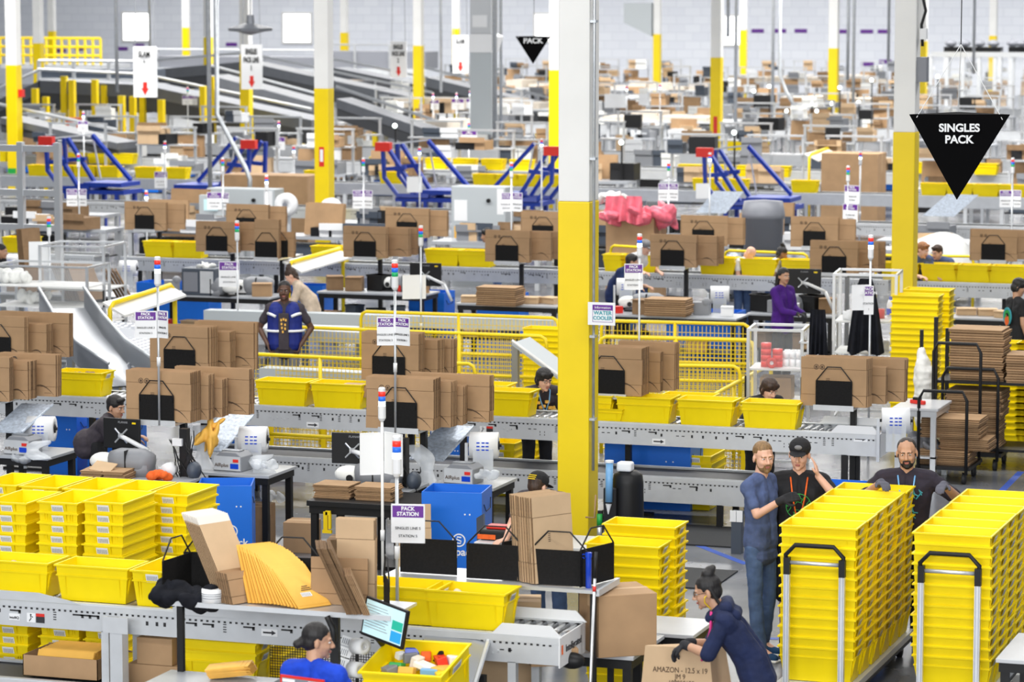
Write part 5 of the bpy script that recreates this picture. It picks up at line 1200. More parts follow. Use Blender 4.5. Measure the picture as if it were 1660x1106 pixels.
# woman in navy hoodie
r, j, hp = who('woman in navy hoodie with glasses and hair bun leaning over a carton', 1146, 960, -1.35, 1.66,
    dict(pelvis=(0, .16, .93), waist=(0, .10, 1.10), chest=(0, -.04, 1.30), neck=(0, -.13, 1.45), head=(0, -.22, 1.575), shL=(.165, -.08, 1.40), shR=(-.165, -.08, 1.40), elL=(.20, -.20, 1.16), wrL=(.07, -.38, 1.20), elR=(-.2, -.2, 1.15), wrR=(-.1, -.36, 1.18), hdL=(-.1, -1, -.75), pnL=(0, .3, -1), hdR=(0, -1, -.7), pnR=(0, 0, -1), hipL=(.09, .16, .9), hipR=(-.09, .16, .9), knL=(.1, .1, .5), knR=(-.1, .1, .5), anL=(.1, .2, .09), anR=(-.1, .2, .09)),
    head=(.02, .25, 0), skin='skin_tan', hair='hair_black', style='topbun', shirt='cloth_navy', sleeve=1.1, pants='cloth_pink', gloves='glove', glasses=True, curl=(.8, .8), vox=.006, hem=-.12)
b = MB(); n = j['neck']; b.cap(n + V((-.1, .05, .03)), n + V((.1, .05, .03)), .05); b.cap(n + V((-.07, .1, -.03)), n + V((.07, .1, -.03)), .055); b.cap(n + V((-.1, .04, .02)), n + V((-.06, -.06, -.05)), .035); b.cap(n + V((.1, .04, .02)), n + V((.06, -.06, -.05)), .035)
blob('hood', b, 'cloth_navy', r, .009, .02)
for sg in (-1, 1):
    b = MB(); b.tube([hp(sg*.075, .0, -.01), hp(sg*.085, -.02, -.02), hp(sg*.07, -.03, -.06), hp(sg*.04, .0, -.12)], .004, 6); b.build('ear_plug_cord', 'mesh_wire', r)
b = MB(); c = j['chest']; b.tube([n + V((-.09, -.05, 0)), c + V((-.07, -.14, .0)), c + V((-.03, -.20, -.22))], .009, 6); b.tube([n + V((.09, -.05, 0)), c + V((.07, -.14, .0)), c + V((-.02, -.20, -.22))], .009, 6); b.build('pink_lanyard', 'cloth_pink', r, True)
# her carton
a, c = gy(1046, 1047, -8.35), gy(1140, 1047, -8.35)
r = thing('carton', 'large brown carton with printed size code held by the woman in the navy hoodie', 'carton', (a.x, -8.35, a.z - .62), .12); W = c.x - a.x + .03
b = MB(); b.add([(-.06, 0, 0), (W+.06, 0, 0), (W, 0, .62), (0, 0, .62), (-.06, .12, 0), (W+.16, .32, 0), (W+.06, .32, .60), (0, .12, .60)], [(0, 1, 2, 3), (7, 6, 5, 4), (1, 5, 6, 2), (0, 3, 7, 4), (3, 2, 6, 7), (0, 4, 5, 1)]); b.build('carton_body', 'card_pale', r)
text('AMAZON - 12.5 x 19', r, (W*.55, -.004, .46), .052, 'print_brown', sx=.8); text('JM 9', r, (W*.55, -.004, .415), .05, 'print_brown', sx=.8); text('100950138', r, (W*.57, -.004, .37), .05, 'print_brown', sx=.8)
MB().bb(-.06, W+.0, -.003, 0, .0, .006).build('bottom_seam', 'card_edge', r)
# woman in blue seen from behind
r, j, hp = who('woman in bright blue T-shirt with dark hair bun, seen from behind', 516, 1040, 2.95, 1.64,
    dict(elL=(.25, -.16, 1.2), wrL=(.2, -.38, 1.22), hdL=(0, -1, .1), pnL=(0, 0, -1), elR=(-.27, -.12, 1.18), wrR=(-.22, -.36, 1.12), hdR=(0, -1, 0), pnR=(0, 0, -1), head=(0, -.04, 1.64)), head=(-.95, .1, 0), skin='skin_tan', hair='hair_black', style='bun', shirt='cloth_blue', sleeve=.75, pants='cloth_denim', girth=1.05, vox=.006)
b = MB(); s_ = 1.64/1.78; z0 = 1.325*s_; y0 = .135
def plate(x0, x1, za, zb_, m_, e=0): b.bb(x0, x1, y0 + e, y0 + e + .012, z0 + za, z0 + zb_, m_)
plate(-.16, .16, -.2, .1, 0); plate(-.145, .145, -.19, .085, 1, .003); plate(-.03, .03, -.01, .045, 2, .006); plate(-.018, .018, .003, .035, 1, .009); plate(-.14, -.05, .06, .08, 3, .006); plate(.05, .14, .06, .08, 3, .006); plate(-.085, -.055, -.01, .02, 0, .006); plate(-.12, .12, -.08, -.05, 2, .006)
for k in range(3): plate(.06 + k*.022, .075 + k*.022, -.01, .025, 3, .006)
b.build('back_print', ['red', 'grey_plastic', 'ink', 'paper'], r)
# capped packer half hidden
r, j, hp = who('packer in black cap with yellow lettering, mostly hidden behind upright cartons', 872, 790, .0, 1.70,
    dict(pelvis=(0, .2, .9), waist=(0, .14, 1.06), chest=(0, -.02, 1.22), neck=(0, -.10, 1.35), head=(0, -.18, 1.42), shL=(.18, -.06, 1.30), shR=(-.18, -.06, 1.30), elL=(.25, -.14, 1.04), wrL=(.12, -.38, .98), elR=(-.26, -.15, 1.05), wrR=(-.22, -.40, .98), hdR=(-.5, -.8, -.1), pnR=(0, 0, -1), hipL=(.09, .2, .88), hipR=(-.09, .2, .88), knL=(.1, .1, .5), knR=(-.1, .1, .5), anL=(.1, .18, .09), anR=(-.1, .18, .09)),
    head=(PI*.9, .35, 0), skin='skin_fair', hair='hair_brown', style='short', cap='cloth_black', shirt='cloth_charcoal', sleeve=.7, vox=.008)
b = MB(); 
for k in range(3): b.tube([hp(-.04, .108 + .006*k, .085 - k*.018), hp(.0, .118 + .006*k, .083 - k*.018), hp(.04, .108 + .006*k, .085 - k*.018)], .004, 6)
b.build('cap_lettering', 'mesh_wire', r)
LEAN = dict(pelvis=(0, .12, .94), waist=(0, .08, 1.1), chest=(0, -.06, 1.24), neck=(0, -.13, 1.37), head=(0, -.20, 1.47), shL=(.185, -.09, 1.32), shR=(-.185, -.09, 1.32), elL=(.25, -.17, 1.08), wrL=(.15, -.38, 1.08), elR=(-.25, -.17, 1.08), wrR=(-.15, -.38, 1.08), hdL=(-.2, -1, -.1), hdR=(.2, -1, -.1), pnL=(0, 0, -1), pnR=(0, 0, -1))
LEAN2 = {k: (V(v) - V((0, 0, .17 if k[:2] in ('ch', 'ne', 'he', 'sh', 'wa') else .1))) if k[:2] in ('ch', 'ne', 'he', 'sh', 'wa', 'el', 'wr') else v for k, v in LEAN.items()}
LEAN3 = {k: V(v) - V((0, 0, .09)) if k[:2] in ('ch', 'ne', 'he', 'sh', 'wa', 'el', 'wr') else v for k, v in LEAN.items()}
r, j, hp = who('dark-haired packer in brown T-shirt with glasses working behind the middle line beside the big column', 882, 616, .75, 1.74, dict(LEAN3), head=(.1, .2, 0), skin='skin_fair', hair='hair_black', style='mop', glasses=True, beard=None, shirt='cloth_charcoal', sleeve=.7, pants='cloth_black', vox=.007)
b = MB(); rr = random.Random(3)
for k in range(9): b.bb(*(lambda x, z: (x, x+.05, -.225, -.205, z, z+.03))(rr.uniform(-.11, .07), rr.uniform(.95, 1.12)))
b.build('shirt_print', 'envelope', r)
lanyard(r, j, 'cyan_plastic', L=.3)
who('brown-haired packer in black, head bowed, behind the right end of the middle line', 1247, 632, .8, 1.72, dict(LEAN3), head=(.1, .4, 0), skin='skin_fair', hair='hair_brown', style='mop', shirt='cloth_black', sleeve=.7, pants='cloth_black', vox=.007)
who('hunched dark-haired packer in dark polo behind the left black monitor', 188, 661, 1.9, 1.72, dict(LEAN2), head=(-.5, .15, 0), skin='skin_tan', hair='hair_black', style='short', shirt='cloth_charcoal', sleeve=.75, pants='cloth_black', vox=.007)
# ---------------------------------------------------------------- guard rails and fences
def rail_run(pts, label, z=1.07, mesh=False, mid=True, r_=.024, end=True):
    """yellow tube rail with posts; pts are floor points"""
    r = thing('guard_rail', label, 'railing', (0, 0, 0)); P = [V((p[0], p[1], 0)) for p in pts]
    top = [p + V((0, 0, z)) for p in P]
    d0 = (P[1]-P[0]).normalized()*.08; d1 = (P[-1]-P[-2]).normalized()*.08
    path = [P[0], P[0] + V((0, 0, z-.1)), P[0] + V((0, 0, z-.03)) + d0*.3, top[0] + d0] + top[1:-1] + [top[-1] - d1, P[-1] + V((0, 0, z-.03)) - d1*.3, P[-1] + V((0, 0, z-.1)), P[-1]]
    MB().tube(path, r_, 10).build('top_rail', 'yellow_paint', r, True)
    for a, c in zip(P, P[1:]):
        if mid: MB().tube([a + V((0, 0, z*.5)), c + V((0, 0, z*.5))], r_*.9, 8).build('middle_rail', 'yellow_paint', r, True)
        n = max(1, round((c-a).length/1.2))
        for k in range(1, n): q = a.lerp(c, k/n); MB().cyl(q, q + V((0, 0, z)), r_).build('rail_post', 'yellow_paint', r, True)
        if mesh:
            L = (c-a).length; u = (c-a).normalized(); b = MB(); t = .004
            for k in range(int(L/.055)): q = a + u*k*.055; b.add([q + V((0, 0, .06)) - u*t, q + V((0, 0, .06)) + u*t, q + V((0, 0, z-.04)) + u*t, q + V((0, 0, z-.04)) - u*t], [(0, 1, 2, 3)])
            for k in range(int((z-.1)/.055)): h = .06 + k*.055; b.add([a + V((0, 0, h-t)), c + V((0, 0, h-t)), c + V((0, 0, h+t)), a + V((0, 0, h+t))], [(0, 1, 2, 3)])
            b.build('mesh_infill', 'mesh_wire', r)
            MB().tube([a + V((0, 0, .06)), c + V((0, 0, .06))], .016, 6).build('bottom_rail', 'yellow_paint', r)
    return r
def fl(px, py, z=1.07): p = gz(px, py, z); return (p.x, p.y)
rail_run([fl(470, 530), fl(886, 546)], 'yellow mesh guard rail with rounded right end, right of the man in the blue vest', mesh=True)
rail_run([fl(408, 574), fl(632, 585)], 'yellow mesh guard rail in front of the man in the blue vest', mesh=True)
rail_run([fl(636, 588), fl(770, 590)], 'short yellow guard rail with rounded ends behind the carton racks left of the big column', mesh=True)
rail_run([fl(585, 505), fl(905, 516)], 'yellow mesh guard rail farther back, behind the yellow totes pile', mesh=True)
rail_run([fl(975, 520), fl(1215, 526)], 'yellow mesh guard rail farther back, right of the big column', mesh=True)
rail_run([fl(972, 546), fl(1222, 552)], 'yellow mesh guard rail, nearer one right of the big column', mesh=True)
rail_run([fl(975, 600, 1.0), fl(1200, 604, 1.0)], 'low yellow mesh rail behind the cartons right of the big column', mesh=True)
rail_run([fl(1158, 640, .9), fl(1250, 590, .9)], 'slanting yellow hand rail beside the glass-sided rack', z=.9)
rail_run([fl(215, 600), fl(330, 604)], 'yellow guard rail stub behind the dark-haired packer', z=1.0)
rail_run([fl(430, 640, .9), fl(592, 648, .9)], 'low yellow rail just behind the middle line totes, left of the racks', z=.9)
rail_run([fl(1175, 406), fl(1310, 412)], 'yellow rail behind the totes row near the woman in purple')
rail_run([fl(1420, 414), fl(1578, 416)], 'yellow rail beside the two men far right')
rail_run([fl(990, 398), fl(1050, 402)], 'short yellow rail right of the big column far back')
# floor-level mesh cage seen under the middle line
for i, (a, c, Y, lb) in enumerate(((gy(440, 700, 5.2), gy(610, 705, 5.2), 5.2, 'yellow wire mesh panel seen under the middle line'), (gy(1135, 745, 5.6), gy(1205, 745, 5.6), 5.6, 'yellow wire mesh crate seen under the middle line right of the column'))):
    r = thing('mesh_fence', lb, 'fence', (a.x, Y, 0)); L = c.x - a.x; b = MB()
    for k in range(int(L/.05)): b.bb(k*.05, k*.05+.008, 0, .006, .03, .75)
    for k in range(15): b.bb(0, L, 0, .006, .03 + k*.05, .038 + k*.05)
    b.build('wire_grid', 'mesh_wire', r)
    for x in (0, L*.5, L): MB().bb(x-.025, x+.025, -.02, .02, 0, .8).build('frame_post', 'yellow_paint', r)
    MB().bb(-.02, L+.02, -.025, .025, .76, .8).build('frame_top', 'yellow_paint', r)
# grey ramp / belt with low side walls
def slab(name, P, th, m, label, cat, parent=None):
    b = MB(); n = len(P); b.add(list(P) + [V(p) - V((0, 0, th)) for p in P], [tuple(range(n)), tuple(range(n, 2*n))[::-1]] + [(i, i+n, (i+1) % n + n, (i+1) % n) for i in range(n)])
    return tag(b.build(name, m, parent), label, cat)
for i, (a, c, z, w_, lb, m_) in enumerate((((330, 503), (905, 520), .95, .12, 'long grey rail top of the feeder conveyor behind the guard rails', 'cabinet'), ((420, 597), (620, 607), .9, .16, 'grey metal beam behind the low yellow rail, left of the racks', 'cabinet'), ((340, 528), (590, 540), .55, .5, 'wide grey belt bed behind the man in the blue vest', 'grey_metal'))):
    p, q = gz(*a, z), gz(*c, z); r = thing('feeder_conveyor', lb, 'conveyor', (0, 0, 0))
    slab('bed_top', [p, q, q + V((0, w_*2, 0)), p + V((0, w_*2, 0))], .16, m_, None, None, r)
    for t in (.05, .5, .95): s_ = p.lerp(q, t); MB().bb(s_.x-.03, s_.x+.03, s_.y+.03, s_.y+.09, 0, z-.16).build('leg', 'steel', r)
p, q = gy(830, 556, 8.2), gy(905, 612, 8.2); r = thing('slide', 'smooth light grey slide falling to the right behind the guard rails', 'slide', (0, 0, 0))
slab('slide_bed', [V((p.x, 8.2, p.z)), V((q.x, 8.2, q.z)), V((q.x, 8.9, q.z)), V((p.x, 8.9, p.z))], .03, 'cabinet', None, None, r); MB().tube([V((p.x, 8.2, p.z+.03)), V((q.x, 8.2, q.z+.03))], .02, 8).build('slide_edge', 'white_paint', r)
MB().bb(p.x-.04, p.x+.04, 8.3, 8.38, 0, p.z-.03).bb(q.x-.24, q.x-.16, 8.3, 8.38, 0, q.z).build('slide_leg', 'steel', r)

# spiral chute at the left: curved bed with tall inner wall, perforated apron
def curve_bed(pts, w_, label, m, rim, name='curved_chute', wall=.28):
    r = thing(name, label, 'chute', (0, 0, 0)); P = [V(p) for p in pts]; b = MB(); e = MB(); n = len(P)
    vs = []
    for i, p in enumerate(P):
        d = (P[min(i+1, n-1)] - P[max(i-1, 0)]); s_ = V((d.y, -d.x, 0)).normalized()*w_/2
        vs += [p - s_ + V((0, 0, wall)), p - s_, p + s_, p + s_ + V((0, 0, wall))]
    o = len(vs); vs2 = vs + [V(v) - V((0, 0, .015)) for v in vs]
    fs = [(i*4+k, i*4+k+1, i*4+k+5, i*4+k+4) for i in range(n-1) for k in range(3)]; fs += [tuple(x+o for x in f[::-1]) for f in fs]
    b.add(vs2, fs); b.build('bed', m, r, True)
    for k in (0, 3): e = MB(); e.tube([vs[i*4+k] for i in range(n)], .022, 8); e.build('rim', rim, r, True)
    for i in (1, n-2): MB().bb(P[i].x-.04, P[i].x+.04, P[i].y-.04, P[i].y+.04, 0, P[i].z-.015).build('support_leg', 'steel', r)
    return r
Pc = [gz(100, 500, 1.25), gz(128, 545, 1.15), gz(165, 590, 1.0), gz(215, 625, .85)]
Pc = [Pc[0].lerp(Pc[1], t) for t in (0, .5)] + [Pc[1].lerp(Pc[2], t) for t in (0, .5)] + [Pc[2].lerp(Pc[3], t) for t in (0, .5, 1)]
curve_bed(Pc, .6, 'shiny curved metal chute sweeping down at the left behind the carton racks', 'steel', 'zinc')
p = [gz(175, 520, .9), gz(300, 530, .9), gz(330, 575, .7), gz(215, 590, .7)]
mat('perforated', (.55, .57, .6), .35, .6)
nt = M['perforated'].node_tree; tc = nt.nodes.new('ShaderNodeTexCoord'); vo = nt.nodes.new('ShaderNodeTexVoronoi'); vo.inputs['Scale'].default_value = 9; vo.inputs['Randomness'].default_value = 0
cr = nt.nodes.new('ShaderNodeValToRGB'); cr.color_ramp.elements[0].position = .28; cr.color_ramp.elements[1].position = .36; cr.color_ramp.elements[0].color = (.85, .86, .88, 1); cr.color_ramp.elements[1].color = (.22, .24, .28, 1)
nt.links.new(tc.outputs['Object'], vo.inputs['Vector']); nt.links.new(vo.outputs['Distance'], cr.inputs[0]); nt.links.new(cr.outputs[0], nt.nodes['Principled BSDF'].inputs['Base Color'])
r = thing('transfer_table', 'perforated metal transfer table beside the curved chute', 'table', (0, 0, 0)); slab('perforated_top', p, .05, 'perforated', None, None, r)
for v in p: MB().bb(v.x-.03, v.x+.03, v.y-.03, v.y+.03, 0, v.z-.05).build('leg', 'steel', r)
p = [gz(205, 570, 1.1), gz(290, 640, .75), gz(230, 680, .6), gz(190, 600, .9)]
r = thing('mesh_apron', 'hanging perforated metal apron under the yellow framed table', 'guard', (0, 0, 0)); slab('apron_sheet', p, .02, 'perforated', None, None, r); MB().tube([p[0], p[1]], .015, 6).build('apron_rim', 'steel', r); MB().bb(p[2].x-.03, p[2].x+.03, p[2].y-.03, p[2].y+.03, 0, p[2].z).build('apron_leg', 'steel', r)

# yellow framed canopy tables
def canopy(pA, pB, zb, zt_, label, Y, dY):
    a, c = gy(*pA, Y), gy(*pB, Y + dY); r = thing('framed_table', label, 'frame', (0, 0, 0)); ax, cx = a.x, c.x
    b = MB(); b.tube([(ax, Y, 0), (ax, Y, a.z - .08), (ax + .04, Y + .03, a.z)] + [(cx - .05, Y + dY - .03, c.z), (cx, Y + dY, c.z - .08), (cx, Y + dY, 0)], .032, 10); b.build('yellow_frame', 'yellow_paint', r, True)
    d = V((cx-ax, dY, c.z-a.z)); s_ = V((.25, -.08, -.1)); z = V((0, 0, -.04))
    slab('tray_top', [V((ax, Y, a.z)) - s_*.5 + z, V((ax, Y, a.z)) + s_*1.0 + z, V((cx, Y+dY, c.z)) + s_*.8 + z, V((cx, Y+dY, c.z)) - s_*.4 + z], .03, 'white_paint', None, None, r)
    return r
canopy((178, 492), (283, 462), 0, 0, 'yellow tube frame with slanted white tray on top, left of the STATION 3 sign', 8.2, 1.4)
canopy((468, 425), (556, 403), 0, 0, 'yellow tube frame with white tray behind the man in the blue vest', 17.4, 1.6)
canopy((1312, 250), (1345, 240), 0, 0, 'small yellow framed white tray far back on the right', 42, 2)
q = gy(188, 598, 8.0); r = thing('notice', 'white notice with yellow square tied to the yellow post', 'notice', q); MB().bb(-.13, .17, 0, .01, -.14, .16).build('sheet', 'paper', r); MB().bb(-.05, .13, -.004, 0, -.06, .1).build('yellow_square', 'yellow_plastic', r); r.rotation_euler = (0, .12, .3)

# man in the blue vest and others beyond line B
r, j, hp = who('man in blue safety vest with silver stripes, hands in pockets', 461, 472, .30, 1.80,
    dict(elL=(.33, .06, 1.18), wrL=(.21, -.08, .98), elR=(-.33, .06, 1.18), wrR=(-.21, -.08, .98), hdL=(-.3, -.2, -1), hdR=(.3, -.2, -1)), head=(0, -.05, 0), skin='skin_dark', hair='hair_black', style='buzz', shirt='cloth_charcoal', sleeve=.7, pants='cloth_grey', curl=(.9, .9), girth=.98, vox=.007)
b = MB(); 
for sg in (-1, 1): b.cap(V((sg*.105, .0, 1.42)), V((sg*.09, 0, 1.0)), .118, .138)
v = blob('vest', b, 'vest_blue', r, .009, .01)
b = MB()
for z in (1.17,): 
    for sg in (-1, 1): b.tube([V((sg*(.06 + .19*math.sin(t*.4)), -.148*math.cos(t*.42) - .0, z)) for t in range(5)], .017, 6)
for sg in (-1, 1): b.tube([V((sg*.10, -.155, 1.36)), V((sg*.16, -.13, 1.385)), V((sg*.21, -.06, 1.39))], .02, 6)
b.build('silver_stripe', 'paper', r, True)
MB().bb(-.065, .065, -.155, -.12, .93, 1.40).build('vest_opening', 'cloth_charcoal', r, bevel=.01)
b = MB(); [b.bb(x, x+.02, -.162, -.155, z, z+.03) for x, z in ((-.04, 1.3), (-.01, 1.31), (.02, 1.3), (-.035, 1.25), (.01, 1.24), (-.03, 1.2), (.01, 1.19), (-.02, 1.15))]; b.build('shirt_print', 'envelope', r)
far = dict(vox=.012)
who('woman in purple jacket with long dark hair standing at a monitor', 1271, 448, 1.15, 1.66, dict(elR=(-.2, -.15, 1.16), wrR=(-.1, -.36, 1.12), hdR=(0, -1, 0), pnR=(0, 0, -1), elL=(.22, -.05, 1.16), wrL=(.1, -.33, 1.1)), head=(-.3, .05, 0), skin='skin_tan', hair='hair_black', style='long', shirt='cloth_purple', long_sleeve=True, pants='cloth_black', gloves='glove', **far)
who('person in blue shirt with dark hair bent over a bench behind the white station sign', 1025, 425, 1.3, 1.70, dict(LEAN), head=(.6, .1, 0), skin='skin_tan', hair='hair_black', style='short', shirt='cloth_dkblue', pants='cloth_black', **far)
who('dark-haired person seen over the yellow totes near the grey control cabinet', 789, 382, -1.2, 1.7, dict(LEAN), head=(-.2, .2, 0), skin='skin_tan', hair='hair_black', style='short', shirt='cloth_black', **far)
who('man in grey beanie half hidden beyond the totes right of the big column', 1046, 402, .9, 1.7, dict(LEAN), head=(.3, .3, 0), skin='skin_fair', hair='hair_brown', cap='cloth_grey', shirt='cloth_white', **far)
who('bent bald person behind the totes row, pinkish head showing', 1216, 411, 1.0, 1.62, dict(LEAN), head=(.6, .9, 0), skin='skin_fair', style='bald', shirt='cloth_white', **far)
who('person with dark bun behind the totes row above the woman in purple', 1268, 412, 1.5, 1.62, dict(LEAN), head=(.4, .4, 0), skin='skin_brown', hair='hair_black', style='topbun', shirt='cloth_white', **far)
who('ginger-haired man looking down beside the yellow column, far right', 1496, 406, .8, 1.78, dict(LEAN), head=(.4, .3, 0), skin='skin_fair', hair='hair_ginger', style='short', shirt='cloth_slate', **far)
who('dark-haired man with glasses at the far right of the yellow column', 1519, 410, -.3, 1.7, dict(LEAN), head=(-.2, .15, 0), skin='skin_fair', hair='hair_brown', style='short', glasses=True, shirt='cloth_slate', **far)
r, j, hp = who('person in black T-shirt with bright round print at the right edge', 1652, 466, 2.2, 1.68, {}, head=(-.5, .3, 0), skin='skin_tan', hair='hair_black', style='mop', shirt='cloth_black', **far)
b = MB(); c = V((0, .14, 1.18)); b.ring(c, c + V((0, .01, 0)), .12, .09, 20, 0); b.ring(c + V((0, .002, 0)), c + V((0, .012, 0)), .085, .05, 20, 1); b.ring(c + V((0, .002, -.06)), c + V((0, .016, -.06)), .06, .0, 14, 2); b.build('back_print', ['teal_ink', 'green_plastic', 'orange'], r)
who('dark-haired person at the left edge beside a large white reel', 3, 408, 1.5, 1.68, dict(LEAN), head=(.2, .1, 0), skin='skin_tan', hair='hair_black', style='bun', shirt='cloth_black', **far)
who('person in peach shirt bending behind the man in the blue vest', 472, 448, -1.2, 1.7, dict(LEAN), head=(0, .6, 0), skin='skin_fair', hair='hair_brown', style='topbun', shirt='cloth_peach', sleeve=.9, **far)

# glass-sided white racks with supplies
def glass_rack(px, py, Y, w_, d, h, yaw, label, items=True, shelves=(.25, .7, 1.15)):
    q = gy(px, py, Y); r = thing('supply_rack', label, 'rack', (q.x, Y, 0), yaw)
    for x in (0, w_):
        for y in (0, d): MB().bb(x-.018, x+.018, y-.018, y+.018, 0, h).build('frame_post', 'alu', r)
    for z in (h-.03, .1):
        b = MB()
        for (x0, x1, y0, y1) in ((0, w_, -.015, .015), (0, w_, d-.015, d+.015), (-.015, .015, 0, d), (w_-.015, w_+.015, 0, d)): b.bb(x0, x1, y0, y1, z, z+.03)
        b.build('frame_beam', 'alu', r)
    for z in shelves: MB().bb(.01, w_-.01, .01, d-.01, z-.02, z).build('shelf_board', 'white_paint', r)
    MB().bb(-.003, .003, .02, d-.02, .15, h-.04).build('side_panel', 'clear_plastic', r)
    MB().bb(.02, w_-.02, -.004, .002, .15, h-.04).build('front_panel', 'clear_plastic', r)
    MB().bb(-.035, -.015, -.035, -.02, .85, 1.1).build('pull_handle', 'black_metal', r); MB().bb(w_-.01, w_+.01, -.04, -.02, .85, 1.1).build('pull_handle', 'black_metal', r)
    return r, (q.x, Y), yaw
r, o_, yw = glass_rack(1213, 560, 6.0, .62, .62, 1.64, .12, 'white framed glass-sided supply rack with red tape rolls on its top shelf', shelves=(.35, .8, 1.18))
MB().bb(.6, .84, -.17, -.14, 1.5, 1.52).bb(.6, .62, -.17, .0, 1.5, 1.52).build('side_hook', 'alu', r)
def on_rack(o_, yw, x, y, z): p = RZ(yw) @ V((x, y, 0)); return (o_[0] + p.x, o_[1] + p.y, z)
for k in range(4): roll(on_rack(o_, yw, .18, .2, 1.18 + .035 + k*.07), .06, .066, (0, 0, 1), 'red tape roll %s in the front column on the supply rack' % (ORD[k] if k < 3 else 'topmost'), 'red', 'paper', 'red tape rolls on the rack')
for k in range(3): roll(on_rack(o_, yw, .31, .22, 1.18 + .035 + k*.07), .06, .066, (0, 0, 1), 'red tape roll %s in the second column on the supply rack' % ORD[k], 'red', 'paper', 'red tape rolls on the rack')
roll(on_rack(o_, yw, .26, .08, 1.18 + .061), .06, .06, (.3, -1, 0), 'red tape roll lying on its side at the rack front', 'red', 'paper')
for k in range(12):
    roll(on_rack(o_, yw, .40 + .075*(k % 3), .28 + .16*((k // 3) % 2), 1.18 + .045 + .09*(k // 6)), .036, .085, (0, 0, 1), 'white label roll, %s place in the %s layer beside the red tape rolls' % (ORF[k % 6], ('lower', 'upper')[k // 6]), 'paper', 'card', 'white label rolls on the rack')
carton_box(on_rack(o_, yw, .3, .3, .801), .36, .34, .26, yw, 'sealed brown box on the middle shelf of the supply rack')
carton_box(on_rack(o_, yw, .3, .3, .351), .4, .3, .12, yw, 'low white box on the bottom shelf of the supply rack', m='paper')
r, o2, yw2 = glass_rack(1352, 470, 9.8, .78, .75, 1.95, .12, 'taller white framed glass-sided rack with a black cloth hung on it', shelves=(.5, .95, 1.35))
for k, (x, y, z, m_, lb) in enumerate(((.2, .15, 1.351, 'paper', 'white paper roll standing on the taller rack'), (.55, .4, 1.351, 'red', 'red tape roll on the taller rack'), (.62, .3, .951, 'paper', 'white roll on the middle shelf of the taller rack'))): roll(on_rack(o2, yw2, x, y, z + .06), .055, .12, (0, 0, 1), lb, m_, 'card')
q = on_rack(o2, yw2, .66, .6, 1.35); rb = thing('bottle', 'white bottle with blue label on the taller rack', 'bottle', q); MB().lathe([(0, 0), (.05, 0), (.05, .16), (.03, .22), (.02, .22)], n=14).build('bottle_body', 'white_plastic', rb, True); MB().ring((0, 0, .03), (0, 0, .11), .052, .05, 14).build('bottle_label', 'blue_plastic', rb); MB().cyl((0, 0, .22), (0, 0, .26), .02).build('bottle_cap', 'blue_plastic', rb)
def drape(px0, px1, pyt, pyb, Y, label, flare=1.0, m='black_cloth'):
    a, c, t = gy(px0, pyb, Y), gy(px1, pyb, Y), gy((px0+px1)/2, pyt, Y); b = MB(); nx, nz = 26, 12; vs = []
    for s_ in (0, 1):
        for k in range(nz):
            f = k/(nz-1); z = t.z + (c.z - t.z)*f; wv = (c.x-a.x)/2*(1 - flare + flare*(.25 + .75*f**.7))
            for i_ in range(nx):
                u = i_/(nx-1)*2 - 1; vs.append(((a.x+c.x)/2 + u*wv, Y + .05*math.sin(u*13 + k*.1)*f + s_*.012, z + (.03*math.cos(u*5) if k == nz-1 else 0)))
    fs = [(k*nx+i_, k*nx+i_+1, (k+1)*nx+i_+1, (k+1)*nx+i_) for k in range(nz-1) for i_ in range(nx-1)]; o = nx*nz; fs += [tuple(x+o for x in f[::-1]) for f in fs]
    b.add(vs, fs); return tag(b.build('hanging_cloth', m, None, True), label, 'cloth')
drape(1310, 1340, 502, 580, 5.85, 'narrow black cloth hanging at the right side of the shorter supply rack', .3)
drape(1372, 1432, 452, 574, 9.7, 'wide black cloth hanging in folds on the taller supply rack', .9)
q = gy(1368, 467, 9.6); r = thing('paper_roll', 'white paper roll lying on the front of the taller rack', 'roll', q); MB().ring((-.08, 0, 0), (.08, 0, 0), .055, .02, 18).build('winding', 'paper', r, True); r.location.z = 1.351 + .055; r.location.y = 9.95

tower(1412, 380, 640, 7.4, 'signal tower beside the black cloth with an angled white sign', ((1383, 1412, 461, 503, 'back', '', ''), (1402, 1416, 463, 510, 'book', 'STATION', '1')), zb=0)
tower(1037, 378, 600, 8.4, 'signal tower right of the big column with a tilted PACK STATION sign', ((1015, 1042, 427, 470, 'book', 'SINGLES LINE 3', 'STATION 1'),), zb=0)
tower(682, 365, 545, 12.0, 'signal tower with a large white sign back left of the far packers', ((656, 690, 445, 485, 'back', '', ''),), lamp_on=False, zb=0)
tower(384, 357, 550, 12.0, 'signal tower with a PACK STATION sign left of the man in the blue vest', ((359, 388, 423, 465, 'book', 'SINGLES LINE 3', 'STATION 4'),), lamp_on=False, zb=0)
tower(79, 350, 545, 13.0, 'signal tower with a large white sign back at the left edge', ((52, 82, 391, 430, 'back', '', ''),), lamp_on=False, zb=0)

# small table with machine right of the right rack, white bag on a post
q = gz(1462, 660, .85); p = gz(1505, 625, .85)
table(q.x - .1, q.x + .42, q.y - .05, q.y + .75, .85, 'small white table with a red hand tool, right of the right carton rack', 'bench_white', 'alu', shelf=.3)
o = MB().bb(-.1, .1, -.025, .025, 0, .045).build('hand_tool', 'red', None, loc=(q.x + .12, q.y + .3, .851), rz=-.5, bevel=.01); tag(o, 'red hand tool lying on the small white table', 'tool'); MB().bb(-.06, .04, -.02, .02, .045, .075).build('tool_handle', 'black_metal', o)
jumble_bag('cable_bundle', (q.x + .2, q.y + .3, .31), (.3, .3, .28), 'grey_plastic', 'dark machine wrapped in film on the lower shelf of the small white table', 'machine', 17)
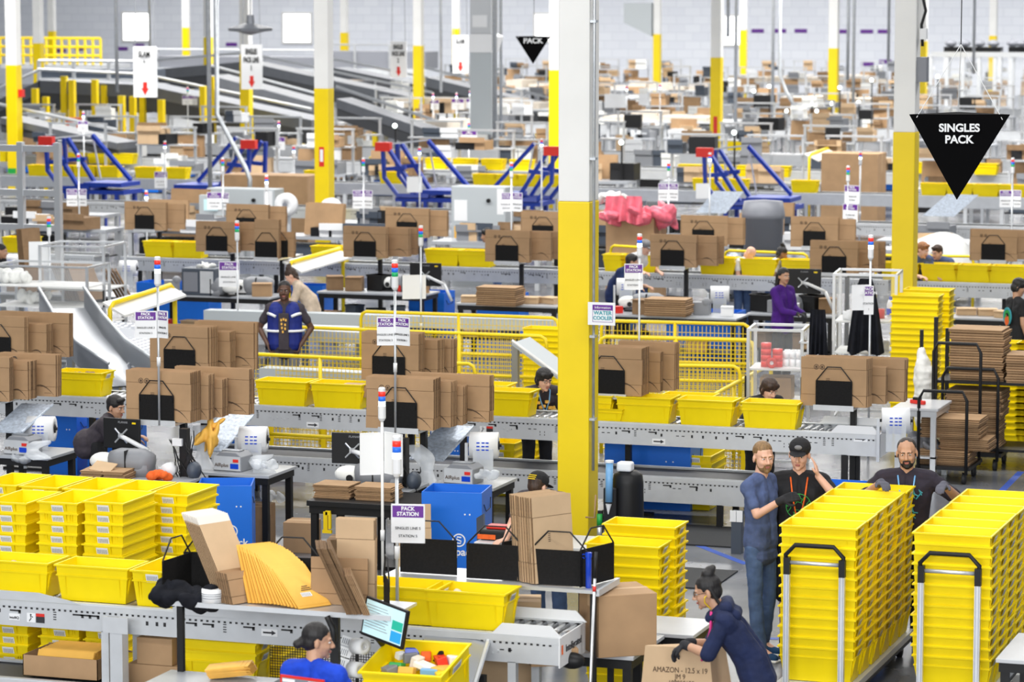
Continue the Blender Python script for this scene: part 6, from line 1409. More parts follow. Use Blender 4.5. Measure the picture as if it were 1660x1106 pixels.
# folding cart posts and white bag
q = gy(1492, 690, 8.0); a = gy(1492, 555, 8.0); r = thing('plastic_bag', 'long white plastic bag hung beside the yellow tote wall', 'bag', (q.x, 8.0, 0)); b = MB(); b.cap((0, 0, a.z - .1), (.03, 0, a.z - .35), .05, .12); b.cap((.03, 0, a.z - .35), (.05, 0, .4), .12, .13)
o = blob('bag_film', b, 'white_foam', r, .015, .05); MB().bb(-.02, .02, -.02, .02, 0, a.z + .15).build('hook_post', 'black_metal', r)

# hand carts with flat cartons at the right
def stack_cart(px, py, w_, d, label, n, where, z0=.2, uh=1.2, loops=(1,), loc=None, tiers=None, yaw=0.0):
    p = loc or gz(px, py, 0); r = thing('carton_cart', label, 'cart', (p[0], p[1], 0), yaw)
    MB().bb(-w_/2, w_/2, 0, d, z0-.04, z0).build('deck', 'black_metal', r)
    for k, h in enumerate(loops):
        y = -.03 + (k % 2)*(d + .05); x = w_/2 - .04
        MB().tube([(-x, y, .12), (-x, y, h-.1), (-x+.05, y, h), (x-.05, y, h), (x, y, h-.1), (x, y, .12)], .019, 10).build('push_loop', 'black_metal', r, True)
    for x in (-w_/2+.08, w_/2-.08):
        for y in (.08, d-.08): MB().cyl((x-.02, y, .065), (x+.02, y, .065), .065, n=16).build('wheel', 'rubber', r, True)
    for (dx, dy, z, nn, cw, cd_, lb) in tiers: R_ = RZ(yaw) @ V((dx, dy, 0)); flat_stack((p[0]+R_.x, p[1]+R_.y, z), nn, cw, cd_, yaw, lb, 'flat cartons on the black carts', t=.021)
    return r
a, c = gy(1515, 690, 6.9), gy(1660, 690, 6.9)
r = thing('shelf_cart', 'tall black two-deck cart with strapped cartons above, cut by the right edge', 'cart', (a.x, 6.9, 0)); W = 2.0
for x in (0, W):
    for y in (0, .7): MB().bb(x-.022, x+.022, y-.022, y+.022, .1, 1.75 if x == 0 and y == 0 else 1.55).build('cart_post', 'black_metal', r)
for z in (.25, 1.02): MB().bb(0, W, 0, .7, z-.03, z).build('deck', 'black_metal', r)
for x in (.05, W-.05):
    for y in (.05, .65): MB().cyl((x-.02, y, .07), (x+.02, y, .07), .07, n=16).build('wheel', 'rubber', r, True)
flat_stack((a.x + .45, 7.25, 1.021), 20, .62, .5, .0, 'the tall pile on the two-deck cart', 'flat cartons on the two-deck cart', t=.0285)
flat_stack((a.x + 1.05, 7.15, 1.021), 11, .5, .45, .05, 'the middle pile on the two-deck cart', 'flat cartons on the two-deck cart', t=.0285)
flat_stack((a.x + 1.65, 7.2, 1.021), 9, .45, .45, -.03, 'the right pile on the two-deck cart', 'flat cartons on the two-deck cart', t=.0285)
flat_stack((a.x + .4, 7.2, .251), 14, .5, .45, .02, 'the lower deck pile on the two-deck cart', 'flat cartons on the two-deck cart', t=.0285)
p = gz(1565, 770, 0)
stack_cart(0, 0, .72, .75, 'black looped cart with stacked cartons, the middle one of three', 0, '', loops=(1.18,), loc=(p.x - .02, p.y + .35), tiers=((0, .36, .201, 18, .6, .5, 'the pile on the middle black looped cart'), (.02, .34, .60, 14, .64, .55, 'the upper pile on the middle black looped cart')))
stack_cart(0, 0, .62, .75, 'black looped cart with low carton piles nearest to the bearded man', 0, '', loops=(1.05, 1.5), loc=(p.x - .12, p.y - .75), tiers=((-.02, .36, .201, 7, .58, .5, 'the low pile on the nearest black looped cart'), (.2, .42, .36, 6, .55, .45, 'the shifted pile on the nearest black looped cart'), (.05, .4, .50, 10, .66, .5, 'the upper pile on the nearest black looped cart')))
q = gz(1640, 665, 0); carton_box((q.x, q.y + .3, 0), .4, .35, .35, .1, 'small brown box on the floor behind the black two-deck cart')
# high nested tote stacks at the right
p = gy(1487, 485, 9.8); tote_stack(p.x - .02, 9.9, 19, 0, 'high stack left of the tall black cart post', 'totes in the right stacks', lab=False)
p = gy(1510, 482, 10.6)
for k in range(19): tote_shape(FAR_TOTES, p.x - .05, 10.7, k*.0795)
p = gy(1570, 520, 8.6)
for k in range(3):
    for i in range(14): tote_shape(FAR_TOTES, gy(1568 + k*62, 600, 8.6).x, 8.6, i*.0795)
# loose totes beyond line B
for (px, py, Y, n, z0, rz, lb) in ((628, 500, 13.2, 6, 0, 0, 'pile beyond the mesh rails, left of the column'), (888, 520, 11.0, 10, 0, 0, 'stack half hidden behind the big column'), (1118, 615, 5.0, 10, 0, .0, 'pile behind the middle line, right of the column'), (790, 612, 4.6, 11, 0, 0, 'left pile behind the middle line by the packer with glasses')):
    q = gy(px, py, Y); tote_stack(q.x, Y, n, rz, lb, 'totes beyond the middle line', z0=z0)
q = gy(850, 618, 4.6); tote_stack(q.x - .1, 4.6, 10, 0, 'right pile behind the middle line by the packer with glasses', 'totes beyond the middle line')
q = gy(770, 612, 4.6)
# ---------------------------------------------------------------- line C and its stations
YC = 19.0
def tote_row(px0, px1, py, Y, z, where, group, n=None, step=.6):
    a, c = gy(px0, py, Y), gy(px1, py, Y); k = max(1, round((c.x - a.x)/(step if Y < 30 else .62))) if n is None else n
    for i in range(k):
        x = a.x + TL/2 + (c.x - a.x - TL)*(i/(max(1, k-1)))
        if Y > 30: tote_shape(FAR_TOTES, x, Y + .05 + TW/2, z)
        else: tote(x, Y + .05 + TW/2, z, 0, 'yellow tote, %s in the third-line row %s' % (ORF[i], where), group, False)
a, c = gy(195, 412, YC), gy(1000, 440, YC)
conveyor(YC, -28, a.x - .5, 'grey conveyor at the left edge behind the signal towers', 1.0, .6, h=.22, roll=False)
conveyor(YC, a.x, gy(1440, 460, YC).x, 'grey conveyor of the third pack line, behind the woman in purple', 1.0, .6, h=.22, roll=False)
conveyor(YC, gy(1484, 455, YC).x, gy(1484, 455, YC).x + 4, 'grey conveyor at the right edge under the two men', 1.0, .6, h=.22, roll=False)
tote_row(0, 62, 400, YC, 1.0, 'at the left edge', 'totes on the third line')
tote_row(228, 326, 410, YC, 1.0, 'left of the carton racks, above the blue box', 'totes on the third line')
tote_row(500, 565, 405, YC, 1.0, 'behind the man in the blue vest', 'totes on the third line')
tote_row(685, 795, 420, YC, 1.0, 'below the dark-haired head in the middle', 'totes on the third line')
tote_row(974, 1062, 420, YC, 1.0, 'right of the big column', 'totes on the third line')
tote_row(1130, 1325, 430, YC, 1.0, 'above the woman in purple', 'totes on the third line')
tote_row(1425, 1446, 435, YC, 1.0, 'just left of the far right column', 'totes on the third line', n=1)
tote_row(1490, 1662, 440, YC, 1.0, 'below the two far men', 'totes on the third line')
SC = [(0, 0, 4, .74, .50, 7), (.4, .3, 4, .6, .46, 1), (.75, .35, 4, .5, .44, 0)]
CR = ((352, 425, 18, 'the far station left of the blue vest', 0), (432, 440, 17.2, 'the far station behind the blue vest', 1), (592, 433, 17.8, 'the far station under the centre tower', 0), (822, 440, 17.8, 'the far station left of the big column', 0), (1090, 445, 17.8, 'the far station left of the woman in purple', 0), (1352, 450, 17.5, 'the far station right of the woman in purple', 0), (1610, 425, 20.5, 'the far station at the right edge', 0))
for (px, py, Y, wh, k) in CR:
    q = gy(px, py, Y); rack((q.x, Y, 1.22), wh, SC[:3] if not k else [(0, 0, 4, .42, .62, 1), (.3, .1, 4, .5, .4, 0)])
for (px, py, Y, wh) in ((235, 385, 21.5, 'the station behind the left tote row'), (400, 390, 21.5, 'the station behind the line, left'), (660, 385, 21.5, 'the station behind the line, centre'), (880, 395, 21.5, 'the station behind the line by the big column'), (1140, 400, 21.5, 'the station behind the line, right'), (1320, 405, 21.8, 'the open box station behind the line')):
    q = gy(px, py, Y); rack((q.x, Y, 1.25), wh, [(0, 0, 3, .8, .5, 7), (.35, .35, 3, .5, .45, 0)])
# station benches in front of line C
for (px, Y, lb, w_) in ((600, 16.4, 'far bench with white dispenser in the centre', 1.8), (820, 15.4, 'far bench with carton packs left of the big column', 1.6), (1085, 14.6, 'far bench below the woman in purple, left part', 2.0), (340, 15.2, 'far bench with the grey printer', 2.0), (1280, 15.4, 'far bench in front of the woman in purple', 1.3), (1560, 15.8, 'far bench under the right line', 1.6), (100, 14.6, 'far bench at the left with fanned cartons', 2.2)):
    q = gy(px, 500, Y); table(q.x - w_/2, q.x + w_/2, Y, Y + .7, .8, lb, 'table_top', shelf=.28)
for (px, Y, lb, w_) in ((815, 17.9, 'blue box under the third line left of the big column', .7), (500, 18.2, 'blue box under the third line behind the man in the blue vest', .7), (290, 17.9, 'long blue box under the third line at the left', 1.3), (1145, 16.4, 'wide blue box below the third line left of the woman in purple', 1.1), (700, 17.8, 'blue box under the third line beside the legs of a bench', .6), (620, 14.2, 'blue box behind the yellow mesh rail', .5)):
    q = gy(px, 470, Y); blue_bin(q.x, Y, .72, lb, w_)
for (px, Y, ya, lb) in ((635, 16.6, .1, 'grey and white tape dispenser on the far centre bench'), (1030, 14.9, .1, 'grey and white tape dispenser right of the big column'), (345, 15.0, 2.9, 'white dispenser on the far left bench'), (395, 15.4, .2, 'white dispenser beside the man in the blue vest'), (1260, 15.6, .1, 'dark grey dispenser before the woman in purple')):
    q = gy(px, 490, Y); dispenser((q.x, Y + .3, .80), ya, lb, 1.2)
q = gy(330, 500, 15.4); r = thing('label_printer', 'dark blue-grey bench printer with a white cloth on top', 'printer', (q.x, 15.4, .80)); MB().bb(-.28, .28, -.2, .2, 0, .42).build('printer_body', 'machine_dark', r, bevel=.02); MB().bb(-.24, .0, -.21, -.2, .06, .36).build('front_window', 'grey_plastic', r); MB().bb(.04, .26, -.206, -.2, .04, .38).build('front_door', 'grey_metal', r)
jumble_bag('cloth', (q.x, 15.4, 1.21), (.3, .2, .1), 'white_foam', 'white cloth on top of the dark bench printer', 'cloth', 41)
for (px, py, Y, yaw, lb) in ((1302, 456, 15.2, .1, 'far monitor back beside the woman in purple'), (690, 445, 16.6, .0, 'far monitor back left of the hooped cartons')):
    screen_back(px, py, Y, .52, .36, yaw, lb)
for (px, py, Y, lb) in ((208, 435, 17.6, 'far printed film roll left above the blue box'), (1167, 478, 16.0, 'far film roll left of the woman in purple'), (1015, 465, 16, 'far film roll behind the big column'), (18, 425, 16.5, 'large white reel at the left edge')):
    q = gy(px, py, Y); film_roll((q.x, Y, q.z), lb)
for (px, py, Y, n, lb) in ((800, 492, 15.0, 9, 'the far bench left of the column'), (1075, 498, 14.4, 8, 'the far bench right of the sign'), (60, 600, 9, 0, '')):
    if n: q = gy(px, py, Y); flat_stack((q.x, Y + .3, .81), n, .62, .4, 0, 'the pack on ' + lb, 'far flat cartons', t=.03)
for (px, py, Y, n, w_, h, ln, ya, lb) in ((150, 515, 13.8, 8, .5, .62, .5, 1.2, 'the fan of dark cartons above the chute'), (195, 510, 13.8, 5, .4, .55, -.5, -1.1, 'the small fan of cartons above the chute'), (60, 520, 13.4, 4, .4, 1.1, .1, 1.3, 'the tall upright cartons left of the clear cabinet')):
    q = gy(px, py, Y); bundle((q.x, Y, .82), n, w_, h, lb, 'fanned cartons by the chute', lean=ln, yaw=ya, pitch=.05 if n > 4 else .03, marks=0, col='card_dark', t=.02)
for i, (px, Y, w_) in enumerate(((600, 16.4, 1.8), (820, 15.4, 1.6), (1085, 14.6, 2.0), (340, 15.2, 2.0), (1280, 15.4, 1.3), (1560, 15.8, 1.6), (100, 14.6, 2.2), (400, 3.2, 1.0), (860, 3.2, .9))):
    x = gy(px, 500, Y).x; nm_ = ('centre bench under the line', 'bench left of the column', 'bench right of the column', 'bench with the dark printer', 'bench of the woman in purple', 'bench at the right', 'bench at the left', 'floor under the left middle line', 'floor by the packer with glasses')[i]
    for k in range(9):
        kd, m_, sz = random.choice((('box', 'card', (.3, .2, .2)), ('box', 'card_dark', (.26, .24, .22)), ('bin', 'black_metal', (.3, .25, .25)), ('bin', 'machine_dark', (.22, .2, .3)), ('box', 'paper', (.18, .15, .14)), ('box', 'card_pale', (.28, .2, .1)), ('device', 'machine_grey', (.24, .2, .18)), ('box', 'red', (.12, .1, .1))))
        top = k < 5 and i < 7; xx = x - w_/2 + .15 + (w_ - .3)*((k % 5)/4.2); z_ = .801 if top else (.281 if i < 7 else 0)
        b = MB(); b.bb(-sz[0]/2, sz[0]/2, -sz[1]/2, sz[1]/2, 0, sz[2]); 
        if kd == 'device': b.ell((sz[0]*.3, -.05, sz[2]), (.07, .07, .07))
        if kd == 'bin': b.bb(-sz[0]/2-.01, sz[0]/2+.01, -sz[1]/2-.01, sz[1]/2+.01, sz[2]-.03, sz[2])
        if kd == 'box': b.bb(-sz[0]/2, sz[0]/2, -sz[1]*.7, -sz[1]*.5, sz[2]-.01, sz[2]+.0)
        o = b.build({'box': 'small_box', 'bin': 'plastic_bin', 'device': 'bench_device'}[kd], m_, None, loc=(xx, Y + random.uniform(.2, .5), z_), rz=random.uniform(-.5, .5))
        tag(o, '%s %s on the %s%s, %s from its left' % ({'card': 'brown', 'card_dark': 'dark brown', 'black_metal': 'black', 'machine_dark': 'dark', 'paper': 'white', 'card_pale': 'pale brown', 'machine_grey': 'grey', 'red': 'red'}[m_], {'box': 'box', 'bin': 'bin', 'device': 'device'}[kd], nm_, '' if top or i > 6 else ', low', ORF[k % 5 if top or i < 7 else k]), kd, 'small goods about the benches')
# left: framed clear cabinet, white bags, aluminium portal
q = gy(75, 480, 13.2); glass_rack(66, 500, 12.6, 1.0, .9, 1.75, .1, 'clear sided aluminium cabinet left of the tall cartons', shelves=(.6, 1.1))
glass_rack(-10, 560, 12.0, 1.5, .8, 1.5, .05, 'aluminium shelf with white bags at the left edge', shelves=(.5, .9, 1.2))
for k in range(5): q = gy(6 + k*14, 455, 12.4); jumble_bag('white_bag', (q.x, 12.4, 1.2 if k < 3 else .9), (.22, .25, .28), 'white_foam', 'white padded bag %s on the shelf at the left edge' % ORF[k], 'bag', 50+k, .015)
r = thing('steel_portal', 'tall double aluminium portal frame behind the left stations', 'frame', (gy(140, 400, 19.8).x, 15.6, 0))
for x, y in ((0, 0), (.55, 0), (1.0, 0), (1.65, 0)): MB().bb(x-.05, x+.05, y-.05, y+.05, 0, 3.1).build('frame_post', 'alu', r)
for z in (1.75, 2.3, 3.0): MB().bb(-1.6, 1.65, -.04, .04, z-.05, z+.05).build('frame_beam', 'alu', r)
# grey platform deck rail behind the guard rails
for (x0, y0, x1, y1, Y, z, lb) in ((0, 340, 900, 352, 31, 1.0, 'long grey conveyor crossing behind the third line'), (975, 350, 1660, 372, 30.4, 1.0, 'long grey conveyor crossing right of the big column')):
    a, c = gy(x0, y0, Y), gy(x1, y1, Y); conveyor(Y, a.x - 1, c.x + 1, lb, 1.0, .7, near=True, roll=False, h=.22, leg_m='grey_metal')
conveyor(38.8, -33, 5, 'grey conveyor carrying the far yellow totes row', 1.0, .7, near=False, roll=False, h=.25, leg_m='grey_metal')
for (a, c, w_) in ((42, 190, 'far back at the left'), (215, 300, 'behind the left blue tippers'), (490, 512, 'beside the extinguisher column'), (612, 665, 'at the middle blue tipper'), (763, 912, 'behind the right middle tipper'), (1120, 1210, 'behind the right blue tipper'), (1280, 1330, 'right of the right blue tipper'), (1490, 1662, 'behind the triangle sign')):
    tote_row(a, c, 290, 38.8, 1.0, w_, 'far totes on the fourth line', step=.8)

# blue tippers
def tipper(px, py, Y, flip, label, tilt=0):
    q = gy(px, py, Y); r = thing('tote_tipper', label, 'machine', (q.x, Y, 0)); r.scale = (-.64 if flip else .64, 1, .78); m = 'tipper_blue'; t = .05
    def bar(*p, n='tipper_bar', mm=m, k=.078): MB().tube(p, k, 4).build(n, mm, r)
    for y in (0, .9):
        bar((-1.35, y, 2.65), (-1.3, y, 1.75), (-.8, y, 1.25), (.35, y, 1.25)); bar((-1.2, y, 2.65), (-.1, y, 1.3)); bar((-1.2, y, 2.0), (-.5, y, 2.05))
    bar((-.2, .9, 2.75), (1.3, .9, 1.45)); bar((-.2, .9, 2.75), (.1, .9, 1.45), n='steel_bar', mm='alu', k=.03); bar((-1.35, 0, 2.68), (-.2, .9, 2.78), n='top_bar', mm='alu', k=.03)
    MB().bb(-1.6, -1.05, -.08, .08, 2.5, 2.75).build('red_grip', 'red', r); MB().bb(.1, 1.6, 0, 1.0, 1.3, 1.42).build('tip_deck', m, r); MB().bb(-.9, 1.7, .0, 1.0, 1.08, 1.2).build('base_frame', m, r)
    for x in (-.6, .2, 1.4):
        for y in (.05, .95): MB().bb(x-.06, x+.06, y-.06, y+.06, 0, 1.1).build('leg', m, r)
    MB().bb(-.4, .6, .2, .8, .35, .5).build('lower_tray', m, r); return r
tipper(130, 260, 35.5, False, 'blue steel tote tipper at the left with a red grip')
tipper(348, 262, 35.5, True, 'blue steel tote tipper left of the extinguisher column, mirrored')
tipper(680, 255, 35.5, False, 'blue steel tote tipper right of the extinguisher column')
tipper(835, 265, 35.0, True, 'blue steel tote tipper just left of the big column, mirrored')
tipper(1205, 270, 35.5, False, 'blue steel tote tipper right of the big column')
# control cabinets, drum, pink film box, reels
for (px, py, Y, w_, h, lb) in ((775, 385, 27.5, 1.1, 1.75, 'grey control cabinet with notices left of the big column'), (390, 375, 29, 1.5, 1.5, 'grey control cabinet at the foot of the bent conduit'), (1550, 150, 58, 1, 1, '')):
    if not lb: continue
    q = gy(px, py, Y); r = thing('control_cabinet', lb, 'cabinet', (q.x - w_/2, Y, 0)); MB().bb(0, w_, 0, .5, 0, h).build('cabinet_body', 'cabinet', r, bevel=.02)
    MB().bb(w_*.06, w_*.3, -.006, 0, h*.62, h*.85).build('notice', 'paper', r); MB().bb(w_*.06, w_*.33, -.006, 0, h*.42, h*.56).build('yellow_notice', 'envelope', r); MB().cyl((w_*.7, 0, h*.85), (w_*.7, -.05, h*.85), .04).build('switch_knob', 'black_metal', r); MB().bb(w_*.85, w_*.97, -.004, 0, h*.7, h*.98).build('name_plate', 'paper', r)
q = gy(342, 350, 27); r = thing('operator_panel', 'grey operator panel with a small lit screen', 'panel', (q.x, 27, 0)); MB().bb(-.25, .25, 0, .15, 1.1, 1.5).build('panel_box', 'cabinet', r); MB().bb(-.15, .15, -.01, 0, 1.2, 1.42).build('screen', 'screen_pale', r); MB().bb(-.05, .05, .02, .12, 0, 1.1).build('stand', 'grey_metal', r)
a, c = gy(1185, 400, 24.5), gy(1237, 345, 24.5); q = gy(1237, 395, 24.6)
r = thing('drum', 'dark grey plastic waste drum with a lid', 'drum', (q.x, 24.6, 0)); MB().lathe([(0, 0), (.30, 0), (.36, 1.0), (.38, 1.0), (.38, 1.06), (.34, 1.2), (0, 1.22)], n=24).build('drum_body', 'grey_plastic', r, True); MB().lathe([(.37, .55), (.385, .58), (.37, .61)], n=24).build('drum_band', 'grey_plastic', r)
r.scale = (1, 1, 1.5)
q = gy(1180, 385, 25); jumble_bag('wrapped_bin', (q.x, 25, 0), (.7, .5, 1.3), 'bubble', 'bin wrapped in grey film left of the waste drum', 'bin', 61, .02)
a, c = gy(982, 380, 24), gy(1060, 380, 24); carton_box(((a.x+c.x)/2, 24.4, 0), c.x-a.x, .8, 1.5, 0, 'very large brown gaylord box with pink film spilling over, right of the big column')
q = gy(1018, 318, 23.9); jumble_bag('pink_film', (q.x + .1, 24.2, 1.42), (1.1, .6, .3), 'pink_film', 'pink plastic film piled on the very large brown box', 'packing film', 62, .02, n=24)
drape(980, 1042, 318, 362, 23.85, 'pink plastic film hanging down the front of the very large brown box', .1, 'pink_film')
q = gy(990, 318, 23.8); jumble_bag('foam_wrap', (q.x, 24.1, 1.75), (.6, .4, .2), 'white_foam', 'cream coloured foam wrap on top of the pink film', 'packing film', 64, .02)
a = gy(1542, 398, 25.0); r = thing('wrap_roll', 'huge half-round white bubble-wrap roll at the far right', 'roll', (a.x - .3, 25, .55)); MB().ring((0, 0, 0), (0, .9, 0), .62, .1, 34).build('winding', 'white_foam', r, True); MB().ring((0, -.01, 0), (0, 0, 0), .3, .1, 24).build('core', 'card_pale', r)
r.location.z = .62
q = gy(1340, 330, 33); 
for (px, py, Y, s_, lb) in ((462, 332, 27, .3, 'white reel on the far machine left of the extinguisher column'), (535, 340, 27, .3, 'second white reel on the far machine by the extinguisher column')):
    q = gy(px, py, Y); r = thing('reel', lb, 'reel', q); MB().ring((0, 0, 0), (0, .12, 0), s_*.75, s_*.15, 26).build('winding', 'paper', r, True); MB().cyl((0, -.02, 0), (0, .14, 0), s_*.16).build('hub', 'grey_plastic', r); MB().bb(-.04, .04, .13, .2, -q.z, .1).build('reel_stand', 'grey_metal', r)
a, c = gy(360, 330, 32.6), gy(500, 330, 32.6); carton_box(((a.x+c.x)/2, 33, 0), c.x-a.x, .9, 1.55, 0, 'wide brown carton wall behind the bent conduit')
a, c = gy(1330, 300, 41.5), gy(1422, 300, 41.5); carton_box(((a.x+c.x)/2, 42, 0), c.x-a.x, .9, 1.75, 0, 'wide brown carton wall left of the triangle sign')
# slanted panels by the right
for (px0, py0, px1, py1, Y, lb) in ((1128, 345, 1158, 310, 30, 'slanted translucent panel right of the white sign'), (1495, 350, 1535, 315, 29, 'slanted translucent panel below the triangle sign')):
    a, c = gy(px0, py0, Y), gy(px1, py1, Y + .6); b = MB(); w_ = .6; b.add([(a.x, Y, a.z), (a.x + w_, Y, a.z), (c.x + w_, Y+.6, c.z), (c.x, Y+.6, c.z), (a.x, Y+.03, a.z), (a.x + w_, Y+.03, a.z), (c.x + w_, Y+.63, c.z), (c.x, Y+.63, c.z)], [(0, 1, 2, 3), (7, 6, 5, 4), (0, 3, 7, 4), (1, 5, 6, 2)]); tag(b.build('metal_slide', 'bubble'), lb, 'slide')

# further signal towers
FT = ((237, 308, 420, 24, (), 'left of the carton pile'), (127, 248, 400, 27, ((111, 126, 306, 334, 'book'), (128, 143, 306, 334, 'book')), 'in front of the left blue tipper'), (361, 255, 400, 27, ((339, 360, 311, 340, 'book'), (361, 373, 312, 340, 'book')), 'in front of the mirrored left tipper'),
      (432, 283, 440, 23, (), 'above the man in the blue vest'), (589, 255, 400, 27, ((574, 589, 308, 338, 'book'), (590, 606, 308, 338, 'book')), 'between column and middle tippers'), (829, 262, 400, 25, ((815, 829, 312, 343, 'book'), (831, 849, 312, 343, 'book')), 'in front of the mirrored middle tipper'),
      (1084, 262, 400, 27, ((1069, 1084, 297, 325, 'book'), (1085, 1101, 297, 325, 'book')), 'right of the pink film box'), (1375, 268, 420, 26, ((1369, 1395, 300, 330, 'book'), (1366, 1392, 330, 360, 'book')), 'with two signs one above the other'), (1642, 255, 400, 27, ((1622, 1640, 308, 336, 'book'), (1643, 1656, 308, 336, 'book')), 'at the right edge by the triangle sign'),
      (476, 235, 330, 34, ((455, 478, 288, 312, 'book'),), 'left of the extinguisher column'), (267, 228, 320, 34, ((253, 271, 278, 305, 'book'),), 'above the left control cabinet'), (452, 195, 270, 48, ((441, 464, 222, 243, 'book'),), 'far left of the extinguisher column'), (760, 197, 270, 46, ((747, 775, 210, 235, 'book'),), 'far left of the mirrored middle tipper'),
      (878, 224, 345, 33, (), 'by the big column top right of the tipper'), (680, 237, 320, 33, ((662, 684, 286, 312, 'back'),), 'over the blue middle tipper'), (1395, 245, 330, 36, (), 'beside the wide brown carton wall'), (1151, 247, 370, 30, ((1130, 1151, 297, 322, 'back'),), 'in front of the right blue tipper'),
      (304, 140, 230, 60, ((297, 311, 155, 170, 'book'), (312, 322, 155, 170, 'book')), 'very far, left under the conveyor bridge'), (702, 150, 220, 62, ((698, 713, 162, 178, 'book'),), 'very far, right of the yellow slim column'), (740, 150, 220, 62, ((731, 754, 160, 178, 'book'),), 'very far, next to the grey duct'), (762, 146, 215, 64, ((755, 775, 160, 176, 'book'),), 'very far, just below the duct'),
      (1016, 138, 250, 60, ((983, 1016, 152, 175, 'back'),), 'very far right of the big column'), (1070, 135, 240, 60, ((1038, 1052, 152, 170, 'back'),), 'very far, before the tan bench tops'), (135, 180, 270, 44, ((128, 142, 196, 212, 'book'),), 'far, above the left blue tipper'))
for (x, t, bt, Y, sg, w_) in FT:
    tower(x, t, bt, Y, 'far signal tower %s' % w_, [(s_[0], s_[1], s_[2], s_[3], s_[4], 'SINGLES LINE', 'STATION') if s_[4] != 'back' else (*s_[:4], 'back', '', '') for s_ in sg], zb=0, scale=1.0, rad=.017, lamp_on=(x % 3 != 1))

# ---------------------------------------------------------------- far benches: rows of stations
rr = random.Random(12)
def far_bench(px, Y, label, kind, step):
    q = gy(px, 300, Y); w_ = (gy(px + step, 300, Y).x - q.x)*.84; r = thing('pack_bench', label, 'bench', (q.x, Y, 0))
    MB().bb(0, w_, 0, .8, .8, .86).build('bench_top', 'table_top', r)
    for x in (.05, w_-.05):
        for y in (.05, .75): MB().bb(x-.04, x+.04, y-.04, y+.04, 0, .8).build('leg', 'grey_metal', r)
    if kind % 3 != 2 and Y > 40:
        for x in (.1, w_-.1): MB().bb(x-.03, x+.03, .7, .76, .86, 2.0).build('upright', 'alu', r)
        MB().bb(.05, w_-.05, .55, .8, 1.5, 1.54).build('upper_shelf', 'alu', r); MB().bb(.05, w_-.05, .68, .76, 1.95, 2.0).build('top_beam', 'alu', r)
    if Y < 60: MB().bb(.1, w_-.1, .1, .7, .3, .33).build('lower_shelf', 'black_metal', r); MB().bb(.2, w_*.5, .1, .6, .33, .7).build('crate', rr.choice(('machine_dark', 'black_metal', 'card_dark', 'blue_box')), r)
    return q.x, w_
kinds = ('brown boxes', 'black bins', 'grey machine', 'white supplies', 'mixed goods')
cnt = 0
for row, (Y, step, py) in enumerate(((25.6, 210, 300), (28.6, 190, 300), (44, 120, 250), (50, 110, 235), (57, 96, 220), (65, 86, 205), (74, 76, 190), (84, 68, 176), (95, 60, 163), (108, 54, 150), (121, 48, 140))):
    px = -20 + rr.uniform(0, 30); k = 0
    while px < 1660:
        if near_col(gy(px, 300, Y).x - .2, gy(px + step, 300, Y).x, Y + .4, 1.6): px += step*.6; continue
        if (row >= 5 and px < 520) or (row >= 8 and px < 700): px += step; continue
        kd = rr.randint(0, 4); x, w_ = far_bench(px, Y + rr.uniform(-.8, .8), 'far pack bench with %s, %s from the left in far row %s' % (kinds[kd], ORF[k], ORF[row]), kd, step)
        y = Y + .35; g = 'goods on bench row ' + ORF[row]
        for t in range(rr.randint(3, 5)):
            bx_ = x + w_*(.18 + .64*rr.random()); m_ = rr.choice(('card', 'card_pale', 'card_pale', 'card_dark', 'black_metal', 'black_metal', 'machine_grey', 'machine_grey', 'paper', 'white_foam', 'machine_dark')); hh = rr.uniform(.15, .42 if row > 1 else .3)
            b = MB(); bw = rr.uniform(.3, min(.9, w_*.45))
            b.bb(-bw/2, bw/2, -.25, .25, 0, hh)
            if m_ != 'black_metal': b.bb(-bw/2, bw/2, -.3, -.25, hh-.05, hh+.08)
            nm = {'black_metal': 'divider_bin', 'machine_grey': 'bench_machine', 'machine_dark': 'bench_scale', 'paper': 'supply_box', 'white_foam': 'supply_bag'}.get(m_, 'carton_box')
            if row > 6 and m_ in ('card', 'card_pale', 'card_dark'):
                FAR_CART.T = Matrix.Translation((bx_, y, .861 if t % 2 == 0 or kd % 3 == 2 or row < 2 else 1.541)) @ Matrix.Rotation(rr.uniform(-.3, .3), 4, 'Z'); FAR_CART.add(b.v, b.f, {'card': 0, 'card_pale': 1, 'card_dark': 2}[m_]); FAR_CART.T = None; continue
            o = b.build(nm, m_, None, loc=(bx_, y, .861 if t % 2 == 0 or kd % 3 == 2 or row < 2 else 1.541), rz=rr.uniform(-.3, .3))
            tag(o, {'machine_dark': 'dark bench scale', 'black_metal': 'black divider bin', 'machine_grey': 'grey bench machine', 'paper': 'white supply box', 'white_foam': 'white supply bag'}.get(m_, 'brown carton') + ' on bench %s of far row %s, %s item' % (ORF[k], ORF[row], ORF[t]), nm.replace('_', ' '), g)
            cnt += 1
        if rr.random() < .5:
            far_bundle((x + w_*.4, Y + .3, .87), 5, min(.9, w_*.6), .6, rr.uniform(-.3, .3))
        px += step*rr.uniform(1.0, 1.3); k += 1
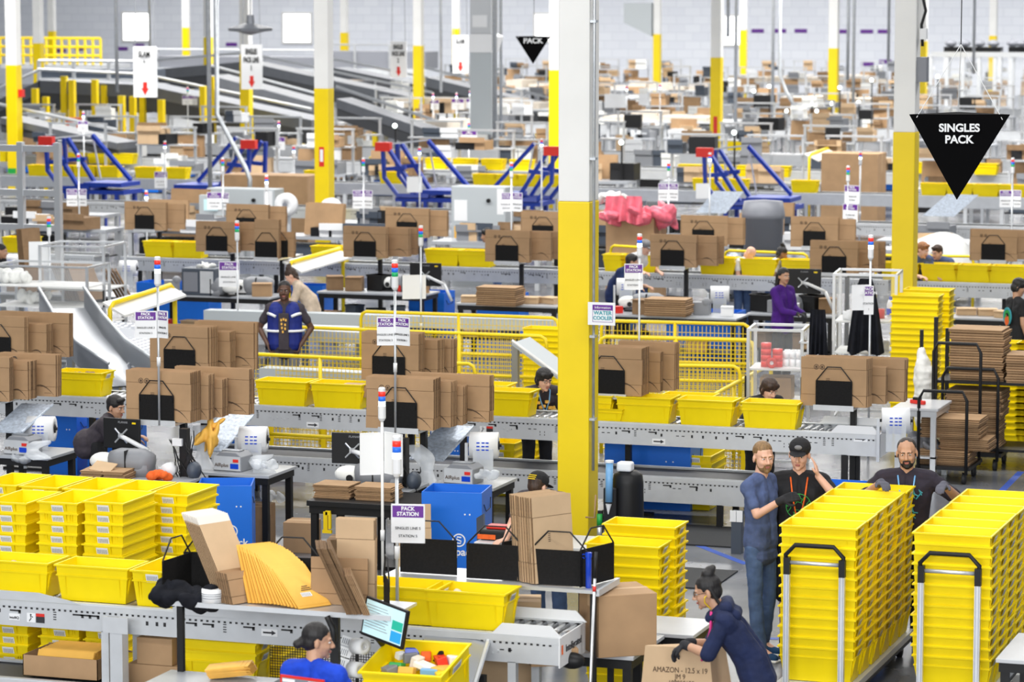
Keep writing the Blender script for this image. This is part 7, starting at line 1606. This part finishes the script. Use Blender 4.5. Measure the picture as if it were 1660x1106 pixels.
# long low tables covered with pale flattened cartons, in the far centre and right
for i, (x0, x1, py, Y) in enumerate(((640, 900, 186, 76.5), (1262, 1440, 158, 87), (560, 760, 205, 60), (975, 1180, 190, 68), (985, 1150, 146, 98.5), (820, 905, 150, 99), (1180, 1440, 130, 111))):
    a, c = gy(x0, py, Y), gy(x1, py, Y); a.y = Y
    r = thing('carton_table', 'long far table topped with a pale layer of flat cartons, %s of seven' % ORF[i], 'table', (a.x, a.y, 0)); L = c.x - a.x
    MB().bb(0, L, 0, 2.2, 1.2, 1.26).build('table_top', 'grey_metal', r); b = MB()
    for t in range(int(L/.9)): b.bb(t*.9, t*.9 + rr.uniform(.7, .95), rr.uniform(-.3, .4), rr.uniform(1.6, 2.2), 1.26, 1.26 + rr.uniform(.1, .35))
    b.build('carton_layer', 'board_wood', r)['kind'] = 'stuff'
    for x in (.2, L*.5, L-.2): MB().bb(x-.05, x+.05, .1, .2, 0, 1.2).build('leg', 'grey_metal', r); MB().bb(x-.05, x+.05, 1.9, 2.0, 0, 1.2).build('leg', 'grey_metal', r)
# conveyors in rows far away
for i, (Y, lb) in enumerate(((47, 'grey conveyor far behind the blue tippers'), (54, 'grey conveyor in the far part, second behind the tippers'), (70, 'grey conveyor in the far part, third behind the tippers'), (88, 'grey conveyor in the far part, fourth behind the tippers'))):
    conveyor(Y, gy(-20, 300, Y).x, gy(1680, 300, Y).x, lb, 1.0, .8, near=False, roll=False, h=.28, leg_m='grey_metal')
# totes far away as one mass
for (x0, x1, Y) in ((620, 900, 45), (1120, 1440, 46), (0, 260, 46), (1500, 1660, 47), (1150, 1300, 58)):
    a, c = gy(x0, 300, Y), gy(x1, 300, Y); n = int((c.x - a.x)/.75)
    for k in range(n):
        if rr.random() < .8 and not near_col(a.x + k*.75 - .3, a.x + k*.75 + .3, Y): tote_shape(FAR_TOTES, a.x + k*.75, Y, .0 + (1.0 if Y in (45, 47) else .9))
FAR_TOTES.build('tote_mass', 'yellow_plastic')
o = bpy.data.objects['tote_mass']; tag(o, 'the farthest rows of small yellow totes beyond the blue tippers', 'totes', kind='stuff')
table(gy(600, 300, 45).x, gy(915, 300, 45).x, 44.7, 45.4, .998, 'long far bench carrying yellow totes behind the middle tippers', 'grey_metal', 'grey_metal')
o = FAR_CART.build('carton_mass', ['card', 'card_pale', 'card_dark']); tag(o, 'far bunches of flattened brown cartons on the benches beyond the tippers', 'cartons', kind='stuff')
# inclined conveyors and mezzanine at the left
def incline(p0, p1, Y, w_, label, th=.5, rails=True):
    a, c = gy(*p0, Y), gy(*p1, Y); r = thing('inclined_conveyor', label, 'conveyor', (0, 0, 0))
    b = MB(); b.add([(a.x, Y, a.z), (c.x, Y, c.z), (c.x, Y, c.z-th*.45), (a.x, Y, a.z-th*.45), (a.x, Y+w_, a.z), (c.x, Y+w_, c.z), (c.x, Y+w_, c.z-th*.45), (a.x, Y+w_, a.z-th*.45)], [(3, 2, 1, 0), (4, 5, 6, 7), (0, 1, 5, 4), (2, 3, 7, 6), (0, 4, 7, 3), (1, 2, 6, 5)]); b.build('side_frame', 'mid_grey', r)
    b = MB(); b.add([(a.x, Y+.05, a.z-th*.45), (c.x, Y+.05, c.z-th*.45), (c.x, Y+.05, c.z-th), (a.x, Y+.05, a.z-th), (a.x, Y+w_, a.z-th*.45), (c.x, Y+w_, c.z-th*.45), (c.x, Y+w_, c.z-th), (a.x, Y+w_, a.z-th)], [(3, 2, 1, 0), (4, 5, 6, 7), (2, 3, 7, 6), (0, 4, 7, 3), (1, 2, 6, 5)]); b.build('under_belt', 'belt', r)
    if rails: b = MB(); b.tube([(a.x, Y, a.z+.35), (c.x, Y, c.z+.35)], .05, 6); b.build('guard_bar', 'alu', r)
    n = 4
    for k in range(n):
        t = (k+.5)/n; x = a.x + (c.x-a.x)*t; z = a.z + (c.z-a.z)*t; MB().bb(x-.07, x+.07, Y+.1, Y+.24, 0, z-th).build('support_leg', 'yellow_paint' if k % 2 else 'grey_metal', r)
    return r
incline((62, 130), (232, 138), 62, 2.0, 'level grey conveyor bridge at the far left', .9)
incline((-10, 165), (64, 131), 62, 2.0, 'short rising end of the grey conveyor bridge at the left edge', .9)
incline((232, 138), (505, 195), 62, 1.6, 'long grey conveyor sloping down right behind the SLAM sign', .8)
incline((340, 122), (512, 168), 70, 1.6, 'second grey conveyor sloping down behind the near left signs', .8)
incline((395, 100), (700, 165), 80, 1.6, 'third grey conveyor sloping down from the bridge to the middle', .8)
incline((540, 110), (765, 155), 86, 1.6, 'fourth grey conveyor sloping down before the duct', .8)
incline((690, 125), (895, 175), 82, 1.4, 'fifth grey conveyor sloping down right, passing behind the duct', .8)
incline((255, 112), (395, 100), 84, 2.0, 'dark conveyor bridge high behind the hanging signs', .9)
incline((0, 190), (190, 232), 46, 1.2, 'pale sloping conveyor above the left blue tipper', .4)
incline((545, 160), (705, 215), 55, 1.2, 'sloping black and silver conveyor left of the middle tippers', .6)
# dark sorter bodies on the mezzanine
for (x0, x1, y0, y1, Y, lb) in ((64, 235, 98, 128, 66, 'dark grey sorter machine on the left bridge'), (255, 512, 80, 112, 95, 'long dark sorter behind the hanging signs'), (520, 690, 72, 112, 100, 'dark sorter right of the extinguisher column')):
    a, c = gy(x0, y0, Y), gy(x1, y1, Y); r = thing('sorter', lb, 'machine', (a.x, Y, 0)); L = c.x - a.x
    MB().bb(0, L, 0, 1.6, c.z, a.z - .3).build('sorter_body', 'machine_dark' if Y < 90 else 'grey_plastic', r)
    for k in range(max(3, int(L/2))): x = k*L/max(3, int(L/2)); MB().bb(x-.05, x+.05, -.1, .0, c.z-.3, a.z).build('upright', 'alu', r)
    MB().tube([(0, -.05, a.z), (L, -.05, a.z)], .04, 6).build('hand_rail', 'alu', r); MB().bb(0, L, -.08, 0, c.z-.35, c.z).build('lower_beam', 'grey_metal', r)
    for x in (.3, L*.5, L-.3): MB().bb(x-.1, x+.1, .3, .5, 0, c.z).build('support_leg', 'yellow_paint', r)
# far yellow railing on the mezzanine at the left
a, c = gy(0, 60, 98), gy(163, 60, 98); zt3, zb3 = gy(80, 62, 98).z, gy(80, 90, 98).z
r = thing('mezzanine_rail', 'yellow railing along the far mezzanine at the upper left', 'railing', (a.x, 98, 0)); L = c.x - a.x
for z in (zt3, (zt3+zb3)/2, zb3): MB().tube([(0, 0, z), (L, 0, z)], .06, 6).build('rail', 'yellow_paint', r)
for k in range(14): MB().cyl((k*L/13, 0, zb3-.4), (k*L/13, 0, zt3), .06, n=6).build('rail_post', 'yellow_paint', r)
MB().bb(0, L, 0, 3, zb3-.6, zb3-.4).build('deck', 'grey_metal', r)
for x in (.3, L*.5, L-.3): MB().bb(x-.1, x+.1, 1, 1.2, 0, zb3-.6).build('support_leg', 'yellow_paint', r)
# yellow bollard frames below the bridge
for i, px in enumerate((58, 75, 105, 118, 155, 170, 198, 216, 232, 262, 330, 345)):
    q = gy(px, 200, 58 + (i % 3)*2); h = rr.uniform(2.0, 2.8); r = thing('yellow_upright', 'yellow steel upright under the far left conveyor bridge, %s from the left' % ORF[i], 'upright', (q.x, q.y, 0), group='yellow uprights under the bridge'); MB().bb(-.09, .09, -.09, .09, 0, h).build('upright_tube', 'yellow_paint', r); MB().bb(-.2, .2, -.2, .2, 0, .03).build('foot', 'yellow_paint', r)
q = gy(118, 180, 57); r = thing('fire_cabinet', 'orange and white far fire point under the left bridge', 'cabinet', (q.x, 57, 0)); MB().bb(-.25, .25, 0, .3, .4, 1.6).build('cabinet_body', 'orange', r); MB().bb(-.12, .12, -.02, 0, .6, 1.4).build('white_panel', 'paper', r); MB().bb(-.2, .2, .05, .25, 0, .4).build('stand', 'grey_metal', r)
# fenced machines at the upper right
a, c = gy(1508, 200, 95), gy(1690, 200, 95); r = thing('machine_cage', 'grey fenced robot cell at the far right behind the triangle sign', 'cage', (a.x, 95, 0)); L = c.x-a.x; h = gy(1520, 88, 95).z
for k in range(8): MB().bb(k*L/7-.07, k*L/7+.07, -.07, .07, 0, h).build('cage_post', 'grey_metal', r)
MB().bb(0, L, -.02, .02, .2, h-.1).build('cage_panel', 'clear_plastic', r); MB().bb(0, L, -.08, .08, h-.1, h+.1).build('cage_beam', 'alu', r)
for (x0, x1, y0, y1, lb) in ((1530, 1622, 72, 82, 'black lifting gantry above the fenced robot cell'), (1635, 1690, 72, 82, 'second black lifting gantry at the right edge')):
    a, c = gy(x0, y0, 97), gy(x1, y1, 97); r = thing('gantry', lb, 'gantry', (a.x, 97, 0)); L = c.x-a.x; MB().bb(0, L, 0, .6, c.z-.1, a.z-.1).build('gantry_beam', 'black_metal', r)
    for k in range(4): MB().ell((L*(k+.5)/4, 0, a.z+.05), (.25, .25, .15)).build('motor', 'grey_plastic', r, True)
    for x in (.1, L-.1): MB().bb(x-.12, x+.12, .1, .4, 0, c.z).build('gantry_leg', 'grey_metal', r)
# work lamps glowing on far benches
for i, (px, py) in enumerate(((1247, 140), (1222, 148), (1361, 142), (1413, 130), (1316, 168), (1324, 180), (1392, 166), (1348, 168), (1275, 180), (1520, 124), (1190, 215), (1007, 231), (640, 204), (560, 300))):
    Y = 70 if py < 200 else 44; q = gy(px, py, Y); r = thing('work_lamp', 'small glowing work lamp over far benches, %s of the scattered ones' % ORF[i], 'lamp', (q.x, Y, 0), group='work lamps on far benches'); MB().ell((0, 0, q.z), (.06, .06, .06)).build('lamp_head', 'lit_lamp', r, True); MB().cyl((0, .05, .86), (0, .05, q.z), .025, n=6).build('lamp_stem', 'black_metal', r)
print('totes', NT, 'cartons', NC, 'objects', len(bpy.data.objects), 'far goods', cnt)

for o in bpy.data.objects:
    if 'label' in o and not 4 <= len(o['label'].split()) <= 16: print('LONG', len(o['label'].split()), o['label'])
